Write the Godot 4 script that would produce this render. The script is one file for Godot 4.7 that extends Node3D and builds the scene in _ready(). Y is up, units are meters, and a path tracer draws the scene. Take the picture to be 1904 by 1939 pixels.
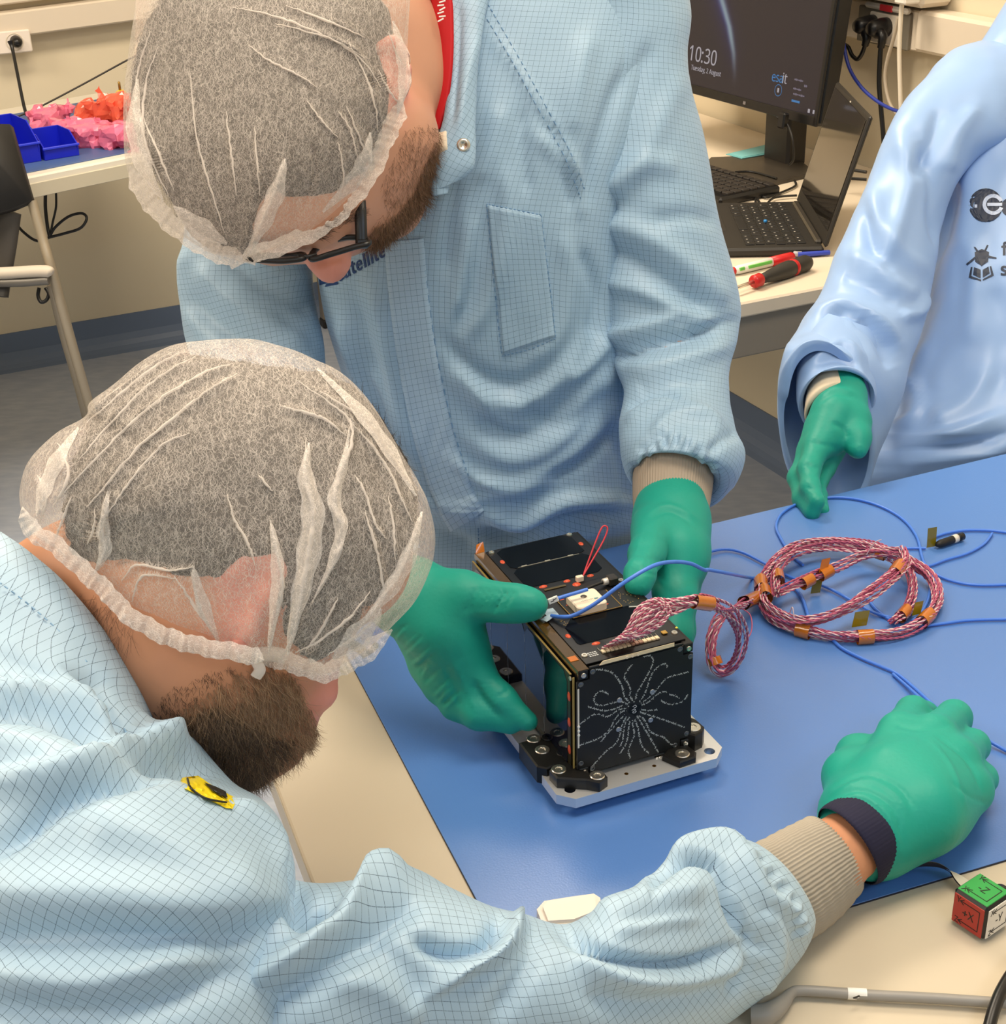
extends Node3D
# A clean-room bench: one worker holds a small satellite, another leans in, a third reaches over the blue mat.

const FOCAL := 2816.7
const EYE := Vector3(-0.0533, 0.7382, 0.9618)
const PITCH := -0.46347
const ROLL := -0.03026
const SAT_TURN := 0.38649
const ROOM_TURN := 0.43633
var R := Basis()
var M := {}
var rng := RandomNumberGenerator.new()
var taken := {}

# ---------------------------------------------------------------- places
func V(u: float, v: float, d: float) -> Vector3:
	return EYE + R * Vector3((u - 952.0) / FOCAL, -(v - 969.5) / FOCAL, -1.0) * d

func T(u: float, v: float, h: float) -> Vector3:   # where the line of sight meets the level h
	var r := R * Vector3((u - 952.0) / FOCAL, -(v - 969.5) / FOCAL, -1.0)
	return EYE + r * ((h - EYE.y) / r.y)

func seen(p: Vector3) -> Vector3:
	var c := R.transposed() * (p - EYE)
	return Vector3(952.0 - FOCAL * c.x / c.z, 969.5 + FOCAL * c.y / c.z, -c.z)

func room(a: float, y: float, b: float) -> Vector3:
	return Basis(Vector3.UP, ROOM_TURN) * Vector3(a, y, b)

# ---------------------------------------------------------------- objects
func numbered(called: String) -> String:
	taken[called] = taken.get(called, -1) + 1
	return called if taken[called] == 0 else "%s_%03d" % [called, taken[called]]

func tag(o: Node3D, label: String, category: String, group := "", kind := "") -> Node3D:
	if label: o.set_meta("label", label)
	if category: o.set_meta("category", category)
	if group: o.set_meta("group", group)
	if kind: o.set_meta("kind", kind)
	return o

func thing(called: String, label: String, category: String, at := Vector3.ZERO, turn := 0.0, group := "") -> Node3D:
	var o := Node3D.new()
	o.name = numbered(called)
	add_child(o, true)
	o.position = at
	o.rotation.y = turn
	tag(o, label, category, group)
	return o

func obj(called: String, s: SurfaceTool, m: Material, parent: Node = null, kind := "") -> MeshInstance3D:
	var o := MeshInstance3D.new()
	o.name = called if parent else numbered(called)
	o.mesh = s.commit()
	o.material_override = m
	(parent if parent else self).add_child(o, true)
	if kind: o.set_meta("kind", kind)
	return o

func again(o: MeshInstance3D, at: Transform3D, m: Material = null) -> MeshInstance3D:
	var c := MeshInstance3D.new()
	c.name = String(o.name).rstrip("0123456789")
	c.mesh = o.mesh
	c.material_override = m if m else o.material_override
	c.transform = at
	o.get_parent().add_child(c, true)
	return c

# ---------------------------------------------------------------- shapes
func begin() -> SurfaceTool:
	var s := SurfaceTool.new()
	s.begin(Mesh.PRIMITIVE_TRIANGLES)
	return s

func done(s: SurfaceTool) -> SurfaceTool:
	s.index()
	s.generate_normals()
	return s

func tri(s: SurfaceTool, a: Vector3, b: Vector3, c: Vector3, out: Vector3) -> void:
	if (c - a).cross(b - a).dot(out) < 0.0:
		var t := b
		b = c
		c = t
	s.add_vertex(a)
	s.add_vertex(b)
	s.add_vertex(c)

func face(s: SurfaceTool, p: Array, out: Vector3) -> void:
	for i in range(1, p.size() - 1):
		tri(s, p[0], p[i], p[i + 1], out)

func box(s: SurfaceTool, at: Vector3, size: Vector3, bev := 0.0, turn := Basis()) -> void:
	s.set_smooth_group(-1)
	var h := size / 2.0
	bev = minf(bev, minf(h.x, minf(h.y, h.z)) * 0.9)
	var P := func(sx: float, sy: float, sz: float, ax: int) -> Vector3:
		var q := Vector3(sx * (h.x - (0.0 if ax == 0 else bev)), sy * (h.y - (0.0 if ax == 1 else bev)), sz * (h.z - (0.0 if ax == 2 else bev)))
		return at + turn * q
	for k in [-1.0, 1.0]:
		face(s, [P.call(k, -1, -1, 0), P.call(k, 1, -1, 0), P.call(k, 1, 1, 0), P.call(k, -1, 1, 0)], turn * Vector3(k, 0, 0))
		face(s, [P.call(-1, k, -1, 1), P.call(1, k, -1, 1), P.call(1, k, 1, 1), P.call(-1, k, 1, 1)], turn * Vector3(0, k, 0))
		face(s, [P.call(-1, -1, k, 2), P.call(1, -1, k, 2), P.call(1, 1, k, 2), P.call(-1, 1, k, 2)], turn * Vector3(0, 0, k))
	if bev <= 0.0:
		return
	for i in [-1.0, 1.0]:
		for j in [-1.0, 1.0]:
			face(s, [P.call(i, j, -1, 0), P.call(i, j, 1, 0), P.call(i, j, 1, 1), P.call(i, j, -1, 1)], turn * Vector3(i, j, 0))
			face(s, [P.call(i, -1, j, 0), P.call(i, 1, j, 0), P.call(i, 1, j, 2), P.call(i, -1, j, 2)], turn * Vector3(i, 0, j))
			face(s, [P.call(-1, i, j, 1), P.call(1, i, j, 1), P.call(1, i, j, 2), P.call(-1, i, j, 2)], turn * Vector3(0, i, j))
			for k in [-1.0, 1.0]:
				face(s, [P.call(i, j, k, 0), P.call(i, j, k, 1), P.call(i, j, k, 2)], turn * Vector3(i, j, k))

func boxed(at: Vector3, size: Vector3, bev := 0.0, turn := Basis()) -> SurfaceTool:
	var s := begin()
	box(s, at, size, bev, turn)
	return done(s)

# a flat outline (x, z) raised from y0 to y1, its upper edge chamfered
func prism(s: SurfaceTool, poly: PackedVector2Array, y0: float, y1: float, bev := 0.0, xf := Transform3D()) -> void:
	s.set_smooth_group(-1)
	var n := poly.size()
	var inner := poly
	if bev > 0.0:
		var off := Geometry2D.offset_polygon(poly, -bev, Geometry2D.JOIN_MITER)
		if off.size() and off[0].size() == n:
			var o: PackedVector2Array = off[0]
			var best := 0
			for i in n:
				if o[i].distance_to(poly[0]) < o[best].distance_to(poly[0]): best = i
			var way := 1 if o[(best + 1) % n].distance_to(poly[1]) <= o[(best + n - 1) % n].distance_to(poly[1]) else -1
			inner = PackedVector2Array()
			for i in n: inner.append(o[posmod(best + way * i, n)])
		else:
			bev = 0.0
	var up := xf.basis.y
	var mid := Vector2()
	for q in poly: mid += q / n
	var ccw := not Geometry2D.is_polygon_clockwise(poly)
	var at := func(q: Vector2, y: float) -> Vector3: return xf * Vector3(q.x, y, q.y)
	for i in n:
		var j := (i + 1) % n
		var e := poly[j] - poly[i]
		var o2 := Vector2(e.y, -e.x) if ccw else Vector2(-e.y, e.x)
		if Geometry2D.is_point_in_polygon((poly[i] + poly[j]) / 2.0 + o2.normalized() * 1e-5, poly): o2 = -o2
		var out := xf.basis * Vector3(o2.x, 0, o2.y)
		face(s, [at.call(poly[i], y0), at.call(poly[j], y0), at.call(poly[j], y1 - bev), at.call(poly[i], y1 - bev)], out)
		if bev > 0.0:
			face(s, [at.call(poly[i], y1 - bev), at.call(poly[j], y1 - bev), at.call(inner[j], y1), at.call(inner[i], y1)], out.normalized() + up)
	var t := Geometry2D.triangulate_polygon(inner)
	for i in range(0, t.size(), 3):
		tri(s, at.call(inner[t[i]], y1), at.call(inner[t[i + 1]], y1), at.call(inner[t[i + 2]], y1), up)
	t = Geometry2D.triangulate_polygon(poly)
	for i in range(0, t.size(), 3):
		tri(s, at.call(poly[t[i]], y0), at.call(poly[t[i + 1]], y0), at.call(poly[t[i + 2]], y0), -up)

# profile of (radius, height) turned about the y axis of xf
func lathe(s: SurfaceTool, prof: Array, n: int, xf := Transform3D(), group := 0) -> void:
	for i in prof.size() - 1:
		s.set_smooth_group(group if group >= 0 else -1)
		for k in n:
			var a0 := TAU * k / n
			var a1 := TAU * (k + 1) / n
			var p: Vector2 = prof[i]
			var q: Vector2 = prof[i + 1]
			var A := xf * Vector3(p.x * cos(a0), p.y, p.x * sin(a0))
			var B := xf * Vector3(p.x * cos(a1), p.y, p.x * sin(a1))
			var C := xf * Vector3(q.x * cos(a1), q.y, q.x * sin(a1))
			var D := xf * Vector3(q.x * cos(a0), q.y, q.x * sin(a0))
			var nrm := Vector2(-(q.y - p.y), q.x - p.x) * -1.0
			var am := (a0 + a1) / 2.0
			var out := xf.basis * Vector3(nrm.x * cos(am), nrm.y, nrm.x * sin(am))
			if p.x > 1e-7: tri(s, A, B, C, out)
			if q.x > 1e-7: tri(s, A, C, D, out)

func lathed(prof: Array, n: int, xf := Transform3D(), group := 0) -> SurfaceTool:
	var s := begin()
	lathe(s, prof, n, xf, group)
	return done(s)

func along(dir: Vector3, at: Vector3) -> Transform3D:   # a frame whose y axis is dir
	var y := dir.normalized()
	var x := y.cross(Vector3(0.31, 0.2, 0.93)).normalized()
	return Transform3D(Basis(x, y, x.cross(y)), at)

func smooth(p: Array, each := 6, closed := false) -> PackedVector3Array:
	var out := PackedVector3Array()
	var n := p.size()
	for i in (n if closed else n - 1):
		var a: Vector3 = p[posmod(i - 1, n)] if closed else p[maxi(i - 1, 0)]
		var b: Vector3 = p[i]
		var c: Vector3 = p[(i + 1) % n]
		var d: Vector3 = p[(i + 2) % n] if closed else p[mini(i + 2, n - 1)]
		for k in each:
			out.append(b.cubic_interpolate(c, a, d, float(k) / each))
	if not closed: out.append(p[n - 1])
	return out

# a round or flattened bar through points; r is one radius or one per point
func tube(s: SurfaceTool, pts: PackedVector3Array, r: Variant, n := 8, closed := false, flat := 1.0, up := Vector3.ZERO) -> void:
	s.set_smooth_group(0)
	var m := pts.size()
	var rings := []
	var last := Vector3(0.3, 1, 0.2).normalized() if up == Vector3.ZERO else up
	for i in m:
		var d := (pts[(i + 1) % m] - pts[posmod(i - 1, m)]) if closed else (pts[mini(i + 1, m - 1)] - pts[maxi(i - 1, 0)])
		d = d.normalized()
		var x := (last - d * last.dot(d)).normalized()
		if up == Vector3.ZERO: last = x
		var y := d.cross(x)
		var rr: float = r[i] if r is Array or r is PackedFloat32Array else r
		var ring := PackedVector3Array()
		for k in n:
			var a := TAU * k / n
			ring.append(pts[i] + x * cos(a) * rr * flat + y * sin(a) * rr)
		rings.append(ring)
	for i in (m if closed else m - 1):
		var A: PackedVector3Array = rings[i]
		var B: PackedVector3Array = rings[(i + 1) % m]
		for k in n:
			var l := (k + 1) % n
			var out := A[k] + B[l] - pts[i] - pts[(i + 1) % m]
			tri(s, A[k], A[l], B[l], out)
			tri(s, A[k], B[l], B[k], out)
	if not closed:
		for e in [0, m - 1]:
			var C: PackedVector3Array = rings[e]
			var out: Vector3 = pts[e] - pts[1 if e == 0 else m - 2]
			s.set_smooth_group(-1)
			for k in range(1, n - 1): tri(s, C[0], C[k], C[k + 1], out)

func tubed(p: Array, r: Variant, n := 8, each := 6, closed := false) -> SurfaceTool:
	var s := begin()
	tube(s, smooth(p, each, closed), r, n, closed)
	return done(s)

func lettering(text: String, size: float, font := "Droid Sans", thick := 0.0006, weight := 400) -> TextMesh:
	var t := TextMesh.new()
	var f := SystemFont.new()
	f.font_names = PackedStringArray([font])
	f.font_weight = weight
	t.font = f
	t.text = text
	t.font_size = 32
	t.pixel_size = size / 32.0
	t.depth = thick
	return t

func text_on(called: String, parent: Node, text: String, size: float, xf: Transform3D, m: Material, font := "Droid Sans", weight := 400, thick := 0.0006) -> void:
	var o := MeshInstance3D.new()
	o.name = called
	o.mesh = lettering(text, size, font, thick, weight)
	o.material_override = m
	o.transform = xf
	parent.add_child(o, true)

# ---------------------------------------------------------------- materials
func mat(c: Color, rough := 0.6, metal := 0.0, more := {}) -> StandardMaterial3D:
	var m := StandardMaterial3D.new()
	m.albedo_color = c
	m.roughness = rough
	m.metallic = metal
	for k in more: m.set(k, more[k])
	return m

func rgb(r: float, g: float, b: float, a := 1.0) -> Color:
	return Color(r / 255.0, g / 255.0, b / 255.0, a)

func noise(freq: float, size := 256, ramp: Array = [], oct := 3, kind := FastNoiseLite.TYPE_SIMPLEX_SMOOTH, bumps := 0.0) -> NoiseTexture2D:
	var f := FastNoiseLite.new()
	f.noise_type = kind
	f.frequency = freq
	f.fractal_octaves = oct
	f.seed = 7
	var t := NoiseTexture2D.new()
	t.noise = f
	t.width = size
	t.height = size
	t.seamless = true
	if ramp:
		var g := Gradient.new()
		g.offsets = PackedFloat32Array(ramp.map(func(e): return e[0]))
		g.colors = PackedColorArray(ramp.map(func(e): return e[1]))
		t.color_ramp = g
	if bumps > 0.0:
		t.as_normal_map = true
		t.bump_strength = bumps
	return t

func picture(w: int, h: int, c: Color) -> Image:
	var im := Image.create(w, h, false, Image.FORMAT_RGBA8)
	im.fill(c)
	return im

func stroke(im: Image, a: Vector2, b: Vector2, c: Color, thick := 1.0) -> void:
	var n := int(maxf(a.distance_to(b), 1.0))
	var w := im.get_width()
	var h := im.get_height()
	for i in n + 1:
		var q := a.lerp(b, float(i) / n)
		if thick <= 1.0:
			im.set_pixel(posmod(int(q.x), w), posmod(int(q.y), h), c)
		else:
			var t := int(ceil(thick))
			im.fill_rect(Rect2i(clampi(int(q.x - thick / 2), 0, w - 1), clampi(int(q.y - thick / 2), 0, h - 1), t, t), c)

func triplanar(m: StandardMaterial3D, scale: Vector3, world := true) -> StandardMaterial3D:
	m.uv1_triplanar = true
	m.uv1_world_triplanar = world
	m.uv1_scale = scale
	return m

func grid_cloth(base: Color, line: Color) -> StandardMaterial3D:
	var im := picture(512, 512, Color(1, 1, 1))
	for i in 8:
		for k in 512:
			var v := rng.randf()
			if v > 0.08:
				im.set_pixel(i * 64 + 32, k, line)
				im.set_pixel(k, i * 64 + 32, line)
			if v > 0.25:
				im.set_pixel(i * 64 + 33, k, line)
				im.set_pixel(k, i * 64 + 33, line)
			if v > 0.55:
				im.set_pixel(i * 64 + 31, k, Color(1, 1, 1).lerp(line, 0.5))
				im.set_pixel(k, i * 64 + 31, Color(1, 1, 1).lerp(line, 0.5))
	var m := mat(base, 0.5, 0.0, {"metallic_specular": 0.5, "rim_enabled": true, "rim": 0.35, "rim_tint": 0.4})
	m.albedo_texture = ImageTexture.create_from_image(im)
	m.uv1_scale = Vector3(1.0 / 0.044, 1.0 / 0.044, 1)
	return m

func materials() -> void:
	M.wall = mat(rgb(222, 210, 184), 0.55)
	M.wall.normal_enabled = true
	M.wall.normal_texture = noise(0.05, 256, [], 3, FastNoiseLite.TYPE_SIMPLEX_SMOOTH, 1.0)
	M.wall.normal_scale = 0.12
	triplanar(M.wall, Vector3(3, 3, 3))
	M.trunk = mat(rgb(222, 210, 192), 0.4)
	M.ceiling = mat(rgb(238, 234, 226), 0.8)
	M.floor = mat(Color(1, 1, 1), 0.45)
	M.floor.albedo_texture = noise(0.02, 512, [[0.0, rgb(150, 160, 180)], [0.5, rgb(160, 169, 186)], [1.0, rgb(172, 180, 194)]], 4)
	triplanar(M.floor, Vector3(1.2, 1.2, 3.0))
	M.cove = mat(rgb(104, 120, 146), 0.5)
	M.table = mat(rgb(206, 193, 170), 0.42, 0.0, {"roughness_texture": null})
	M.edge = mat(rgb(196, 188, 172), 0.4)
	M.matblue = mat(rgb(82, 128, 198), 0.34, 0.0, {"metallic_specular": 0.65})
	M.matblue.normal_enabled = true
	M.matblue.normal_texture = noise(0.12, 256, [], 3, FastNoiseLite.TYPE_SIMPLEX_SMOOTH, 2.0)
	M.matblue.normal_scale = 0.1
	triplanar(M.matblue, Vector3(14, 14, 14))
	M.matedge = mat(rgb(22, 28, 48), 0.6)
	M.alu = mat(rgb(226, 227, 228), 0.42, 0.75)
	M.aludark = mat(rgb(150, 148, 142), 0.16, 1.0)
	M.steel = mat(rgb(226, 220, 208), 0.30, 1.0)
	M.black = mat(rgb(16, 16, 18), 0.35)
	M.blacksoft = mat(rgb(20, 19, 18), 0.55)
	M.pcb = mat(rgb(30, 31, 34), 0.4)
	M.cell = mat(rgb(5, 6, 10), 0.15, 0.0, {"metallic_specular": 0.25})
	M.sidecell = mat(rgb(8, 10, 30), 0.05, 0.0, {"metallic_specular": 0.75})
	M.topboard = mat(rgb(19, 17, 17), 0.35)
	M.anod = mat(rgb(26, 25, 24), 0.42, 0.3)
	M.kapton = mat(rgb(196, 110, 24), 0.2, 0.0, {"clearcoat_enabled": true, "clearcoat": 0.6, "clearcoat_roughness": 0.1})
	M.kaptondark = mat(rgb(92, 66, 22), 0.16, 0.25, {"clearcoat_enabled": true, "clearcoat": 0.8, "clearcoat_roughness": 0.08})
	M.kaptonolive = mat(rgb(126, 112, 20), 0.2, 0.0, {"clearcoat_enabled": true, "clearcoat": 0.6, "clearcoat_roughness": 0.1})
	M.glue = mat(rgb(208, 78, 40), 0.3)
	M.gold = mat(rgb(214, 170, 88), 0.3, 0.9)
	M.cream = mat(rgb(236, 214, 176), 0.35)
	M.ceramic = mat(rgb(244, 228, 202), 0.3)
	M.print = mat(rgb(206, 208, 206), 0.5)
	M.white = mat(rgb(240, 238, 232), 0.5)
	M.offwhite = mat(rgb(226, 218, 204), 0.5)
	M.pinkwire = mat(rgb(186, 92, 122), 0.45)
	M.palewire = mat(rgb(236, 206, 206), 0.35)
	M.redwire = mat(rgb(206, 52, 66), 0.4)
	M.bluewire = mat(rgb(74, 128, 226), 0.35)
	M.coat = grid_cloth(rgb(156, 187, 212), Color(0.30, 0.40, 0.50))
	M.coatnear = grid_cloth(rgb(174, 201, 220), Color(0.26, 0.32, 0.40))
	M.coatsatin = mat(rgb(150, 184, 232), 0.42, 0.0, {"metallic_specular": 0.55, "rim_enabled": true, "rim": 0.35, "rim_tint": 0.4})
	M.placket = grid_cloth(rgb(166, 194, 218), Color(0.36, 0.45, 0.55))
	M.glove = mat(rgb(24, 152, 134), 0.5, 0.0, {"metallic_specular": 0.4, "rim_enabled": true, "rim": 0.2})
	M.glove.normal_enabled = true
	M.glove.normal_texture = noise(0.09, 256, [], 3, FastNoiseLite.TYPE_SIMPLEX_SMOOTH, 2.5)
	M.glove.normal_scale = 0.12
	triplanar(M.glove, Vector3(9, 9, 9))
	M.hair = mat(Color(0.17, 0.14, 0.115), 0.7)
	M.net = mat(rgb(246, 234, 222), 0.85)
	M.net.albedo_texture = fibre(0.19, 6500)
	M.net.transparency = BaseMaterial3D.TRANSPARENCY_ALPHA
	M.net.uv1_scale = Vector3(1.0 / 0.075, 1.0 / 0.075, 1)
	M.net.cull_mode = BaseMaterial3D.CULL_DISABLED
	M.netfold = mat(rgb(252, 242, 232), 0.85)
	M.netfold.albedo_texture = fibre(0.46, 5000)
	M.netfold.transparency = BaseMaterial3D.TRANSPARENCY_ALPHA
	M.netfold.uv1_scale = Vector3(1.0 / 0.075, 1.0 / 0.075, 1)
	M.netfold.cull_mode = BaseMaterial3D.CULL_DISABLED

# fine non-woven fibres on clear ground
func fibre(ground: float, count: int) -> ImageTexture:
	var n := 1024
	var bytes := PackedByteArray()
	bytes.resize(n * n * 4)
	bytes.fill(255)
	var g := int(ground * 255.0)
	for i in n * n: bytes[i * 4 + 3] = g
	for f in count:
		var x := rng.randf() * n
		var y := rng.randf() * n
		var a := rng.randfn(PI / 2, 0.75)
		var bend := rng.randf_range(-0.05, 0.05)
		var al := int(clampf(ground + rng.randf_range(0.12, 0.55), 0.0, 0.98) * 255.0)
		for k in rng.randi_range(25, 75):
			var i := (posmod(int(y), n) * n + posmod(int(x), n)) * 4 + 3
			if bytes[i] < al: bytes[i] = al
			i = (posmod(int(y), n) * n + posmod(int(x) + 1, n)) * 4 + 3
			if bytes[i] < al: bytes[i] = al
			x += cos(a)
			y += sin(a)
			a += bend
	return ImageTexture.create_from_image(Image.create_from_data(n, n, false, Image.FORMAT_RGBA8, bytes))

# ---------------------------------------------------------------- camera, light, room
func stage() -> void:
	R = Basis(Vector3.RIGHT, PITCH) * Basis(Vector3.BACK, ROLL)
	var cam := Camera3D.new()
	cam.name = "camera"
	add_child(cam)
	cam.transform = Transform3D(R, EYE)
	cam.fov = rad_to_deg(2.0 * atan(969.5 / FOCAL))
	cam.near = 0.02
	cam.current = true
	var we := WorldEnvironment.new()
	we.name = "environment"
	var e := Environment.new()
	e.background_mode = Environment.BG_COLOR
	e.background_color = rgb(180, 190, 205)
	e.tonemap_mode = Environment.TONE_MAPPER_LINEAR
	e.tonemap_exposure = 1.0
	e.sdfgi_enabled = true
	e.ssao_enabled = true
	e.ssil_enabled = true
	we.environment = e
	add_child(we)
	for p in [[-1.9, -1.6], [0.25, -1.6], [-1.9, 0.1], [0.35, 0.1], [-1.9, 1.9], [0.35, 1.9]]:  # lamps out of view, placed and weighted to light the table and coats
		var l := AreaLight3D.new()
		l.name = "unseen_panel_light"
		l.area_size = Vector2(1.16, 0.56)
		l.light_energy = LAMP * (1.75 if p[1] < -1.0 else (0.85 if p[1] < 1.0 else 0.45))
		l.light_color = Color(1.0, 0.935, 0.84) if p[1] < 1.0 else Color(0.82, 0.91, 1.0)  # unseen rear pair is tinted cool to light the shaded cloth
		l.shadow_enabled = true
		l.transform = Transform3D(Basis(Vector3.UP, ROOM_TURN) * Basis(Vector3.RIGHT, -PI / 2), room(p[0], 1.885, p[1]))
		add_child(l, true)

const LAMP := 2.55

func slab(called: String, a0: float, a1: float, y0: float, y1: float, b0: float, b1: float, m: Material, bev := 0.0) -> MeshInstance3D:
	var o := obj(called, boxed(room((a0 + a1) / 2, (y0 + y1) / 2, (b0 + b1) / 2), Vector3(a1 - a0, y1 - y0, b1 - b0), bev, Basis(Vector3.UP, ROOM_TURN)), m)
	o.set_meta("kind", "structure")
	return o

const WA := 1.50    # the wall behind the monitor
const WB := -3.36   # the wall behind the left bench

func build_room() -> void:
	slab("floor", -4.4, WA + 0.15, -0.9, -0.75, WB - 0.15, 3.6, M.floor)
	slab("ceiling", -4.4, WA + 0.15, 1.95, 2.1, WB - 0.15, 3.6, M.ceiling)
	slab("wall_right", WA, WA + 0.15, -0.75, 1.95, WB - 0.15, 3.6, M.wall)
	slab("wall_back", -4.4, WA, -0.75, 1.95, WB - 0.15, WB, M.wall)
	slab("wall_left", -4.4, -4.25, -0.75, 1.95, WB, 3.6, M.wall)
	slab("wall_front", -4.25, WA, -0.75, 1.95, 3.45, 3.6, M.wall)
	# the vinyl turned up the foot of the walls
	var cove := PackedVector2Array([Vector2(0, 0), Vector2(0.05, 0), Vector2(0.035, 0.006), Vector2(0.022, 0.014), Vector2(0.012, 0.026), Vector2(0.006, 0.045), Vector2(0.004, 0.1), Vector2(0, 0.1)])
	for w in 2:
		var s := begin()
		s.set_smooth_group(-1)
		for i in cove.size():
			var p := cove[i]
			var q := cove[(i + 1) % cove.size()]
			var n := Vector2(q.y - p.y, -(q.x - p.x))
			var c: Array
			if w == 0:
				c = [room(-4.2, p.y - 0.75, WB + p.x), room(WA, p.y - 0.75, WB + p.x), room(WA, q.y - 0.75, WB + q.x), room(-4.2, q.y - 0.75, WB + q.x)]
				face(s, c, room(0, n.y, n.x))
			else:
				c = [room(WA - p.x, p.y - 0.75, WB), room(WA - p.x, p.y - 0.75, 3.4), room(WA - q.x, q.y - 0.75, 3.4), room(WA - q.x, q.y - 0.75, WB)]
				face(s, c, room(-n.x, n.y, 0))
		var o := obj("baseboard_back" if w == 0 else "baseboard_right", done(s), M.cove)
		o.set_meta("kind", "structure")
	# unseen ceiling panels over the area lights; the rear two are tinted cool
	var i := 0
	var places := ["above the left bench", "above the desk with the monitor", "above the blue bins' side of the room", "above the work table", "behind the photographer on the left", "behind the photographer on the right"]
	for p in [[-1.9, -1.6], [0.25, -1.6], [-1.9, 0.1], [0.35, 0.1], [-1.9, 1.9], [0.35, 1.9]]:
		var t := thing("unseen_ceiling_light", "unseen flat white ceiling light panel " + places[i], "light", room(p[0], 1.95, p[1]), ROOM_TURN, "unseen ceiling light panels")
		i += 1
		var s := begin()
		for k in [-1.0, 1.0]:
			box(s, Vector3(0, -0.025, k * 0.297), Vector3(1.2, 0.05, 0.012), 0.002)
			box(s, Vector3(k * 0.594, -0.025, 0), Vector3(0.012, 0.05, 0.58), 0.002)
		obj("frame", done(s), M.white, t)
		obj("lamp_diffuser", boxed(Vector3(0, -0.03, 0), Vector3(1.17, 0.02, 0.57), 0.002), mat(rgb(255, 250, 240), 0.6, 0.0, {"emission_enabled": true, "emission": rgb(255, 242, 222) if p[1] < 1.0 else rgb(222, 238, 255), "emission_energy_multiplier": 1.5}), t)

# ---------------------------------------------------------------- the work table and its mat
func build_table() -> void:
	var a := 0.345      # the turn of the table in the room
	var B := Basis(Vector3.UP, a)
	# corner at the near left, then x to the right along the near edge and -z away
	var q := T(600, 1670, -0.002)
	var t := thing("work_table", "cream topped work table under the blue mat", "table", Vector3(q.x, 0, q.z), a)
	for k in [[0.08, 0.30], [1.5, 0.30], [0.08, -0.36], [1.5, -0.36]]:
		obj("leg", boxed(Vector3(k[0], -0.392, k[1]), Vector3(0.05, 0.714, 0.05), 0.004), M.blacksoft, t)
	for k in [0.30, -0.36]:
		obj("rail", boxed(Vector3(0.8, -0.061, k), Vector3(1.43, 0.058, 0.03), 0.003), M.blacksoft, t)
	for k in [0.08, 1.5]:
		obj("rail", boxed(Vector3(k, -0.061, -0.03), Vector3(0.03, 0.058, 0.62), 0.003), M.blacksoft, t)
	# blue mat
	var c0 := T(901.3, 1703.7, 0.0)
	var ex := Vector3(cos(0.355), 0, -sin(0.355))
	var l0 := T(660.4, 1249.6, 0.0)
	var away := (l0 - c0).normalized()
	var f0 := T(1420, 974, 0.0)
	var far := (T(1904, 859, 0.0) - f0).normalized()
	# near edge through (1621,1712) and (1904,1628); left edge through c0, l0
	var n0 := T(1621, 1712, 0.0)
	var nd := (T(1904, 1628, 0.0) - n0).normalized()
	var hit := func(p: Vector3, d: Vector3, p2: Vector3, d2: Vector3) -> Vector2:
		var r: Variant = Geometry2D.line_intersects_line(Vector2(p.x, p.z), Vector2(d.x, d.z), Vector2(p2.x, p2.z), Vector2(d2.x, d2.z))
		return r
	var nl: Vector2 = hit.call(c0, away, n0, nd)
	var fl: Vector2 = hit.call(c0, away, f0, far)
	var nr := nl + Vector2(nd.x, nd.z) * 1.2
	var fr := fl + Vector2(far.x, far.z) * 1.2
	var poly := PackedVector2Array([nl, nr, fr, fl])
	# the top ends with the mat at the far side
	var el := T(505, 1440, -0.002)
	var er := T(590, 1665, -0.002)
	var ed := (er - el).normalized()
	var side := Vector3(ed.z, 0, -ed.x) * -1.0
	var ef: Vector2 = hit.call(el, ed, f0 + Vector3(far.z, 0, -far.x) * -0.003, far)
	var en: Vector2 = ef + Vector2(ed.x, ed.z) * 0.86
	var tp := PackedVector2Array([en, en + Vector2(nd.x, nd.z) * 1.62, ef + Vector2(far.x, far.z) * 1.66, ef])
	var inv := t.transform.affine_inverse()
	for i in 4:
		var w3 := inv * Vector3(tp[i].x, 0, tp[i].y)
		tp[i] = Vector2(w3.x, w3.z)
	var s := begin()
	prism(s, tp, -0.031, -0.002, 0.0015)
	obj("tabletop", done(s), M.table, t)
	s = begin()
	prism(s, Geometry2D.offset_polygon(tp, 0.0008, Geometry2D.JOIN_MITER)[0], -0.029, -0.005)
	obj("edge_band", done(s), M.edge, t)
	s = begin()
	prism(s, poly, -0.0018, -0.0004)
	var mt := thing("esd_mat", "blue rubber work mat covering most of the cream table", "mat")
	obj("underside", done(s), M.matedge, mt)
	s = begin()
	prism(s, Geometry2D.offset_polygon(poly, -0.0003)[0], -0.0004, 0.0, 0.0002)
	obj("top_sheet", done(s), M.matblue, mt)

# ---------------------------------------------------------------- the satellite on its plate
const MM := 0.001

func screw(called: String, parent: Node, at: Vector3, dir: Vector3, r: float, h: float, m: Material, star := true) -> void:
	var s := begin()
	var xf := along(dir, at)
	lathe(s, [Vector2(r * 0.98, 0), Vector2(r, h * 0.5), Vector2(r * 0.9, h), Vector2(r * 0.48, h), Vector2(r * 0.42, h * 0.35), Vector2(0, h * 0.3)], 18, xf, -1)
	if star:
		for k in 6:
			var a := TAU * k / 6
			box(s, xf * Vector3(cos(a) * r * 0.45, h * 0.8, sin(a) * r * 0.45), Vector3(r * 0.18, h * 0.42, r * 0.18), r * 0.03, xf.basis)
	obj(called, done(s), m, parent)

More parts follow.
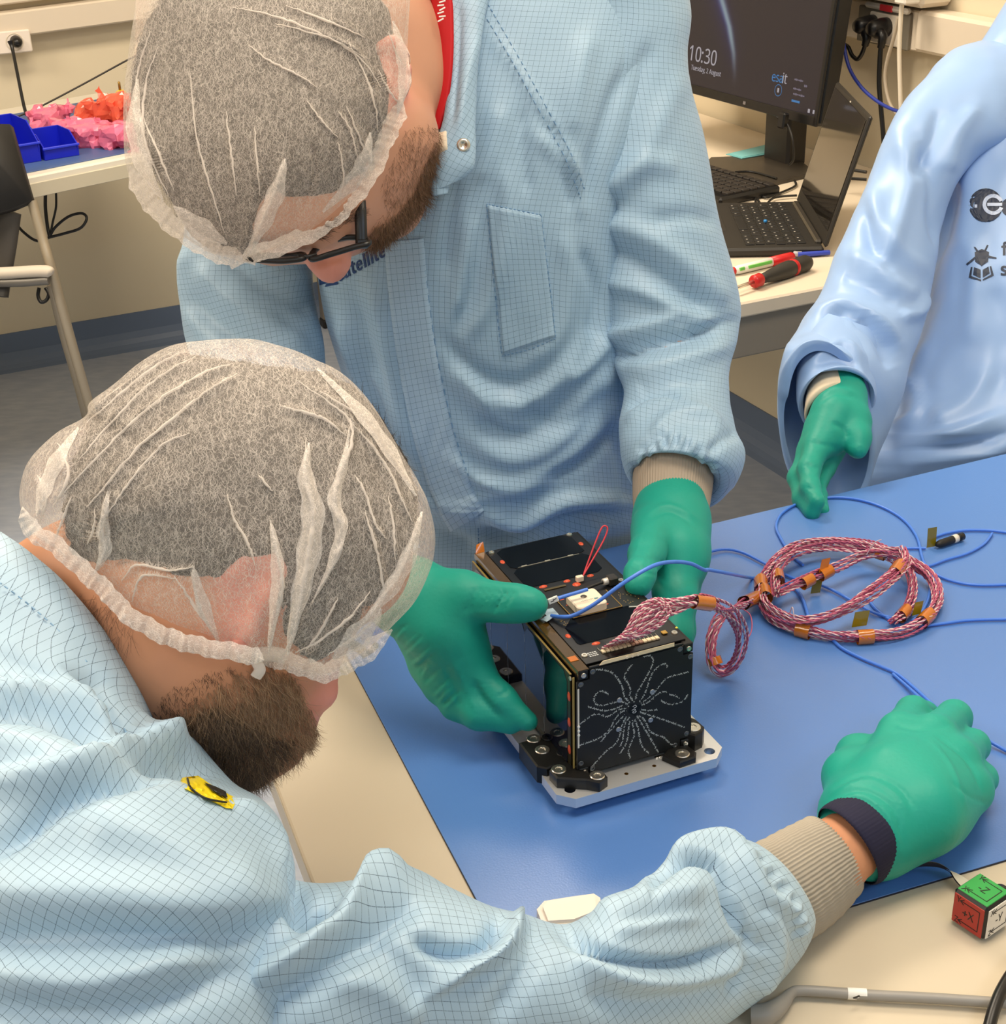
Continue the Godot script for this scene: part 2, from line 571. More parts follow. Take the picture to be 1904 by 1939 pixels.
func build_plate() -> void:
	var t := thing("mounting_plate", "silver aluminium plate with black clamp blocks under the satellite", "plate", Vector3.ZERO, SAT_TURN)
	var c := 11.5
	var poly := PackedVector2Array()
	for q in [[-24.0 + c, 22], [125 - c, 22], [125, 22 - c], [125, -216 + c], [125 - c, -216], [-24 + c, -216], [-24, -216 + c], [-24, 22 - c]]:
		poly.append(Vector2(q[0], q[1]) * MM)
	# the plate with its through holes: a ring of strips round each corner hole is cut by CSG
	var plate := CSGCombiner3D.new()
	plate.name = "plate"
	t.add_child(plate)
	var body := CSGPolygon3D.new()
	body.name = "blank"
	var pp := PackedVector2Array()
	for q in poly: pp.append(Vector2(q.x, q.y))
	body.polygon = pp
	body.depth = 0.0088
	body.rotation.x = PI / 2
	body.position.y = 0.0092
	body.material = M.alu
	plate.add_child(body)
	var lip := CSGPolygon3D.new()
	lip.name = "lip"
	lip.polygon = Geometry2D.offset_polygon(pp, -0.0006)[0]
	lip.depth = 0.0010
	lip.rotation.x = PI / 2
	lip.position.y = 0.0100
	lip.material = mat(rgb(214, 212, 206), 0.16, 1.0)
	plate.add_child(lip)
	for q in [[-11.5, 9], [113, 11], [-11.5, -203], [113, -203]]:
		var hole := CSGCylinder3D.new()
		hole.name = "hole"
		hole.operation = CSGShape3D.OPERATION_SUBTRACTION
		hole.radius = 0.0045
		hole.height = 0.03
		hole.sides = 28
		hole.position = Vector3(q[0], 5, q[1]) * MM
		hole.material = M.steel
		plate.add_child(hole, true)
	for q in [[38, 9.5], [63, 9.5]]:
		var hole := CSGCylinder3D.new()
		hole.name = "hole"
		hole.operation = CSGShape3D.OPERATION_SUBTRACTION
		hole.radius = 0.0017
		hole.height = 0.03
		hole.sides = 18
		hole.position = Vector3(q[0], 5, q[1]) * MM
		hole.material = M.gold
		plate.add_child(hole, true)
		var s0 := begin()
		lathe(s0, [Vector2(1.7, 10.0) * MM, Vector2(2.4, 10.25) * MM, Vector2(2.6, 10.0) * MM], 18, Transform3D(Basis(), Vector3(q[0], 0, q[1]) * MM))
		obj("bushing", done(s0), M.gold, t)
	# clamp blocks: outline in mm, top height, screws (x, z)
	var blocks := [
		[[[-27, -56], [4, -56], [4, -18], [-21, -14], [-27, -20]], 26.0, [[-14, -62 + 7], [5, -999], [-14, -38]], "clamp_block"],
		[[[-21, -9], [-15, -15], [-4, -15], [-1, -5], [6, 7], [14, 8], [17, 12], [17, 18], [8, 22], [0, 15], [-20, 3]], 28.0, [[-14, -6], [10, 14]], "clamp_block"],
		[[[72, 6], [82, -1], [97, 2], [99, 14], [95, 20], [80, 21], [76, 14]], 24.0, [[87, 12]], "clamp_block"],
		[[[99, -22], [108, -24], [114, -14], [115, -2], [110, 4], [102, 6], [96, -1], [97, -14]], 34.0, [[106, -4]], "clamp_block"],
		[[[-24, -150], [-2, -150], [-2, -205], [-16, -208], [-24, -200]], 26.0, [[-12, -202], [-10, -182], [-12, -158]], "clamp_block"],
		[[[102, -150], [118, -150], [118, -205], [102, -205]], 24.0, [[110, -160], [110, -192]], "clamp_block"],
	]
	for b in blocks:
		var s := begin()
		var pl := PackedVector2Array()
		for q in b[0]: pl.append(Vector2(q[0], q[1]) * MM)
		prism(s, pl, 0.010, b[1] * MM, 0.0012)
		var o := obj(b[3], done(s), M.anod, t)
		for q in b[2]:
			if q[1] < -900: continue
			screw("screw", o, Vector3(q[0], b[1] - 0.2, q[1]) * MM, Vector3.UP, 0.0061, 0.0011, M.steel)
	for q in [[-3, -52], [-1, -27]]:
		screw("screw", t, Vector3(q[0], 25.9, q[1]) * MM, Vector3.UP, 0.0050, 0.0011, M.black)
	# bright bar under the front of the satellite
	var bar := begin()
	box(bar, Vector3(51, 14, -2) * MM, Vector3(52, 8, 7) * MM, 0.0012)
	obj("bar", done(bar), M.alu, t)
	bar = begin()
	for k in 3:
		lathe(bar, [Vector2(0, 19.5) * MM, Vector2(1.6, 19.5) * MM, Vector2(2.0, 18.6) * MM, Vector2(2.0, 17.4) * MM], 14, Transform3D(Basis(), Vector3(70 + 2.6 * k, -0.8, 0.5) * MM))
	obj("bar_pin", done(bar), M.steel, t)

# words drawn as running script along a line of points, in mm on the front board
func scribble(im: Image, pts: Array, k: float, col: Color) -> void:
	var v := PackedVector3Array()
	for p in pts: v.append(Vector3(p[0], p[1] - 20.0, 0))
	var line := smooth(Array(v), 24)
	var word := 0.0
	var gap := false
	var next := rng.randf_range(3.0, 7.0)
	var run := 0.0
	var last := Vector2.INF
	for i in line.size() - 1:
		var a := line[i]
		var b := line[i + 1]
		var d := a.distance_to(b)
		var n := Vector2(-(b - a).y, (b - a).x).normalized()
		var steps := maxi(1, int(d / 0.16))
		for j in steps:
			var q := a.lerp(b, float(j) / steps)
			run += d / steps
			word += d / steps
			if word > next:
				gap = not gap
				word = 0.0
				next = rng.randf_range(0.7, 1.1) if gap else rng.randf_range(2.2, 6.5)
				last = Vector2.INF
			if gap: continue
			var amp := 0.55 * sin(run * 7.5) + 0.3 * sin(run * 3.1 + 1.0) + (0.5 if sin(run * 2.3) > 0.85 else 0.0)
			var here := Vector2(q.x + n.x * amp, q.y + n.y * amp) * k
			here.y = im.get_height() - here.y
			if last != Vector2.INF: stroke(im, last, here, col, 3.6)
			last = here

func build_satellite() -> void:
	var t := thing("cube_satellite", "small black two-unit satellite with solar cells and a white antenna patch", "satellite", Vector3.ZERO, SAT_TURN)
	var X := Vector3.RIGHT
	var L := -209.0
	# rails and inner body
	for q in [[4.25, 115.75], [95.75, 115.75], [4.25, 24.25], [95.75, 24.25]]:
		var s := begin()
		box(s, Vector3(q[0], q[1], L / 2 + 0.8) * MM, Vector3(8.5, 8.5, 210.6) * MM, 0.0007)
		obj("rail", done(s), M.anod, t)
	obj("frame", boxed(Vector3(50, 70, L / 2) * MM, Vector3(96, 95, 204) * MM, 0.001), M.blacksoft, t)
	for q in [[4, 115.8], [95.6, 115.6], [5, 25], [95.4, 25]]:
		screw("rail_screw", t, Vector3(q[0], q[1], 1.7) * MM, Vector3.BACK, 0.0022, 0.0012, M.steel)
	# ---- front board, its corners cut round the rails
	var fp := PackedVector2Array()
	for q in [[-1.5, 29], [9.5, 29], [9.5, 22.5], [90.5, 22.5], [90.5, 31], [100.5, 31], [100.5, 46], [99.8, 52], [99.8, 110.5], [91, 110.5], [91, 119], [9.5, 119], [9.5, 110.5], [-1.5, 110.5]]:
		fp.append(Vector2(q[0], q[1]) * MM)
	var im := picture(1600, 1600, Color(0.125, 0.125, 0.125))
	var curves := FRONT_CURVES
	for c in curves: scribble(im, c, 16.0, Color(0.80, 0.81, 0.79))
	for q in [[[45.2, 77.5], [54.5, 73.5]], [[54.5, 73.5], [49.5, 65.5]], [[49.5, 65.5], [43.2, 70.5]], [[43.2, 70.5], [45.2, 77.5]]]:
		stroke(im, Vector2(q[0][0], 120 - q[0][1]) * 16, Vector2(q[1][0], 120 - q[1][1]) * 16, Color(0.02, 0.02, 0.025), 10)
	var inner := PackedVector2Array([Vector2(45.2, 77.5), Vector2(54.5, 73.5), Vector2(49.5, 65.5), Vector2(43.2, 70.5)])
	for yy in range(670, 880):
		for xx in range(680, 880):
			if Geometry2D.is_point_in_polygon(Vector2(xx / 16.0, 120 - yy / 16.0), inner): im.set_pixel(xx, yy, Color(0.02, 0.02, 0.025))
	for w in [[[47, 74.6], [49, 75.6], [50.4, 74.2], [49.6, 73.0], [48.2, 73.4]], [[46.4, 71.4], [48.2, 72.2], [49.6, 71.0]], [[47, 69.6], [48.6, 70.4], [50.2, 69.4], [49.2, 68.2], [47.4, 68.6], [47, 69.6]]]:
		for i in w.size() - 1: stroke(im, Vector2(w[i][0], 120 - w[i][1]) * 16, Vector2(w[i + 1][0], 120 - w[i + 1][1]) * 16, Color(0.8, 0.8, 0.8), 7)
	var fm := mat(Color(1, 1, 1), 0.5, 0.0, {"metallic_specular": 0.35})
	fm.albedo_texture = ImageTexture.create_from_image(im)
	var s := begin()
	s.set_smooth_group(-1)
	var tr := Geometry2D.triangulate_polygon(fp)
	for i in range(0, tr.size(), 3):
		var tp := []
		for j in 3: tp.append(fp[tr[i + j]])
		if ((tp[1] - tp[0]) as Vector2).cross(tp[2] - tp[0]) > 0: tp.reverse()
		for q: Vector2 in tp:
			s.set_uv(Vector2(q.x / 0.1, 1.2 - q.y / 0.1))
			s.add_vertex(Vector3(q.x, q.y, 0.0017))
	var board := obj("front_board", done(s), fm, t)
	s = begin()
	s.set_smooth_group(-1)
	for i in fp.size():
		var a := fp[i]
		var b := fp[(i + 1) % fp.size()]
		var o := Vector3(b.y - a.y, -(b.x - a.x), 0)
		face(s, [Vector3(a.x, a.y, 0.0001), Vector3(b.x, b.y, 0.0001), Vector3(b.x, b.y, 0.0017), Vector3(a.x, a.y, 0.0017)], o)
	obj("board_edge", done(s), M.pcb, board)
	for q in [[12, 117], [1.8, 108], [88, 117], [97.6, 107.6], [1.6, 34], [11.6, 26.5], [96.4, 34.5], [86, 26]]:
		var o := begin()
		lathe(o, [Vector2(2.3, 0), Vector2(2.3, 0.3), Vector2(1.5, 0.35), Vector2(1.2, 0.05), Vector2(0, 0)], 16, along(Vector3.BACK, Vector3(q[0], q[1], 1.7) * MM).scaled_local(Vector3.ONE * MM))
		obj("screw", done(o), mat(rgb(105, 108, 112), 0.3, 0.7), board)
	for q in [[35, 84.5], [64, 84], [63, 57.5], [34.4, 57]]:
		screw("screw", board, Vector3(q[0], q[1], 1.6) * MM, Vector3.BACK, 0.0022, 0.0008, mat(rgb(170, 172, 175), 0.35, 0.6), false)
	# cream strips on the front board
	s = begin()
	prism(s, PackedVector2Array([Vector2(17.5, -121.2) * MM, Vector2(20.5, -124.4) * MM, Vector2(82.5, -124.4) * MM, Vector2(82.5, -121.2) * MM]), 0.0017, 0.0022, 0.0, Transform3D(Basis(Vector3.RIGHT, PI / 2), Vector3.ZERO))
	obj("cream_strip", done(s), M.cream, board)
	obj("cream_strip", boxed(Vector3(50, 120.2, 0.4) * MM, Vector3(81, 1.8, 1.8) * MM, 0.0003), M.anod, board)
	for q in [41, 45.8, 50.6]:
		screw("strip_screw", board, Vector3(q, 122.4, 2.2) * MM, Vector3.BACK, 0.0012, 0.0007, M.ceramic, false)
	obj("white_strip", boxed(Vector3(-0.4, 77, 1.9) * MM, Vector3(1.5, 55, 0.5) * MM, 0.0002), M.offwhite, board)
	for q in [74, 70, 66]:
		screw("strip_screw", board, Vector3(-0.4, q - 4, 2.1) * MM, Vector3.BACK, 0.0011, 0.0008, M.white, false)
	# ---- left side solar panel, proud of the rails
	obj("side_panel", boxed(Vector3(-2.4, 67, L / 2 - 4) * MM, Vector3(1.6, 92, 203) * MM, 0.0002), mat(rgb(44, 38, 20), 0.3), t)
	obj("panel_edge", boxed(Vector3(-2.4, 67, 0.6 - 3.2) * MM, Vector3(1.7, 92, 0.8) * MM, 0.0002), mat(rgb(176, 150, 84), 0.4), t)
	obj("panel_edge", boxed(Vector3(-2.4, 113.2, L / 2 - 4) * MM, Vector3(1.7, 0.6, 203) * MM, 0.0002), mat(rgb(150, 128, 70), 0.4), t)
	var seams := [-12.0, -57.0, -94.0, -132.0, -169.0, -206.0]
	for i in seams.size() - 1:
		var z0: float = seams[i] - 0.45
		var z1: float = seams[i + 1] + 0.45
		var p := PackedVector2Array()
		for q in [[z0, 27.0], [z0, 104.0], [z0 - 6, 111.0], [z1 + 6, 111.0], [z1, 104.0], [z1, 27.0]]: p.append(Vector2(q[0], -q[1]) * MM)
		s = begin()
		# outline lies in (z, y): turn the prism so that it grows towards -x
		prism(s, p, 0.0, 0.0003, 0.0, Transform3D(Basis(Vector3(0, 0, 1), Vector3(-1, 0, 0), Vector3(0, -1, 0)), Vector3(-3.2, 0, 0) * MM))
		obj("solar_cell", done(s), M.sidecell, t)
	for z in seams.slice(1, 5):
		s = begin()
		box(s, Vector3(-3.35, 69, z) * MM, Vector3(0.3, 80, 0.35) * MM)
		for y in [40.0, 69.0, 98.0]: box(s, Vector3(-3.5, y, z) * MM, Vector3(0.4, 7, 0.9) * MM)
		obj("cell_seam", done(s), mat(rgb(176, 178, 182), 0.3, 0.8), t)
	for y in [92.0, 68.0, 42.0]:
		s = begin()
		lathe(s, [Vector2(0, 0.9), Vector2(1.6, 0.75), Vector2(2.4, 0.2), Vector2(2.6, 0)], 10, Transform3D(Basis(Vector3(0, 1.7, 0), Vector3(-1, 0, 0), Vector3(0, 0, 1)), Vector3(-3.3, y, -9)).scaled(Vector3.ONE * MM))
		obj("glue_blob", done(s), M.glue, t)
	for y in [110.5, 26.0]:
		screw("screw", t, Vector3(-3.2, y, -6) * MM, Vector3.LEFT, 0.0019, 0.0008, M.steel)
	# right and rear panels
	obj("side_panel", boxed(Vector3(102.0, 67, L / 2 - 4) * MM, Vector3(1.6, 92, 203) * MM, 0.0002), M.topboard, t)
	obj("rear_board", boxed(Vector3(50, 70, L - 1.2) * MM, Vector3(98, 92, 1.6) * MM, 0.0002), M.pcb, t)
	# ---- top: board, cells and everything on them
	obj("top_board", boxed(Vector3(52.5, 120.6, L / 2 - 1) * MM, Vector3(87, 1.4, 203) * MM, 0.0002), M.topboard, t)
	var cells := [
		[[17, -200], [24, -205], [82, -206], [89, -199], [88, -171], [84, -169], [21, -167], [17, -171]],
		[[21, -165.5], [84, -167], [89, -160], [88, -136], [82, -131.5], [19, -131.5], [16, -136], [16, -160]],
		[[17, -59], [27, -70], [78, -69], [88, -59], [87, -31], [17, -31], [15.5, -34]]]
	for c in cells:
		var p := PackedVector2Array()
		for q in c: p.append(Vector2(q[0], q[1]) * MM)
		s = begin()
		prism(s, p, 0.1213, 0.12165, 0.0)
		obj("solar_cell", done(s), M.cell, t)
	s = begin()
	box(s, Vector3(52, 121.6, -167.4) * MM, Vector3(58, 0.4, 0.5) * MM)
	for q in [29, 51, 73]: box(s, Vector3(q, 121.9, -167.4) * MM, Vector3(5, 0.5, 1.8) * MM)
	obj("cell_tab", done(s), mat(rgb(225, 215, 190), 0.3, 0.7), t)
	var first: MeshInstance3D = null
	for q in [[29, -128, 7, 4], [51, -128, 6, 4], [73, -128, 6, 4], [15, -183, 4, 6], [91, -184, 4, 6], [14, -47, 4, 6], [29, -27.5, 7, 4], [76, -27.5, 6, 4], [34, -100, 4, 6], [33, -90, 4, 6], [39.5, -75, 7, 5], [52, -75, 7, 5], [64, -77.5, 7, 5], [56, -119.5, 7, 6]]:
		s = begin()
		var blob := begin()
		lathe(blob, [Vector2(0, 1.0), Vector2(0.55, 0.85), Vector2(0.9, 0.4), Vector2(1, 0)], 10, Transform3D(Basis().scaled(Vector3(q[2] * 0.55, 1.3, q[3] * 0.55)), Vector3(q[0], 121.2, q[1])).scaled(Vector3.ONE * MM))
		obj("glue_blob", done(blob), M.glue, t)
	# antenna patch on its own gold-lined board
	obj("antenna_board", boxed(Vector3(51, 121.8, -84) * MM, Vector3(45, 1.2, 31) * MM, 0.0002), M.topboard, t)
	s = begin()
	box(s, Vector3(51, 122.5, -68.8) * MM, Vector3(44, 0.3, 0.5) * MM)
	box(s, Vector3(73.2, 122.5, -84) * MM, Vector3(0.5, 0.3, 30) * MM)
	box(s, Vector3(28.8, 122.5, -84) * MM, Vector3(0.5, 0.3, 30) * MM)
	obj("gold_line", done(s), M.gold, t)
	s = begin()
	var rp := PackedVector2Array()
	for k in 4:
		var cxy: Vector2 = [Vector2(57, -92), Vector2(37.5, -92), Vector2(37.5, -73), Vector2(57, -73)][k]
		for j in 6:
			var a := PI / 2 * (k + j / 5.0) - PI / 2
			rp.append((cxy + Vector2(cos(a), sin(a)) * 4.0 * Vector2(1, 1)) * MM)
	rp = PackedVector2Array()
	for k in 4:
		var cxy: Vector2 = [Vector2(57.5, -73.5), Vector2(37.5, -73.5), Vector2(37.5, -92.5), Vector2(57.5, -92.5)][k]
		for j in 6:
			var a := PI / 2 * (k + j / 5.0)
			rp.append((cxy + Vector2(cos(a), sin(a)) * 3.5) * MM)
	prism(s, rp, 0.1224, 0.1294, 0.0009)
	var patch := obj("antenna_patch", done(s), M.ceramic, t)
	s = begin()
	lathe(s, [Vector2(0, 129.55), Vector2(2.6, 129.5), Vector2(2.8, 129.38)], 18, Transform3D(Basis(), Vector3(46.5, 0, -86)).scaled(Vector3.ONE * MM))
	obj("feed_pin", done(s), mat(rgb(92, 84, 74), 0.3, 0.6), patch)
	s = begin()
	for k in 9: box(s, Vector3(41.5 + k * 1.25, 129.45, -79.5) * MM, Vector3(0.8, 0.12, 1.0 + 0.4 * sin(k * 2.1)) * MM)
	obj("print", done(s), mat(rgb(176, 168, 150), 0.5), patch)
	obj("print", boxed(Vector3(54.5, 129.45, -79) * MM, Vector3(3.5, 0.12, 2.2) * MM), mat(rgb(110, 150, 152), 0.5), patch)
	# red loop in its white socket, slot, black coaxial socket
	var plug := obj("socket", boxed(Vector3(60.5, 124.2, -123) * MM, Vector3(6.5, 5, 4) * MM, 0.0005), M.ceramic, t)
	obj("wire_loop", tubed([Vector3(62, 125, -122) * MM, Vector3(70, 130, -127) * MM, Vector3(88, 144, -137) * MM, Vector3(95, 152, -141) * MM, Vector3(96, 156, -143) * MM, Vector3(92, 156, -144) * MM, Vector3(84, 146, -140) * MM, Vector3(71, 128, -132) * MM, Vector3(63.5, 124.5, -123) * MM], 0.00075, 7, 7), M.redwire, plug)
	obj("slot", boxed(Vector3(37, 121.9, -121.5) * MM, Vector3(20, 0.8, 2.6) * MM, 0.0003), mat(rgb(110, 96, 66), 0.3, 0.6), t)
	var cx := obj("coaxial_socket", boxed(Vector3(83, 125.5, -107) * MM, Vector3(8.5, 7.5, 9) * MM, 0.001), mat(rgb(74, 70, 66), 0.3, 0.6), t)
	s = begin()
	lathe(s, [Vector2(0, 0), Vector2(3, 0), Vector2(3.1, 0.4), Vector2(3.1, 4), Vector2(2.6, 5), Vector2(1.4, 5)], 16, along(Vector3(-1, 0, 0.1), Vector3(79, 125.5, -107)).scaled(Vector3.ONE * MM))
	obj("collar", done(s), mat(rgb(212, 206, 196), 0.35, 0.4), cx)
	obj("sleeve", tubed([Vector3(76, 125.5, -107) * MM, Vector3(68, 125.3, -106) * MM, Vector3(58, 124.6, -104.5) * MM], 0.0013, 8), M.blacksoft, cx)
	for q in [[13, -203], [89, -204], [92.5, -109], [13, -15], [92, -15]]:
		screw("screw", t, Vector3(q[0], 121.2, q[1]) * MM, Vector3.UP, 0.0026, 0.0013, M.steel)
	# row of gold contacts and the print beside it
	for k in 14:
		obj("contact", boxed(Vector3(28.6 + k * 3.62, 122.2, -13.6) * MM, Vector3(3.2, 1.6, 4.2) * MM, 0.0003), M.cream if k < 7 or k > 9 else mat(rgb(150, 112, 92), 0.35), t)
	s = begin()
	for k in 15: box(s, Vector3(26.7 + k * 3.62, 121.8, -17.8) * MM, Vector3(0.3, 0.6, 5) * MM)
	obj("contact_pin", done(s), mat(rgb(190, 184, 170), 0.3, 0.7), t)
	s = begin()
	for k in 3:
		for j in 4: box(s, Vector3(17.0 + j * 2.0, 121.45, -17 + k * 2.4) * MM, Vector3(1.5, 0.12, 1.1) * MM)
	obj("print", done(s), M.print, t)
	obj("flexure", boxed(Vector3(84.5, 122.3, -18) * MM, Vector3(4.5, 1.4, 4.5) * MM, 0.0004), M.gold, t)
	obj("flexure", boxed(Vector3(97, 122.0, -20.5) * MM, Vector3(2, 1.2, 2) * MM, 0.0004), mat(rgb(226, 214, 80), 0.4), t)
	s = begin()
	for k in 22:
		box(s, Vector3(18 + rng.randf() * 9, 121.4, -62 - rng.randf() * 9) * MM, Vector3(0.6, 0.2, 0.6) * MM)
		box(s, Vector3(78 + rng.randf() * 16, 121.4, -72 - rng.randf() * 20) * MM, Vector3(0.5, 0.2, 0.9) * MM)
	obj("via", done(s), mat(rgb(190, 160, 100), 0.4, 0.6), t, "stuff")
	obj("bracket", boxed(Vector3(84, 121.9, -64) * MM, Vector3(13, 0.9, 1.6) * MM, 0.0003, Basis(Vector3.UP, -0.35)), M.steel, t)
	# amber film over the left rail
	obj("film_strip", boxed(Vector3(4.2, 120.3, L / 2) * MM, Vector3(8.9, 0.35, 212) * MM, 0.0001), M.kaptondark, t)
	obj("film_strip", boxed(Vector3(-0.2, 117.5, L / 2) * MM, Vector3(0.3, 5.5, 212) * MM, 0.0001), M.kaptondark, t)
	s = begin()
	face(s, [Vector3(0, 120.6, -208) * MM, Vector3(9, 120.6, -209) * MM, Vector3(9, 129, -212) * MM, Vector3(3, 127, -213) * MM], Vector3.UP)
	face(s, [Vector3(0, 120.4, -208.3) * MM, Vector3(9, 120.4, -209.3) * MM, Vector3(9, 128.8, -212.3) * MM, Vector3(3, 126.8, -213.3) * MM], Vector3.DOWN)
	obj("film_flap", done(s), M.kapton, t)
	obj("film_patch", boxed(Vector3(3.6, 120.75, -16) * MM, Vector3(7, 0.4, 7) * MM, 0.0001), M.kapton, t)
	# clear tape and the label of the blue lead at the thumb
	obj("tape", boxed(Vector3(16, 122.2, -85) * MM, Vector3(10, 0.5, 12) * MM, 0.0002), mat(rgb(168, 190, 205), 0.15, 0.0, {"clearcoat_enabled": true, "clearcoat": 1.0}), t)
	obj("tape", boxed(Vector3(9, 123.0, -76.5) * MM, Vector3(8, 0.6, 6) * MM, 0.0002, Basis(Vector3.UP, 0.5)), mat(rgb(186, 204, 214), 0.12, 0.2, {"clearcoat_enabled": true, "clearcoat": 1.0}), t)

const FRONT_CURVES := [
	[[14.4, 118.3], [21.7, 115.4], [28.4, 111.3], [33.1, 105.0], [37.3, 96.0], [39.4, 86.7], [44.3, 78.8]],
	[[45.9, 114.3], [41.2, 109.2], [39.2, 104.1], [42.7, 97.4], [44.8, 90.3], [44.2, 85.4], [48.4, 78.4]],
	[[55.3, 118.5], [60.7, 118.1], [64.2, 113.6], [63.0, 107.5], [59.0, 100.0], [54.3, 92.7], [50.3, 86.5], [49.4, 80.3]],
	[[77.2, 102.9], [75.7, 106.9], [69.8, 106.4], [64.4, 102.1], [61.1, 95.1], [59.2, 88.4], [55.9, 81.3], [52.5, 77.9]],
	[[96.6, 93.6], [87.5, 93.6], [79.1, 93.7], [73.7, 90.9], [68.9, 85.7], [64.9, 81.7], [59.4, 78.1], [53.9, 76.0]],
	[[77.4, 80.0], [72.5, 81.4], [67.0, 79.3], [61.5, 75.3], [54.6, 74.0]],
	[[79.2, 76.9], [84.5, 74.3], [88.9, 70.5]],
	[[72.0, 73.4], [77.7, 68.5], [84.8, 66.1], [91.8, 66.7], [95.2, 70.2], [96.5, 73.1]],
	[[54.4, 69.7], [61.0, 67.0], [69.4, 65.3]],
	[[53.4, 67.8], [60.4, 63.1], [67.4, 58.9], [75.9, 53.4], [83.8, 48.1], [94.7, 40.7]],
	[[25.8, 92.4], [20.4, 96.8], [15.7, 96.3], [13.1, 92.1], [14.4, 86.6], [20.5, 83.5], [27.9, 83.1], [35.4, 82.8], [41.5, 78.9], [42.9, 75.5]],
	[[7.7, 86.0], [14.4, 81.9], [21.8, 78.0], [30.0, 77.1], [38.1, 78.4]],
	[[0.3, 71.5], [6.4, 74.1], [11.7, 76.9], [17.8, 75.9], [23.9, 71.9], [28.6, 72.7], [34.7, 75.3], [41.6, 74.5]],
	[[-1.5, 51.5], [6.3, 52.1], [14.4, 52.7], [22.6, 55.8], [28.0, 60.8], [31.4, 67.2], [36.8, 72.2], [41.6, 73.0]],
	[[19.2, 49.4], [24.0, 54.6], [29.4, 59.3], [34.2, 64.2], [40.3, 69.0]],
	[[12.1, 28.4], [17.9, 34.1], [24.7, 39.5], [31.6, 43.4], [35.6, 49.6], [37.6, 59.4], [41.7, 67.1]],
	[[36.1, 39.8], [38.4, 45.1], [39.4, 53.7], [40.4, 60.1], [44.4, 65.6]],
	[[36.1, 33.0], [41.3, 40.5], [43.2, 48.9], [43.8, 56.9], [44.8, 61.8]],
	[[45.6, 25.6], [43.8, 33.7], [46.1, 40.5], [48.8, 47.2], [47.7, 55.0], [46.5, 62.0]],
	[[62.5, 25.3], [56.7, 32.8], [53.8, 42.0], [52.2, 52.2], [48.6, 62.9]],
	[[71.0, 23.5], [65.8, 34.6], [60.7, 45.2], [55.6, 55.6], [50.6, 65.2]],
	[[85.9, 26.2], [81.5, 29.1], [75.6, 36.9], [69.2, 41.1], [62.8, 46.8], [59.8, 54.4], [56.2, 61.4], [52.0, 64.5]]]


# ---------------------------------------------------------------- cloth: rings drawn into a skin, with folds raised on it
# a ring is [left u, left v, right u, right v, depth, half thickness, bow u, bow v, squareness]
class Hull:
	var rows := 0
	var cols := 0
	var pos := PackedVector3Array()
	var nrm := PackedVector3Array()
	var uv := PackedVector2Array()
	var px := PackedVector3Array()
	var cells := {}

	func mesh() -> ArrayMesh:
		var idx := PackedInt32Array()
		for i in rows - 1:
			for k in cols - 1:
				var a := i * cols + k
				var b := a + cols
				var out := nrm[a] + nrm[b + 1]
				if (pos[b + 1] - pos[a]).cross(pos[a + 1] - pos[b]).dot(out) > 0.0:
					idx.append_array(PackedInt32Array([a, a + 1, b + 1, a, b + 1, b]))
				else:
					idx.append_array(PackedInt32Array([a, b + 1, a + 1, a, b, b + 1]))
		var arr := []
		arr.resize(Mesh.ARRAY_MAX)
		arr[Mesh.ARRAY_VERTEX] = pos
		arr[Mesh.ARRAY_NORMAL] = nrm
		arr[Mesh.ARRAY_TEX_UV] = uv
		arr[Mesh.ARRAY_INDEX] = idx
		var m := ArrayMesh.new()
		m.add_surface_from_arrays(Mesh.PRIMITIVE_TRIANGLES, arr)
		return m

	var sgn := 1.0

	func normals() -> void:
		nrm.resize(pos.size())
		for i in rows:
			for k in cols:
				var u := pos[i * cols + (k + 1 if k < cols - 1 else 1)] - pos[i * cols + (k - 1 if k > 0 else cols - 2)]
				var v := pos[mini(i + 1, rows - 1) * cols + k] - pos[maxi(i - 1, 0) * cols + k]
				nrm[i * cols + k] = u.cross(v).normalized() * sgn

const CELL := 24.0

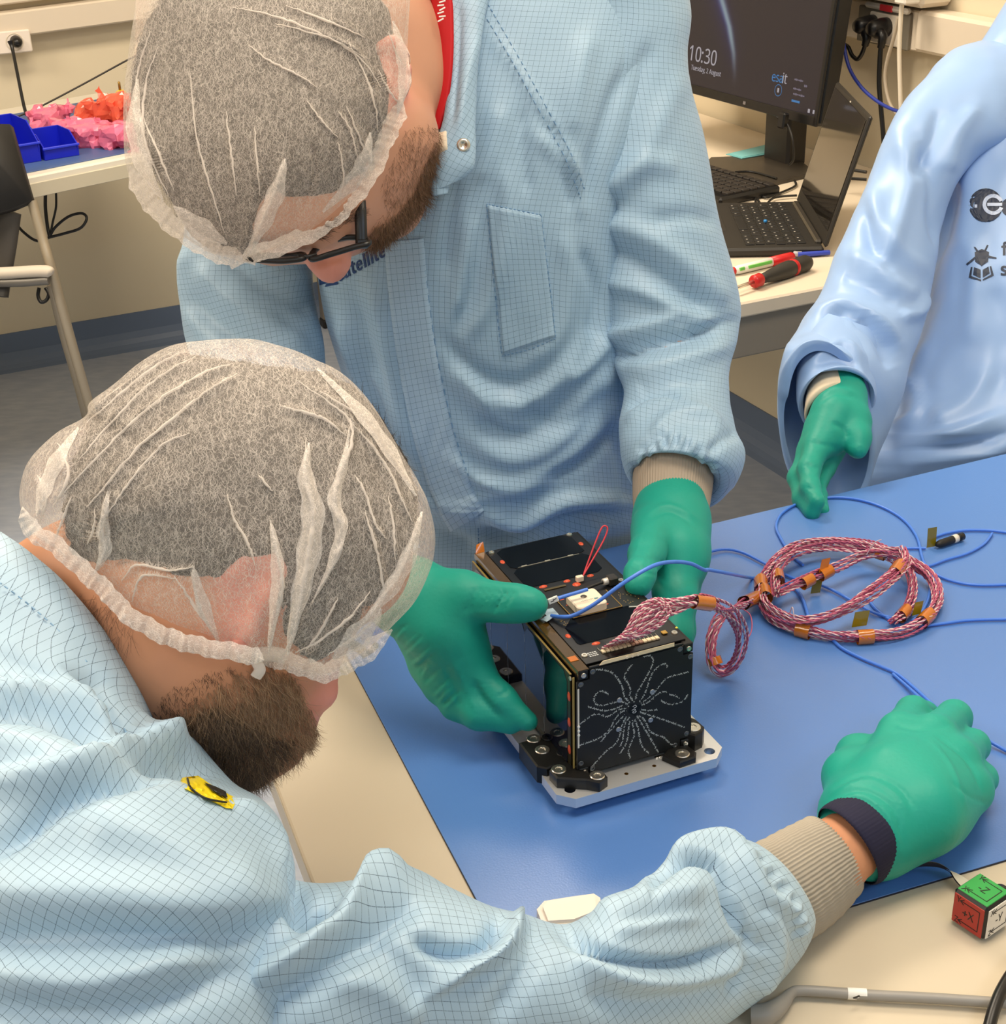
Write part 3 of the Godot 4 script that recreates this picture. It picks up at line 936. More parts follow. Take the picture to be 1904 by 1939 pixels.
func skin(rings: Array, n: int, step: float, folds: Array, rough := 0.0, turn := 0.0, seed_ := 1) -> Hull:
	var S := Hull.new()
	var dense := []
	for i in rings.size() - 1:
		var g := []
		for j in [maxi(i - 1, 0), i, i + 1, mini(i + 2, rings.size() - 1)]:
			var q: Array = (rings[j] as Array).duplicate()
			while q.size() < 9: q.append([0.0, 0.0, 0.0, 0.0, 0.0, 0.0, 0.0, 0.0, 1.0][q.size()])
			g.append(q)
		var len := V((g[1][0] + g[1][2]) / 2, (g[1][1] + g[1][3]) / 2, g[1][4]).distance_to(V((g[2][0] + g[2][2]) / 2, (g[2][1] + g[2][3]) / 2, g[2][4]))
		var m := maxi(2, int(len / step))
		for e in m + (1 if i == rings.size() - 2 else 0):
			var t := float(e) / m
			var q := []
			for c in 9: q.append(cubic_interpolate(g[1][c], g[2][c], g[0][c], g[3][c], t))
			dense.append(q)
	S.rows = dense.size()
	S.cols = n + 1
	S.pos.resize(S.rows * S.cols)
	S.uv.resize(S.rows * S.cols)
	var along_ := 0.0
	var before := Vector3.INF
	var cs := cos(turn)
	var sn := sin(turn)
	for i in S.rows:
		var q: Array = dense[i]
		var l := V(q[0], q[1], q[4])
		var r := V(q[2], q[3], q[4])
		var c := (l + r) / 2
		var a := (r - l) / 2
		var b: Vector3 = (EYE - c).normalized() * q[5]
		var bow: Vector3 = R * Vector3(q[6], -q[7], 0) * (q[4] / FOCAL)
		if before != Vector3.INF: along_ += c.distance_to(before)
		before = c
		var ex: float = 1.0 / maxf(q[8], 0.2)
		var arc := PackedFloat32Array()
		arc.resize(S.cols)
		for k in S.cols:
			var f := TAU * k / n - PI / 2     # starts at the back
			var x := signf(cos(f)) * pow(absf(cos(f)), ex)
			var y := signf(sin(f)) * pow(absf(sin(f)), ex)
			S.pos[i * S.cols + k] = c + a * x + b * y + bow * y
			arc[k] = 0.0 if k == 0 else arc[k - 1] + S.pos[i * S.cols + k].distance_to(S.pos[i * S.cols + k - 1])
		var front := arc[n / 2]
		for k in S.cols:
			var w := Vector2(arc[k] - front, along_)
			S.uv[i * S.cols + k] = Vector2(w.x * cs - w.y * sn, w.x * sn + w.y * cs)
	S.normals()
	var mid := (S.rows / 2) * S.cols + n / 2
	if S.nrm[mid].dot(EYE - S.pos[mid]) < 0.0:
		S.sgn = -1.0
		S.normals()
	raise(S, folds, rough, seed_)
	return S

# folds: [points, half width in pixels, height in mm, skew]; a fold rises (or sinks) along its line on the side one sees
func raise(S: Hull, folds: Array, rough := 0.0, seed_ := 1) -> void:
	var f := FastNoiseLite.new()
	f.seed = seed_
	f.frequency = 7.0
	f.fractal_octaves = 3
	var segs := []
	for w in folds:
		var p: Array = w[0]
		var v := PackedVector3Array()
		for q in p: v.append(Vector3(q[0], q[1], 0))
		var line := smooth(Array(v), 5) if v.size() > 2 else v
		var bb := Rect2(line[0].x, line[0].y, 0, 0)
		for q in line: bb = bb.expand(Vector2(q.x, q.y))
		segs.append([line, bb.grow(w[1] * 3.0), w[1], w[2] * 0.001, w[3] if w.size() > 3 else 0.0])
	for i in S.pos.size():
		var p := S.pos[i]
		var n := S.nrm[i]
		var facing := n.dot((EYE - p).normalized())
		var d := 0.0
		if rough > 0.0:
			d += (f.get_noise_3dv(p * Vector3(1, 0.55, 1)) ) * rough
		if facing > 0.0:
			var q3 := seen(p)
			var q := Vector2(q3.x, q3.y)
			var fw := smoothstep(0.0, 0.35, facing)
			for sg in segs:
				if not (sg[1] as Rect2).has_point(q): continue
				var line: PackedVector3Array = sg[0]
				var best := 1e9
				var side := 0.0
				var where := 0.0
				for j in line.size() - 1:
					var a := Vector2(line[j].x, line[j].y)
					var e := Vector2(line[j + 1].x, line[j + 1].y) - a
					var t := clampf((q - a).dot(e) / maxf(e.length_squared(), 1e-6), 0.0, 1.0)
					var off := q - a - e * t
					var dd := off.length_squared()
					if dd < best:
						best = dd
						side = signf(e.cross(off))
						where = (j + t) / (line.size() - 1)
				var w: float = sg[2] * (1.0 + sg[4] * side)
				var x := sqrt(best) / w
				if x < 3.0:
					var ends := smoothstep(0.0, 0.2, where) * smoothstep(1.0, 0.8, where)
					d += sg[3] * exp(-x * x) * fw * (0.25 + 0.75 * ends)
		S.pos[i] = p + n * d
	if S.cols > 0: S.normals()

# remember what the eye sees of a skin, so that seams, pockets and prints can be laid on it
func remember(S: Hull) -> void:
	S.px.resize(S.pos.size())
	S.cells = {}
	for i in S.pos.size():
		S.px[i] = seen(S.pos[i])
		if S.nrm[i].dot((EYE - S.pos[i]).normalized()) > 0.02:
			var c := Vector2i(int(floor(S.px[i].x / CELL)), int(floor(S.px[i].y / CELL)))
			if not S.cells.has(c): S.cells[c] = PackedInt32Array()
			S.cells[c].append(i)

func on(S: Hull, u: float, v: float, lift := 0.001) -> Vector3:
	if S.cells.is_empty(): remember(S)
	var c := Vector2i(int(floor(u / CELL)), int(floor(v / CELL)))
	for reach in [1, 3, 8]:
		var sum := 0.0
		var dep := 0.0
		var n := Vector3()
		for dx in range(-reach, reach + 1):
			for dy in range(-reach, reach + 1):
				var got: Variant = S.cells.get(c + Vector2i(dx, dy))
				if got == null: continue
				for i: int in got:
					var w := 1.0 / pow(9.0 + Vector2(S.px[i].x - u, S.px[i].y - v).length_squared(), 2.0)
					sum += w
					dep += w * S.px[i].z
					n += w * S.nrm[i]
		if sum > 0.0:
			return V(u, v, dep / sum) + n.normalized() * lift
	return V(u, v, 1.4)

func objm(called: String, m: Mesh, material: Material, parent: Node = null, kind := "") -> MeshInstance3D:
	var o := MeshInstance3D.new()
	o.name = called if parent else numbered(called)
	o.mesh = m
	o.material_override = material
	(parent if parent else self).add_child(o, true)
	if kind: o.set_meta("kind", kind)
	return o

# a patch of cloth sewn on a skin: four sides of a quad in pixels, raised by lift
func patch(S: Hull, q: Array, nu: int, nv: int, lift: float, thick: float, uvs := 0.0055) -> ArrayMesh:
	var P := Hull.new()
	P.rows = nv + 1
	P.cols = nu + 1
	P.pos.resize(P.rows * P.cols)
	P.uv.resize(P.rows * P.cols)
	P.nrm.resize(P.rows * P.cols)
	var w := Vector2(q[1][0] - q[0][0], q[1][1] - q[0][1]).length()
	var h := Vector2(q[3][0] - q[0][0], q[3][1] - q[0][1]).length()
	var d := seen(on(S, q[0][0], q[0][1])).z / FOCAL
	for j in P.rows:
		for i in P.cols:
			var s := float(i) / nu
			var t := float(j) / nv
			var a := Vector2(q[0][0], q[0][1]).lerp(Vector2(q[1][0], q[1][1]), s)
			var b := Vector2(q[3][0], q[3][1]).lerp(Vector2(q[2][0], q[2][1]), s)
			var c := a.lerp(b, t)
			var edge := 0.0 if (i == 0 or j == 0 or i == nu or j == nv) else 1.0
			P.pos[j * P.cols + i] = on(S, c.x, c.y, lift * edge + (thick if edge > 0.5 else -0.002))
			P.uv[j * P.cols + i] = Vector2(s * w * d, t * h * d)
	for j in P.rows:
		for i in P.cols:
			var u := P.pos[j * P.cols + mini(i + 1, nu)] - P.pos[j * P.cols + maxi(i - 1, 0)]
			var v := P.pos[mini(j + 1, nv) * P.cols + i] - P.pos[maxi(j - 1, 0) * P.cols + i]
			var n := u.cross(v).normalized()
			if n.dot(EYE - P.pos[j * P.cols + i]) < 0: n = -n
			P.nrm[j * P.cols + i] = n
	return P.mesh()

# a thread or seam lying on a skin
func seam(S: Hull, p: Array, r: float, lift := 0.0006, each := 8, flat := 1.0) -> SurfaceTool:
	var v := []
	for q in p: v.append(Vector3(q[0], q[1], 0))
	var line := smooth(v, each)
	var out := PackedVector3Array()
	for q in line: out.append(on(S, q.x, q.y, lift))
	var s := begin()
	tube(s, out, r, 6, false, flat)
	return done(s)

func stitches(S: Hull, p: Array, each := 10) -> SurfaceTool:
	var v := []
	for q in p: v.append(Vector3(q[0], q[1], 0))
	var line := smooth(v, each)
	var s := begin()
	for i in range(0, line.size() - 1, 2):
		tube(s, PackedVector3Array([on(S, line[i].x, line[i].y, 0.0005), on(S, line[i + 1].x, line[i + 1].y, 0.0005)]), 0.0005, 5)
	return done(s)

# lettering laid on a skin: the text's own x and y go along two directions in pixels
func printed(called: String, S: Hull, parent: Node, text: String, at: Vector2, right: Vector2, up: Vector2, m: Material, weight := 700) -> void:
	var t := lettering(text, 1.0, "Droid Sans", 0.02, weight)
	var a: Array = t.surface_get_arrays(0)
	var v: PackedVector3Array = a[Mesh.ARRAY_VERTEX]
	var box_ := AABB(v[0], Vector3())
	for q in v: box_ = box_.expand(q)
	for i in v.size():
		var q := v[i] - box_.position
		var c := at + right * q.x + up * q.y
		v[i] = on(S, c.x, c.y, 0.0008 if v[i].z > 0.0 else 0.0)
	laid(called, a, v, m, parent)

func laid(called: String, a: Array, v: PackedVector3Array, m: Material, parent: Node) -> void:
	var s := begin()
	s.set_smooth_group(-1)
	var idx: PackedInt32Array = a[Mesh.ARRAY_INDEX] if a[Mesh.ARRAY_INDEX] != null else PackedInt32Array(range(v.size()))
	for i in range(0, idx.size() - 2, 3):
		for j in 3: s.add_vertex(v[idx[i + j]])
	obj(called, done(s), m, parent)

# a flat emblem of one or more outlines laid on a skin
func emblem(called: String, S: Hull, parent: Node, outlines: Array, m: Material, lift := 0.0008) -> void:
	var s := begin()
	s.set_smooth_group(-1)
	for o in outlines:
		var p := PackedVector2Array()
		for q in o: p.append(Vector2(q[0], q[1]))
		var t := Geometry2D.triangulate_polygon(p)
		for i in range(0, t.size(), 3):
			# split each triangle so that it follows the cloth
			var c := [p[t[i]], p[t[i + 1]], p[t[i + 2]]]
			split(s, S, c[0], c[1], c[2], lift, 0)
	obj(called, done(s), m, parent)

func split(s: SurfaceTool, S: Hull, a: Vector2, b: Vector2, c: Vector2, lift: float, deep: int) -> void:
	var l := maxf(a.distance_to(b), maxf(b.distance_to(c), c.distance_to(a)))
	if l > 10.0 and deep < 5:
		var ab := (a + b) / 2
		var bc := (b + c) / 2
		var ca := (c + a) / 2
		split(s, S, a, ab, ca, lift, deep + 1)
		split(s, S, ab, b, bc, lift, deep + 1)
		split(s, S, ca, bc, c, lift, deep + 1)
		split(s, S, ab, bc, ca, lift, deep + 1)
		return
	var A := on(S, a.x, a.y, lift)
	tri(s, A, on(S, b.x, b.y, lift), on(S, c.x, c.y, lift), EYE - A)

# ---------------------------------------------------------------- bodies: bones with radii joined into one surface
class Field:
	var a := PackedVector3Array()
	var e := PackedVector3Array()
	var inv := PackedFloat32Array()
	var r0 := PackedFloat32Array()
	var dr := PackedFloat32Array()
	var col := PackedColorArray()
	var cut := PackedByteArray()
	var kk := PackedFloat32Array()
	var k := 0.012
	var lo := Vector3.INF
	var hi := -Vector3.INF

	func bone(p: Vector3, q: Vector3, rp: float, rq: float, c := Color.WHITE, hollow := false) -> void:
		a.append(p)
		e.append(q - p)
		inv.append(1.0 / maxf((q - p).length_squared(), 1e-9))
		r0.append(rp)
		dr.append(rq - rp)
		col.append(c)
		cut.append(1 if hollow else 0)
		kk.append(k)
		if not hollow:
			var r := Vector3.ONE * (maxf(rp, rq) + 0.012)
			lo = lo.min(p - r).min(q - r)
			hi = hi.max(p + r).max(q + r)

	func dist(p: Vector3) -> float:
		var res := 1e3
		for i in a.size():
			var pa := p - a[i]
			var h := clampf(pa.dot(e[i]) * inv[i], 0.0, 1.0)
			var d := (pa - e[i] * h).length() - r0[i] - dr[i] * h
			if cut[i] == 1:
				var g := maxf(kk[i] - absf(-d - res), 0.0)
				res = maxf(res, -d) + g * g / (4.0 * kk[i])
			else:
				var g := maxf(kk[i] - absf(d - res), 0.0)
				res = minf(res, d) - g * g / (4.0 * kk[i])
		return res

	# the bones that can matter within h of c
	func near(c: Vector3, h: float) -> Field:
		var d := PackedFloat32Array()
		var least := 1e3
		for i in a.size():
			var pa := c - a[i]
			var t := clampf(pa.dot(e[i]) * inv[i], 0.0, 1.0)
			var x := (pa - e[i] * t).length() - r0[i] - dr[i] * t
			d.append(x)
			if cut[i] == 0: least = minf(least, x)
		var f := Field.new()
		f.k = k
		for i in a.size():
			if (cut[i] == 0 and d[i] < least + 2.2 * h + kk[i] + k) or (cut[i] == 1 and d[i] < h * 1.2 + kk[i] + k):
				f.a.append(a[i])
				f.e.append(e[i])
				f.inv.append(inv[i])
				f.r0.append(r0[i])
				f.dr.append(dr[i])
				f.cut.append(cut[i])
				f.kk.append(kk[i])
		return f

	func tint(p: Vector3) -> Color:
		var sum := 0.0
		var c := Color(0, 0, 0)
		for i in a.size():
			if cut[i] == 1: continue
			var pa := p - a[i]
			var h := clampf(pa.dot(e[i]) * inv[i], 0.0, 1.0)
			var d := absf((pa - e[i] * h).length() - r0[i] - dr[i] * h)
			var w := 1.0 / pow(d + 0.003, 3.0)
			sum += w
			c += col[i] * w
		c = c / sum
		c.a = 1.0
		return c

# surface nets: one vertex in each crossed cell, a quad round each crossed edge
func nets(F: Field, cell: float, s_tint := false, wrinkle: FastNoiseLite = null, amp := 0.0) -> ArrayMesh:
	var B := 4
	var n := Vector3i(((F.hi - F.lo) / cell).ceil()) + Vector3i.ONE * 2
	var nb := Vector3i((n.x + B) / B, (n.y + B) / B, (n.z + B) / B)
	n = nb * B
	var vals := {}
	var verts := PackedVector3Array()
	var at := {}
	var sy := n.x + 1
	var sz := sy * (n.y + 1)
	var active := []
	for bz in nb.z:
		for by in nb.y:
			for bx in nb.x:
				var c := F.lo + Vector3(bx * B + B * 0.5, by * B + B * 0.5, bz * B + B * 0.5) * cell
				if absf(F.dist(c)) < cell * B * 0.5 * 1.75 + 0.003:
					active.append(Vector3i(bx, by, bz))
	var offs := PackedInt32Array()
	for dz in 2:
		for dy in 2:
			for dx in 2: offs.append(dx + dy * sy + dz * sz)
	var edges := [[0, 1], [2, 3], [4, 5], [6, 7], [0, 2], [1, 3], [4, 6], [5, 7], [0, 4], [1, 5], [2, 6], [3, 7]]
	for b: Vector3i in active:
		var L := F.near(F.lo + (Vector3(b) + Vector3.ONE * 0.5) * B * cell, cell * B * 0.9)
		for z in range(b.z * B, b.z * B + B + 1):
			for y in range(b.y * B, b.y * B + B + 1):
				for x in range(b.x * B, b.x * B + B + 1):
					var id := x + y * sy + z * sz
					if not vals.has(id):
						var p := F.lo + Vector3(x, y, z) * cell
						vals[id] = L.dist(p) + (wrinkle.get_noise_3dv(p) * amp if wrinkle else 0.0)
		for z in range(b.z * B, b.z * B + B):
			for y in range(b.y * B, b.y * B + B):
				for x in range(b.x * B, b.x * B + B):
					var id := x + y * sy + z * sz
					var v := PackedFloat32Array()
					var neg := 0
					for o in offs:
						var d: float = vals[id + o]
						v.append(d)
						if d < 0.0: neg += 1
					if neg == 0 or neg == 8: continue
					var sum := Vector3()
					var cnt := 0
					for eg in edges:
						var d0 := v[eg[0]]
						var d1 := v[eg[1]]
						if (d0 < 0.0) == (d1 < 0.0): continue
						var t := d0 / (d0 - d1)
						var p0 := Vector3(eg[0] & 1, (eg[0] >> 1) & 1, eg[0] >> 2)
						var p1 := Vector3(eg[1] & 1, (eg[1] >> 1) & 1, eg[1] >> 2)
						sum += p0.lerp(p1, t)
						cnt += 1
					at[id] = verts.size()
					verts.append(F.lo + (Vector3(x, y, z) + sum / cnt) * cell)
	var idx := PackedInt32Array()
	var steps := [1, sy, sz]
	for id: int in at:
		var d0: float = vals[id]
		for ax in 3:
			var o1: int = steps[(ax + 1) % 3]
			var o2: int = steps[(ax + 2) % 3]
			var d1: float = vals[id + steps[ax]]
			if (d0 < 0.0) == (d1 < 0.0): continue
			if not (at.has(id - o1) and at.has(id - o2) and at.has(id - o1 - o2)): continue
			var q := [at[id], at[id - o1], at[id - o1 - o2], at[id - o2]]
			if d0 < 0.0: idx.append_array(PackedInt32Array([q[0], q[2], q[1], q[0], q[3], q[2]]))
			else: idx.append_array(PackedInt32Array([q[0], q[1], q[2], q[0], q[2], q[3]]))
	var nr := PackedVector3Array()
	nr.resize(verts.size())
	for i in range(0, idx.size(), 3):
		var fn := (verts[idx[i + 2]] - verts[idx[i]]).cross(verts[idx[i + 1]] - verts[idx[i]])
		for j in 3: nr[idx[i + j]] += fn
	var cols := PackedColorArray()
	for i in verts.size():
		nr[i] = nr[i].normalized()
		if s_tint: cols.append(F.tint(verts[i]))
	var arr := []
	arr.resize(Mesh.ARRAY_MAX)
	arr[Mesh.ARRAY_VERTEX] = verts
	arr[Mesh.ARRAY_NORMAL] = nr
	if s_tint: arr[Mesh.ARRAY_COLOR] = cols
	arr[Mesh.ARRAY_INDEX] = idx
	var m := ArrayMesh.new()
	m.add_surface_from_arrays(Mesh.PRIMITIVE_TRIANGLES, arr)
	return m

# several meshes of one material as one
func joined(parts: Array) -> ArrayMesh:
	var v := PackedVector3Array()
	var n := PackedVector3Array()
	var c := PackedColorArray()
	var x := PackedInt32Array()
	for m: ArrayMesh in parts:
		var a := m.surface_get_arrays(0)
		var base := v.size()
		v.append_array(a[Mesh.ARRAY_VERTEX])
		n.append_array(a[Mesh.ARRAY_NORMAL])
		if a[Mesh.ARRAY_COLOR] != null: c.append_array(a[Mesh.ARRAY_COLOR])
		for i: int in a[Mesh.ARRAY_INDEX]: x.append(i + base)
	var arr := []
	arr.resize(Mesh.ARRAY_MAX)
	arr[Mesh.ARRAY_VERTEX] = v
	arr[Mesh.ARRAY_NORMAL] = n
	if c.size() == v.size(): arr[Mesh.ARRAY_COLOR] = c
	arr[Mesh.ARRAY_INDEX] = x
	var o := ArrayMesh.new()
	o.add_surface_from_arrays(Mesh.PRIMITIVE_TRIANGLES, arr)
	return o

# bones given as [u, v, depth, radius mm] along a chain
func chain(F: Field, p: Array, c := Color.WHITE) -> void:
	for i in p.size() - 1:
		F.bone(V(p[i][0], p[i][1], p[i][2]), V(p[i + 1][0], p[i + 1][1], p[i + 1][2]), p[i][3] * 0.001, p[i + 1][3] * 0.001, c)

# creases pressed into a meshed body; returns the mesh with fresh normals
func creased(m: ArrayMesh, folds: Array, rough := 0.0, seed_ := 3) -> ArrayMesh:
	var a := m.surface_get_arrays(0)
	var S := Hull.new()
	S.pos = a[Mesh.ARRAY_VERTEX]
	S.nrm = a[Mesh.ARRAY_NORMAL]
	raise(S, folds, rough, seed_)
	a[Mesh.ARRAY_VERTEX] = S.pos
	var idx: PackedInt32Array = a[Mesh.ARRAY_INDEX]
	var acc := PackedVector3Array()
	acc.resize(S.pos.size())
	for i in range(0, idx.size(), 3):
		var n := (S.pos[idx[i + 2]] - S.pos[idx[i]]).cross(S.pos[idx[i + 1]] - S.pos[idx[i]])
		for j in 3: acc[idx[i + j]] += n
	for i in acc.size():
		acc[i] = acc[i].normalized()
		if acc[i].dot(S.nrm[i]) < 0.0: acc[i] = -acc[i]
	a[Mesh.ARRAY_NORMAL] = acc
	var o := ArrayMesh.new()
	o.add_surface_from_arrays(Mesh.PRIMITIVE_TRIANGLES, a)
	return o

# a soft cap drawn by its outline: it bulges towards the eye, and wraps round behind; open where `open` says
func cap(outline: Array, centre: Vector2, d: float, bulge: float, back: float, open: Array, folds: Array, n := 300, rows := 90) -> Hull:
	var v := []
	for q in outline: v.append(Vector3(q[0], q[1], 0))
	var line := smooth(v, 8, true)
	# outline resampled by angle about the centre
	var rad := PackedFloat32Array()
	rad.resize(n + 1)
	for k in n + 1:
		var a := TAU * k / n
		var dir := Vector2(cos(a), sin(a))
		var best := 0.0
		for i in line.size():
			var p := Vector2(line[i].x, line[i].y) - centre
			var q := Vector2(line[(i + 1) % line.size()].x, line[(i + 1) % line.size()].y) - centre
			var hit: Variant = Geometry2D.segment_intersects_segment(Vector2.ZERO, dir * 3000.0, p, q)
			if hit != null: best = maxf(best, (hit as Vector2).length())
		rad[k] = best
	var S := Hull.new()
	S.rows = rows + 1
	S.cols = n + 1
	var flip := 1.0
	for j in rows + 1:
		for k in n + 1:
			var a := TAU * k / n
			var deg := rad_to_deg(a)
			var last := 150.0
			for o in open:
				var x := fposmod(deg - o[0], 360.0)
				if x < o[1]: last = lerpf(150.0, 98.0, smoothstep(0.0, 14.0, minf(x, o[1] - x)))
			var th := deg_to_rad(last) * j / rows
			var pix := centre + Vector2(cos(a), sin(a)) * rad[k] * sin(th)
			var dep := d - cos(th) * (bulge if th < PI / 2 else back)
			S.pos.append(V(pix.x, pix.y, dep))
			var s := rad[k] * d / FOCAL * th / 1.45
			S.uv.append(Vector2(cos(a), sin(a)) * s)
	S.normals()
	for i in n + 1: S.nrm[i] = (EYE - S.pos[i]).normalized()
	# outward everywhere
	var mid := V(centre.x, centre.y, d)
	for i in S.nrm.size():
		if S.nrm[i].dot(S.pos[i] - mid) < 0.0: S.nrm[i] = -S.nrm[i]
	raise_keep(S, folds, mid)
	return S

func raise_keep(S: Hull, folds: Array, mid: Vector3) -> void:
	var c := S.cols
	S.cols = 0
	raise(S, folds, 0.006, 5)
	S.cols = c
	# close the pole and make normals again
	S.normals()
	for i in S.cols: S.nrm[i] = (EYE - S.pos[i]).normalized()
	for i in S.nrm.size():
		if S.nrm[i].dot(S.pos[i] - mid) < 0.0: S.nrm[i] = -S.nrm[i]

# short hairs rooted on a mesh inside an outline of pixels
func hairs(called: String, parent: Node, m: ArrayMesh, region: Array, count: int, length: float, flow: Vector3, c: Color, thick := 0.00016, lean := 0.8) -> void:
	var a := m.surface_get_arrays(0)
	var pos: PackedVector3Array = a[Mesh.ARRAY_VERTEX]
	var nr: PackedVector3Array = a[Mesh.ARRAY_NORMAL]
	var poly := PackedVector2Array()
	for q in region: poly.append(Vector2(q[0], q[1]))
	var roots := PackedInt32Array()
	for i in pos.size():
		if nr[i].dot(EYE - pos[i]) < -0.1: continue
		var q := seen(pos[i])
		if Geometry2D.is_point_in_polygon(Vector2(q.x, q.y), poly): roots.append(i)
	if roots.is_empty(): return
	var s := begin()
	tube(s, PackedVector3Array([Vector3(0, 0, 0), Vector3(0.06, 0.35, 0), Vector3(0.2, 0.7, 0), Vector3(0.42, 1, 0)]), [1.0, 0.8, 0.55, 0.12].map(func(x): return x * thick / length), 4)
	var mm := MultiMesh.new()
	mm.transform_format = MultiMesh.TRANSFORM_3D
	mm.mesh = done(s).commit()
	mm.instance_count = count
	for i in count:
		var r := roots[rng.randi() % roots.size()]
		var n := nr[r]
		var dir := (n * (1.0 - lean) + (flow - n * flow.dot(n)).normalized() * lean + Vector3(rng.randf_range(-0.5, 0.5), rng.randf_range(-0.5, 0.5), rng.randf_range(-0.5, 0.5)) * 0.8).normalized()
		if dir.dot(n) < 0.08: dir = (dir + n * 0.3).normalized()
		var x := dir.cross(n)
		x = x.normalized() if x.length() > 0.01 else dir.cross(Vector3(0.3, 0.7, 0.2)).normalized()
		x = x.rotated(dir, rng.randf() * TAU)
		var l := length * rng.randf_range(0.5, 1.15)
		mm.set_instance_transform(i, Transform3D(Basis(x * l, dir * l, x.cross(dir) * l), pos[r] + Vector3(rng.randf_range(-1, 1), rng.randf_range(-1, 1), rng.randf_range(-1, 1)) * 0.0014))
	var o := MultiMeshInstance3D.new()
	o.name = called
	o.multimesh = mm
	o.material_override = mat(c, 0.5)
	o.set_meta("kind", "stuff")
	parent.add_child(o, true)

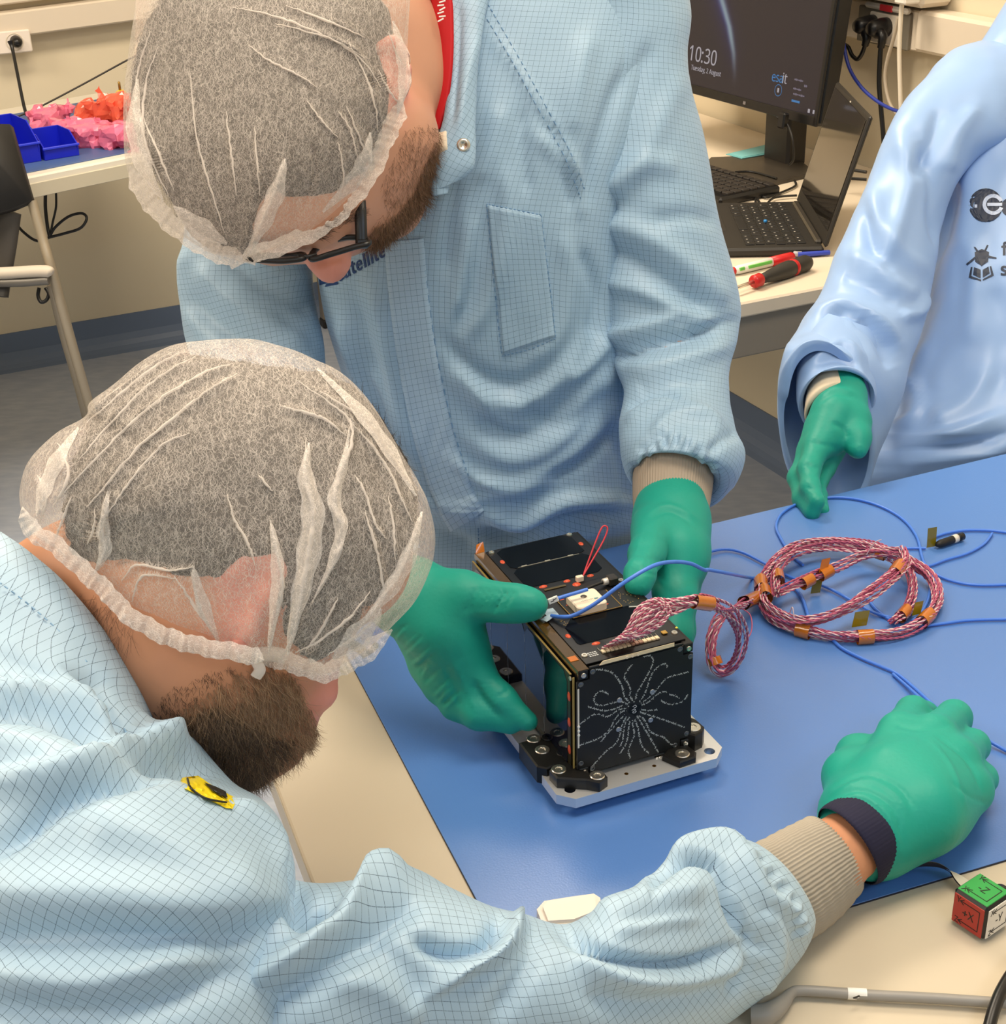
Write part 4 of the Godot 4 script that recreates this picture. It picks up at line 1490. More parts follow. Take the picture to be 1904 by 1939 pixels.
# ---------------------------------------------------------------- the man holding the satellite
func build_holder() -> void:
	var t := thing("person", "standing man in pale blue gridded coat and black glasses holding the black satellite", "person", V(960, 1060, 1.62) * Vector3(1, 0, 1) + Vector3(0, -0.75, 0))
	var own := Node3D.new()
	var at := t.position
	# --- coat
	var torso := [
		[740, -150, 1180, -190, 1.50, 0.10],
		[660, -40, 1275, -80, 1.50, 0.12],
		[620, 90, 1285, 40, 1.50, 0.125, 0, 0, 1.1],
		[600, 240, 1270, 200, 1.50, 0.125, 0, 0, 1.1],
		[595, 420, 1205, 400, 1.51, 0.12, 0, 0, 1.1],
		[618, 600, 1195, 590, 1.54, 0.115, 0, 0, 1.1],
		[660, 740, 1215, 740, 1.575, 0.115, 0, 0, 1.1],
		[715, 880, 1228, 880, 1.61, 0.115, 0, 0, 1.1],
		[760, 985, 1225, 985, 1.635, 0.11, 0, 0, 1.1],
		[770, 1090, 1240, 1080, 1.71, 0.10, 0, 0, 1.1],
		[760, 1300, 1260, 1290, 1.78, 0.11, 0, 0, 1.1],
		[740, 1560, 1280, 1550, 1.86, 0.12, 0, 0, 1.1]]
	var folds := [
		[[[852, 681], [880, 715], [928, 752], [987, 760], [1063, 705], [1110, 640]], 20, 9, 0.3],
		[[[840, 640], [880, 690], [930, 722], [985, 728], [1040, 690]], 16, -7],
		[[[869, 810], [958, 868], [1046, 840], [1122, 752], [1160, 690]], 22, 9, -0.2],
		[[[900, 790], [960, 822], [1030, 800], [1085, 740]], 18, -7],
		[[[890, 905], [987, 905], [1075, 860], [1150, 780]], 20, 8, 0.2],
		[[[905, 960], [985, 987], [1075, 946], [1190, 950]], 16, 11, 0.3],
		[[[905, 1005], [985, 1020], [1075, 985], [1190, 975]], 16, -13],
		[[[950, 300], [960, 420], [930, 560], [880, 640]], 18, 6],
		[[[1010, 250], [1090, 330], [1105, 420]], 16, 7],
		[[[1035, 230], [1070, 320], [1085, 400]], 12, -5],
		[[[1060, 430], [1080, 520], [1060, 620], [1000, 700]], 22, 7],
		[[[1095, 470], [1130, 560], [1120, 650]], 16, -7],
		[[[700, 520], [735, 650], [760, 780], [800, 900]], 20, 8],
		[[[665, 560], [700, 680], [730, 800], [775, 900]], 18, -8],
		[[[640, 600], [668, 700], [700, 800]], 12, 6],
		[[[1150, 800], [1180, 880], [1190, 960]], 18, -7],
		[[[1000, 760], [1030, 800], [1090, 790], [1150, 720]], 14, -6],
		[[[880, 950], [930, 940], [1010, 930]], 8, 4],
		[[[760, 930], [830, 955], [905, 970]], 14, 7],
		[[[780, 1000], [840, 1010], [900, 1040]], 14, -6],
		[[[930, 60], [990, 150], [1060, 260], [1100, 340]], 10, 4],
		[[[900, 400], [880, 500], [862, 600]], 12, 6],
		[[[865, 330], [850, 420], [842, 520]], 10, -5],
		[[[945, 200], [930, 280], [905, 350]], 16, 6],
		[[[985, 200], [990, 290], [1000, 370]], 12, -5],
		[[[1120, 60], [1090, 160], [1080, 260]], 22, 6],
		[[[1190, 120], [1150, 220], [1120, 320], [1105, 420]], 16, -8],
		[[[1070, 720], [1110, 690], [1150, 640]], 12, 7],
		[[[1040, 900], [1100, 870], [1160, 820]], 12, -7],
		[[[700, 700], [740, 790], [770, 860]], 10, 6],
		[[[880, 700], [930, 780], [985, 810], [1050, 790]], 12, 5],
		[[[850, 860], [900, 900], [960, 925], [1040, 910]], 10, 6],
		[[[900, 380], [905, 470], [890, 560], [860, 640]], 14, -5],
		[[[960, 1040], [1060, 1020], [1160, 1005]], 12, 6]]
	var S := skin(torso, 200, 0.0055, folds, 0.005, 0.10, 21)
	remember(S)
	var coat := objm("coat", shifted(S.mesh(), at), M.coat, t)
	# left sleeve, nearest the monitor
	var sl := [
		[985, -140, 1240, -170, 1.50, 0.07],
		[1005, -50, 1286, -60, 1.47, 0.075],
		[1025, 40, 1306, 20, 1.47, 0.072],
		[1040, 110, 1297, 98, 1.47, 0.07],
		[1055, 180, 1306, 170, 1.475, 0.068],
		[1075, 270, 1332, 255, 1.48, 0.066],
		[1103, 400, 1357, 385, 1.49, 0.064],
		[1122, 500, 1382, 488, 1.50, 0.062],
		[1140, 585, 1402, 575, 1.505, 0.06],
		[1152, 640, 1398, 632, 1.50, 0.058],
		[1165, 690, 1384, 690, 1.485, 0.056],
		[1178, 745, 1383, 750, 1.465, 0.054],
		[1170, 800, 1396, 806, 1.445, 0.058, 0, -12],
		[1172, 850, 1411, 862, 1.425, 0.060, 0, -28],
		[1185, 893, 1392, 915, 1.412, 0.052, 0, -46],
		[1197, 905, 1365, 925, 1.408, 0.040, 0, -58],
		[1202, 895, 1350, 905, 1.412, 0.036, 0, -52]]
	var sf := [
		[[[1116, 420], [1180, 430], [1260, 470], [1340, 540], [1380, 580]], 22, 8],
		[[[1120, 470], [1190, 490], [1270, 540], [1350, 600]], 16, -7],
		[[[1135, 530], [1210, 550], [1290, 590], [1370, 615]], 16, 7],
		[[[1075, 428], [1116, 434], [1140, 410], [1163, 380]], 14, -12],
		[[[1130, 370], [1180, 330], [1230, 310], [1290, 320]], 22, 7],
		[[[1146, 672], [1185, 664], [1222, 650], [1300, 634], [1385, 606]], 11, -13, 0.3],
		[[[1150, 640], [1210, 622], [1290, 600]], 12, 8],
		[[[1180, 700], [1250, 690], [1330, 670], [1384, 650]], 16, 7],
		[[[1200, 735], [1260, 728], [1340, 722]], 12, -4],
		[[[1185, 775], [1215, 752], [1260, 745], [1290, 770]], 10, -6],
		[[[1178, 800], [1230, 770], [1300, 770], [1370, 800]], 14, 6],
		[[[1230, 830], [1270, 790], [1330, 790], [1370, 815]], 12, 6],
		[[[1340, 860], [1370, 830], [1400, 820]], 10, -6],
		[[[1205, 860], [1235, 830], [1262, 822]], 8, -5],
		[[[1290, 130], [1250, 230], [1200, 320], [1150, 380]], 24, 6],
		[[[1240, 80], [1190, 180], [1130, 290]], 20, -5],
		[[[1360, 420], [1300, 410], [1230, 420]], 14, -5]]
	for k in 16:
		var f := k / 15.0
		sf.append([[[1200 + 150 * f, 900 - 58 * sin(PI * f)], [1197 + 156 * f, 880 - 60 * sin(PI * f)]], 4, 3.0 if k % 2 else -3.0])
	var SL := skin(sl, 170, 0.005, sf, 0.006, 0.16, 5)
	remember(SL)
	var sleeve := objm("sleeve", shifted(SL.mesh(), at), M.coat, t)
	# right sleeve: shoulder and upper arm, then forwards behind the other man's bonnet
	var sr := [
		[420, 60, 700, -80, 1.54, 0.07],
		[370, 250, 640, 160, 1.54, 0.072],
		[345, 420, 600, 400, 1.54, 0.07],
		[345, 520, 598, 510, 1.54, 0.068],
		[352, 620, 608, 610, 1.53, 0.066],
		[380, 740, 620, 700, 1.50, 0.064],
		[450, 850, 660, 780, 1.44, 0.06],
		[540, 960, 720, 880, 1.37, 0.055],
		[610, 1060, 770, 990, 1.31, 0.05],
		[660, 1110, 790, 1040, 1.275, 0.04]]
	var rf := [
		[[[370, 500], [430, 560], [520, 620], [590, 660]], 20, 8],
		[[[352, 560], [420, 620], [500, 680]], 18, -7],
		[[[420, 470], [480, 530], [560, 570], [600, 580]], 16, -6],
		[[[360, 470], [350, 540], [372, 630]], 14, 6],
		[[[480, 480], [520, 510], [590, 530]], 14, 6]]
	var SR := skin(sr, 120, 0.008, rf, 0.008, -0.05, 9)
	objm("sleeve", shifted(SR.mesh(), at), M.coat, t)
	# knitted cuff
	var kn := [[1199, 880, 1352, 888, 1.412, 0.036, 0, -46], [1198, 930, 1347, 930, 1.402, 0.035, 0, -40], [1200, 975, 1340, 970, 1.392, 0.035, 0, -34], [1201, 1003, 1333, 1000, 1.386, 0.036, 0, -46]]
	var K := skin(kn, 240, 0.004, [], 0.0, 0.0)
	for i in K.pos.size(): K.pos[i] += K.nrm[i] * 0.0006 * sin((i % K.cols) * TAU / 3.0)
	K.normals()
	objm("cuff", shifted(K.mesh(), at), mat(rgb(168, 154, 138), 0.9), t)
	# placket, seams, pocket, collar
	var navy := mat(rgb(120, 160, 198), 0.6)
	objm("placket", shifted(patch_strip(S, [[764, 455], [774, 560], [790, 680], [814, 800], [840, 890], [864, 950], [884, 985]], 80, 0.0030), at), M.placket, coat)
	sewn("stitching", S, [[733, 470], [748, 620], [775, 780], [815, 905]], coat, navy, at)
	sewn("stitching", S, [[800, 470], [822, 640], [855, 800], [888, 905]], coat, navy, at)
	sewn("stitching", S, [[905, 1000], [906, 1050], [908, 1090]], coat, navy, at)
	var pk := objm("pocket", shifted(patch(S, [[919, 384], [1026, 406], [1054, 640], [948, 676]], 22, 50, 0.0012, 0.0012), at), M.coat, coat)
	sewn("stitching", S, [[921, 388], [930, 480], [940, 590], [950, 672]], coat, navy, at)
	sewn("stitching", S, [[1024, 408], [1034, 490], [1044, 570], [1052, 640]], coat, navy, at)
	sewn("stitching", S, [[950, 674], [1000, 662], [1053, 640]], coat, navy, at)
	sewn("stitching", S, [[921, 386], [972, 396], [1026, 407]], coat, navy, at)
	sewn("stitching", S, [[985, 410], [1000, 520], [1018, 645]], coat, navy, at)
	sewn("seam", SL, [[1060, 210], [1082, 300], [1105, 390]], sleeve, navy, at)
	sewn("seam", S, [[912, 20], [960, 100], [1010, 190], [1070, 300], [1100, 380]], coat, navy, at)
	sewn("seam", S, [[925, 10], [972, 92], [1022, 182], [1080, 290], [1106, 360]], coat, navy, at)
	# collar standing round the neck, its corner lying open
	var co := [[842, -120, 935, -130, 1.40, 0.012], [846, -10, 925, -20, 1.385, 0.013], [848, 120, 905, 110, 1.365, 0.013], [842, 210, 898, 215, 1.352, 0.012], [830, 262, 900, 275, 1.345, 0.010], [822, 318, 896, 318, 1.343, 0.008], [822, 362, 880, 336, 1.345, 0.005]]
	var CO := skin(co, 60, 0.006, [[[[905, 60], [880, 160], [868, 250]], 10, 4], [[[870, 0], [866, 120], [858, 230]], 8, -4]], 0.003, 0.4, 3)
	var collar := objm("collar", shifted(CO.mesh(), at), M.coat, t)
	var cl2 := [[812, 262, 862, 240, 1.352, 0.006], [812, 300, 860, 300, 1.348, 0.006], [814, 345, 852, 345, 1.346, 0.005], [820, 372, 846, 366, 1.346, 0.003]]
	objm("collar_lining", shifted(skin(cl2, 40, 0.006, [], 0.002).mesh(), at), M.coat, collar)
	objm("collar_label", shifted(patch(CO, [[822, 250], [848, 242], [850, 286], [824, 300]], 6, 6, 0.001, 0.001), at), mat(rgb(226, 212, 190), 0.6), collar)
	var sn := begin()
	var dir := (EYE - V(877, 275, 1.33)).normalized()
	lathe(sn, [Vector2(0, 0.0012), Vector2(0.0022, 0.0012), Vector2(0.003, 0.0026), Vector2(0.0044, 0.003), Vector2(0.0058, 0.0022), Vector2(0.0064, 0)], 24, along(dir, on(CO, 877, 275, 0.0)).translated(-at))
	obj("snap_button", done(sn), M.steel, collar)
	# print on the chest, under the glasses
	var ink := mat(rgb(34, 66, 118), 0.6)
	printed("lettering", S, coat, "satellite", Vector2(644, 533), Vector2(22.4, -12.4), Vector2(-6, -34), ink)
	printed("lettering", S, coat, "your", Vector2(654, 498), Vector2(22.4, -12.4), Vector2(-6, -34), ink)
	emblem("emblem", S, coat, [[[604, 516], [634, 500], [636, 532], [606, 540]], [[640, 532], [618, 538], [616, 543], [641, 538]]], ink)
	for c in coat.get_children():
		if c is MeshInstance3D and (String(c.name).begins_with("lettering") or String(c.name).begins_with("emblem")): c.position = -at
	# --- red neck strap
	var ls := begin()
	tube(ls, smooth([V(800, -40, 1.335), V(832, -10, 1.34), V(838, 60, 1.345), V(836, 130, 1.35), V(828, 190, 1.355), V(815, 240, 1.36)], 6), 0.0016, 8, false, 7.0, R * Vector3(1, 0.1, 0.5))
	var strap := thing("neck_strap", "red printed neck strap inside the blue coat's collar", "strap", Vector3.ZERO)
	obj("band", done(ls), mat(rgb(206, 20, 30), 0.55), strap)
	ls = begin()
	for k in 7:
		var q := V(834 + (k % 2) * 3, -4 + k * 7, 1.326)
		box(ls, q, Vector3(0.006, 0.0013, 0.0008), 0.0002, R * Basis(Vector3.BACK, 0.5 - 0.2 * (k % 3)))
	obj("print", done(ls), M.white, strap)
	# --- head and neck
	head_one(t, at)
	# --- gloves
	glove_a(t, at)
	glove_b(t, at)

func shifted(m: Mesh, at: Vector3) -> Mesh:   # a mesh made in world places, moved to its thing's own base
	var a := m.surface_get_arrays(0)
	var v: PackedVector3Array = a[Mesh.ARRAY_VERTEX]
	for i in v.size(): v[i] -= at
	a[Mesh.ARRAY_VERTEX] = v
	var o := ArrayMesh.new()
	o.add_surface_from_arrays(Mesh.PRIMITIVE_TRIANGLES, a)
	return o

func sewn(called: String, S: Hull, p: Array, parent: Node, m: Material, at: Vector3) -> void:
	var o := obj(called, stitches(S, p, 14), m, parent)
	o.position = -at

# a band of cloth lying along a line on a skin, so many pixels wide
func patch_strip(S: Hull, p: Array, wide: float, thick: float) -> ArrayMesh:
	var v := []
	for q in p: v.append(Vector3(q[0], q[1], 0))
	var line := smooth(v, 12)
	var P := Hull.new()
	P.rows = line.size()
	P.cols = 15
	var run := 0.0
	for j in P.rows:
		var d := (line[mini(j + 1, P.rows - 1)] - line[maxi(j - 1, 0)]).normalized()
		var x := Vector3(d.y, -d.x, 0)
		if j > 0: run += line[j].distance_to(line[j - 1]) * 1.4 / FOCAL
		for i in 15:
			var f := (i - 7) / 7.0
			var c := line[j] + x * f * wide / 2.0
			P.pos.append(on(S, c.x, c.y, thick * (1.0 if absf(f) < 0.95 else -0.6)))
			P.uv.append(Vector2(f * wide / 2.0 * 1.4 / FOCAL, run))
	P.nrm.resize(P.pos.size())
	for j in P.rows:
		for i in 15:
			var u := P.pos[j * 15 + mini(i + 1, 14)] - P.pos[j * 15 + maxi(i - 1, 0)]
			var w := P.pos[mini(j + 1, P.rows - 1) * 15 + i] - P.pos[maxi(j - 1, 0) * 15 + i]
			var n := u.cross(w).normalized()
			P.nrm[j * 15 + i] = n if n.dot(EYE - P.pos[j * 15 + i]) > 0 else -n
	return P.mesh()

func head_one(t: Node3D, at: Vector3) -> void:
	var skin_c := Color(0.60, 0.315, 0.205)
	var red := Color(0.72, 0.30, 0.23)
	var F := Field.new()
	F.k = 0.030
	var D := 1.27
	F.bone(V(465, 150, D + 0.02), V(560, 270, D + 0.02), 0.090, 0.090, skin_c)
	F.bone(V(600, 180, D + 0.05), V(640, 320, D + 0.05), 0.072, 0.060, skin_c)
	F.bone(V(560, 370, D + 0.0), V(600, 400, D + 0.0), 0.050, 0.036, skin_c)
	F.bone(V(520, 410, D + 0.05), V(612, 412, D + 0.04), 0.042, 0.033, skin_c)
	F.bone(V(700, 270, D + 0.045), V(688, 385, D + 0.05), 0.052, 0.031, skin_c)
	F.bone(V(745, 260, D + 0.065), V(735, 385, D + 0.09), 0.036, 0.026, skin_c)
	F.bone(V(735, 378, D + 0.09), V(650, 415, D + 0.12), 0.025, 0.016, skin_c)
	F.bone(V(720, 60, D + 0.09), V(770, 0, D + 0.16), 0.052, 0.054, skin_c)
	F.bone(V(745, 150, D + 0.10), V(810, 70, D + 0.19), 0.050, 0.050, skin_c)
	F.bone(V(810, 70, D + 0.19), V(920, 120, D + 0.27), 0.050, 0.060, skin_c)
	F.k = 0.012
	F.bone(V(606, 452, D + 0.012), V(622, 496, D + 0.008), 0.014, 0.0125, red)
	F.bone(V(622, 496, D + 0.008), V(626, 514, D + 0.012), 0.0125, 0.0095, red)
	F.bone(V(604, 500, D + 0.020), V(608, 506, D + 0.020), 0.007, 0.006, red)
	F.bone(V(647, 500, D + 0.022), V(645, 506, D + 0.022), 0.007, 0.006, red)
	# ear
	F.k = 0.006
	for e in [[[722, 92], [742, 82]], [[742, 82], [758, 100]], [[758, 100], [764, 135]], [[764, 135], [758, 170]], [[758, 170], [742, 196]]]:
		F.bone(V(e[0][0], e[0][1], D - 0.012), V(e[1][0], e[1][1], D - 0.012), 0.0062, 0.0062, red)
	F.bone(V(732, 110, D + 0.002), V(743, 165, D + 0.004), 0.015, 0.012, red)
	F.bone(V(728, 125, D - 0.010), V(736, 160, D - 0.010), 0.006, 0.006, red)
	# inner body so that neck, chest and arms are one
	var I := Field.new()
	I.k = 0.03
	I.bone(V(960, 120, D + 0.25), V(960, 700, D + 0.32), 0.075, 0.08, skin_c)
	I.bone(V(980, 100, D + 0.25), V(1170, 40, D + 0.22), 0.05, 0.045, skin_c)
	I.bone(V(1170, 40, D + 0.22), V(1270, 590, D + 0.235), 0.040, 0.028, skin_c)
	I.bone(V(1270, 590, D + 0.235), V(1275, 940, D + 0.125), 0.026, 0.024, skin_c)
	I.bone(V(940, 100, D + 0.25), V(560, 120, D + 0.28), 0.05, 0.045, skin_c)
	I.bone(V(560, 120, D + 0.28), V(485, 620, D + 0.26), 0.042, 0.027, skin_c)
	I.bone(V(485, 620, D + 0.26), V(550, 812, D + 0.178), 0.026, 0.025, skin_c)
	I.bone(V(555, 815, D + 0.17), V(690, 1025, D + 0.04), 0.030, 0.026, skin_c)
	I.bone(V(690, 1025, D + 0.04), V(770, 1110, D - 0.03), 0.026, 0.024, skin_c)
	var m := nets(F, 0.0038, true)
	var sk := mat(Color.WHITE, 0.5, 0.0, {"vertex_color_use_as_albedo": true, "metallic_specular": 0.4})
	M.skin = sk
	objm("body", shifted(joined([m, nets(I, 0.010, true)]), at), sk, t)
	# hair under the bonnet
	var H := Field.new()
	H.k = 0.03
	H.bone(V(460, 150, D + 0.008), V(540, 232, D + 0.006), 0.090, 0.090)
	H.bone(V(415, 260, D + 0.015), V(440, 385, D + 0.008), 0.066, 0.044)
	H.bone(V(470, 300, D - 0.005), V(560, 270, D - 0.008), 0.058, 0.062)
	H.bone(V(600, 120, D + 0.030), V(650, 190, D + 0.034), 0.078, 0.056)
	H.bone(V(696, 200, D + 0.030), V(716, 262, D + 0.040), 0.024, 0.020)
	H.bone(V(560, 0, D + 0.08), V(690, -20, D + 0.11), 0.07, 0.05)
	var hm := nets(H, 0.0055, false, fuzz(), 0.004)
	objm("hair", shifted(hm, at), M.hair, t)
	hairs("hair_strands", t, hm, [[240, -20], [240, 300], [330, 420], [480, 470], [520, 300], [640, 240], [720, 200], [700, 0]], 2600, 0.016, R * Vector3(0.25, -1, 0.2), rgb(74, 66, 58), 0.00018, 0.93)
	hairs("beard", t, m, [[700, 470], [740, 450], [790, 405], [826, 330], [836, 250], [815, 235], [800, 300], [775, 350], [735, 400], [690, 440]], 1300, 0.008, R * Vector3(-0.5, -1, 0.0), rgb(122, 92, 66), 0.00015, 0.68)
	hairs("beard", t, m, [[692, 470], [722, 468], [775, 428], [812, 380], [832, 310], [826, 260], [808, 300], [786, 360], [752, 402], [694, 444]], 2300, 0.011, R * Vector3(-0.4, -1, 0.0), rgb(112, 84, 60), 0.00018, 0.5)
	hairs("beard", t, m, [[735, 400], [775, 350], [800, 300], [812, 235], [770, 240], [745, 300], [720, 350]], 700, 0.006, R * Vector3(-0.3, -1, 0.0), rgb(120, 90, 66), 0.00014, 0.7)
	hairs("eyebrow", t, m, [[590, 440], [650, 400], [690, 395], [690, 410], [650, 425], [600, 455]], 260, 0.008, R * Vector3(1, 0.3, 0.0), rgb(84, 62, 46), 0.00018, 0.8)
	for c in t.get_children():
		if c is MultiMeshInstance3D: c.position = -at
	# bonnet
	var out := [[262, -60], [250, 40], [243, 140], [239, 240], [246, 315], [270, 362], [305, 405], [348, 442], [400, 474], [440, 488], [462, 498], [482, 482], [558, 456], [622, 420], [662, 380], [702, 328], [728, 268], [748, 226], [762, 190], [770, 130], [777, 50], [778, -30], [740, -120], [600, -180], [420, -170], [310, -130]]
	var cf := [
		[[[440, 15], [500, 25], [560, 45], [640, 80], [690, 110]], 5, 3.0],
		[[[540, 10], [620, 40], [690, 70]], 5, 3.0],
		[[[520, 45], [580, 60], [640, 80], [690, 120], [720, 165]], 4, 2.5],
		[[[470, 85], [510, 115], [560, 140], [600, 165]], 5, 2.5],
		[[[285, 60], [265, 120], [255, 200], [262, 270]], 6, 4.0],
		[[[300, 90], [278, 150], [270, 240], [290, 310], [320, 370]], 6, 4.0],
		[[[270, 220], [300, 290], [330, 360]], 5, 3.5],
		[[[360, 140], [372, 260], [400, 360], [425, 440]], 4, 2.5],
		[[[428, 210], [436, 280], [448, 370]], 4, 2.5],
		[[[482, 240], [486, 300], [492, 370]], 4, 2.0],
		[[[660, 80], [690, 140], [710, 200], [716, 250]], 5, 3.0],
		[[[655, 200], [680, 260], [700, 320]], 4, 2.5],
		[[[580, 190], [610, 230], [640, 260]], 4, 2.5],
		[[[640, 210], [665, 250], [676, 300]], 4, 2.5],
		[[[535, 300], [520, 360], [495, 420], [470, 470]], 8, 4.0],
		[[[590, 270], [600, 330], [580, 400]], 5, -3.0],
		[[[640, 270], [650, 330], [640, 380]], 4, 2.5],
		[[[735, 60], [750, 100], [768, 130]], 4, 3.0],
		[[[715, 130], [735, 170], [757, 200]], 4, 3.0]]
	var C := cap(out, Vector2(510, 170), D - 0.028, 0.088, 0.22, [[348, 100], [100, 55]], cf)
	var bonnet := objm("hair_bonnet", shifted(C.mesh(), at), M.net, t)
	creases(C, cf, bonnet, at)
	for q in [[[[540, 300], [524, 360], [498, 420], [468, 480]], 34], [[[742, 40], [760, 100], [764, 160], [750, 215]], 26], [[[700, 250], [690, 300], [660, 350], [610, 400]], 30], [[[262, 150], [256, 230], [272, 310], [310, 380]], 34], [[[330, 390], [380, 430], [430, 460]], 36]]:
		objm("pleat", shifted(ribbon(C, q[0], q[1]), at), M.netfold, bonnet)
	ruffle(C, [[462, 498], [482, 482], [558, 456], [622, 420], [662, 380], [702, 328], [728, 268], [748, 226], [762, 190]], bonnet, at, D - 0.030, 0.0075)
	ruffle(C, [[246, 315], [270, 362], [305, 405], [348, 442], [400, 474], [440, 488], [462, 498]], bonnet, at, D - 0.026, 0.008)
	# glasses: a lens rim on each side of the nose, bridge and one temple in view
	var gl := Node3D.new()
	gl.name = "glasses"
	t.add_child(gl)
	gl.position = -at
	var s := begin()
	tube(s, smooth([V(678, 345, D - 0.012), V(682, 400, D - 0.022), V(684, 462, D - 0.022)], 6), 0.0021, 8, false, 2.4, R * Vector3(1, 0, 0))
	obj("temple", done(s), M.black, gl)
	for e in [[[590, 491], [630, 480], [670, 468], [697, 461], [690, 452], [655, 450], [620, 460], [596, 474]], [[466, 490], [500, 493], [540, 494], [574, 489], [572, 482], [545, 485], [505, 484], [474, 482]]]:
		var ring := []
		for i in e.size(): ring.append(V(e[i][0], e[i][1], D + (-0.030 if i < 4 else -0.014)))
		s = begin()
		tube(s, smooth(ring, 6, true), 0.0026, 8, true)
		var rim := obj("rim", done(s), M.black, gl)
		s = begin()
		var mid := Vector3()
		var sm := smooth(ring, 6, true)
		for q in sm: mid += q / sm.size()
		for i in sm.size(): tri(s, mid, sm[i], sm[(i + 1) % sm.size()], Vector3.UP)
		obj("lens", done(s), mat(rgb(235, 240, 245, 0.08), 0.05, 0.0, {"transparency": BaseMaterial3D.TRANSPARENCY_ALPHA}), rim)
	s = begin()
	tube(s, smooth([V(566, 482, D - 0.026), V(582, 486, D - 0.030), V(598, 482, D - 0.026)], 5), 0.002, 8)
	obj("bridge", done(s), M.black, gl)
	s = begin()
	box(s, V(686, 462, D - 0.024), Vector3(0.009, 0.007, 0.007), 0.001, R)
	obj("hinge", done(s), M.black, gl)

func fuzz() -> FastNoiseLite:
	var f := FastNoiseLite.new()
	f.seed = 4
	f.frequency = 95.0
	f.fractal_octaves = 2
	return f

func creases(C: Hull, folds: Array, parent: Node, at: Vector3) -> void:
	for w in folds:
		if w[2] <= 0: continue
		var v := []
		for q in w[0]: v.append(Vector3(q[0], q[1], 0))
		var line := smooth(v, 8)
		var pts := PackedVector3Array()
		var r := PackedFloat32Array()
		for i in line.size():
			var j := Vector2(rng.randf_range(-1.2, 1.2), rng.randf_range(-1.2, 1.2))
			pts.append(on(C, line[i].x + j.x, line[i].y + j.y, 0.0002))
			r.append(0.00022 + 0.00014 * w[1] * sin(PI * clampf(float(i) / (line.size() - 1), 0.03, 0.97)) * rng.randf_range(0.6, 1.4))
		var s := begin()
		tube(s, pts, r, 6)
		var o := obj("crease", done(s), M.netfold, parent)
		o.position = -at

# a tapering band of doubled net lying on a bonnet
func ribbon(C: Hull, p: Array, wide: float) -> ArrayMesh:
	var v := []
	for q in p: v.append(Vector3(q[0], q[1], 0))
	var line := smooth(v, 8)
	var P := Hull.new()
	P.rows = line.size()
	P.cols = 7
	var run := 0.0
	for j in P.rows:
		var d := (line[mini(j + 1, P.rows - 1)] - line[maxi(j - 1, 0)]).normalized()
		var x := Vector3(d.y, -d.x, 0)
		if j > 0: run += line[j].distance_to(line[j - 1]) / 2600.0
		var w := wide * sin(PI * clampf(float(j) / (P.rows - 1), 0.04, 0.96)) * (1.0 + 0.15 * sin(j * 0.9))
		for i in 7:
			var f := (i - 3) / 3.0
			var c := line[j] + x * f * w / 2.0
			P.pos.append(on(C, c.x, c.y, 0.0006 + 0.0012 * (1.0 - f * f)))
			P.uv.append(Vector2(f * w / 5200.0, run))
	P.normals()
	for i in P.nrm.size():
		if P.nrm[i].dot(EYE - P.pos[i]) < 0.0: P.nrm[i] = -P.nrm[i]
	return P.mesh()

# the gathered edge of a bonnet: a wavy strip of doubled net
func ruffle(C: Hull, p: Array, parent: Node, at: Vector3, d: float, wide: float) -> void:
	var v := []
	for q in p: v.append(Vector3(q[0], q[1], 0))
	var line := smooth(v, 14)
	var P := Hull.new()
	P.rows = line.size()
	P.cols = 9
	var run := 0.0
	for j in P.rows:
		var dd := (line[mini(j + 1, P.rows - 1)] - line[maxi(j - 1, 0)]).normalized()
		var x := Vector3(dd.y, -dd.x, 0)
		if j > 0: run += line[j].distance_to(line[j - 1]) * d / FOCAL
		var wave := sin(j * 1.1) * 0.5 + sin(j * 0.47 + 1.0) * 0.8
		for i in 9:
			var f := (i - 4) / 4.0
			var w := wide * FOCAL / d * (f + 0.13 * wave) * clampf(minf(j, P.rows - 1 - j) / 10.0, 0.12, 1.0)
			var c := line[j] + x * w
			P.pos.append(V(c.x, c.y, d - 0.002 - 0.0016 * cos(f * 1.5) - 0.0012 * sin(f * 1.2 + j * 1.7) * (0.5 + 0.5 * f) - 0.0008 * wave))
			P.uv.append(Vector2(f * wide, run))
	P.nrm.resize(P.pos.size())
	for j in P.rows:
		for i in 9:
			var u := P.pos[j * 9 + mini(i + 1, 8)] - P.pos[j * 9 + maxi(i - 1, 0)]
			var w := P.pos[mini(j + 1, P.rows - 1) * 9 + i] - P.pos[maxi(j - 1, 0) * 9 + i]
			var n := u.cross(w).normalized()
			P.nrm[j * 9 + i] = n if n.dot(EYE - P.pos[j * 9 + i]) > 0 else -n
	objm("elastic_edge", shifted(P.mesh(), at), M.netfold, parent)

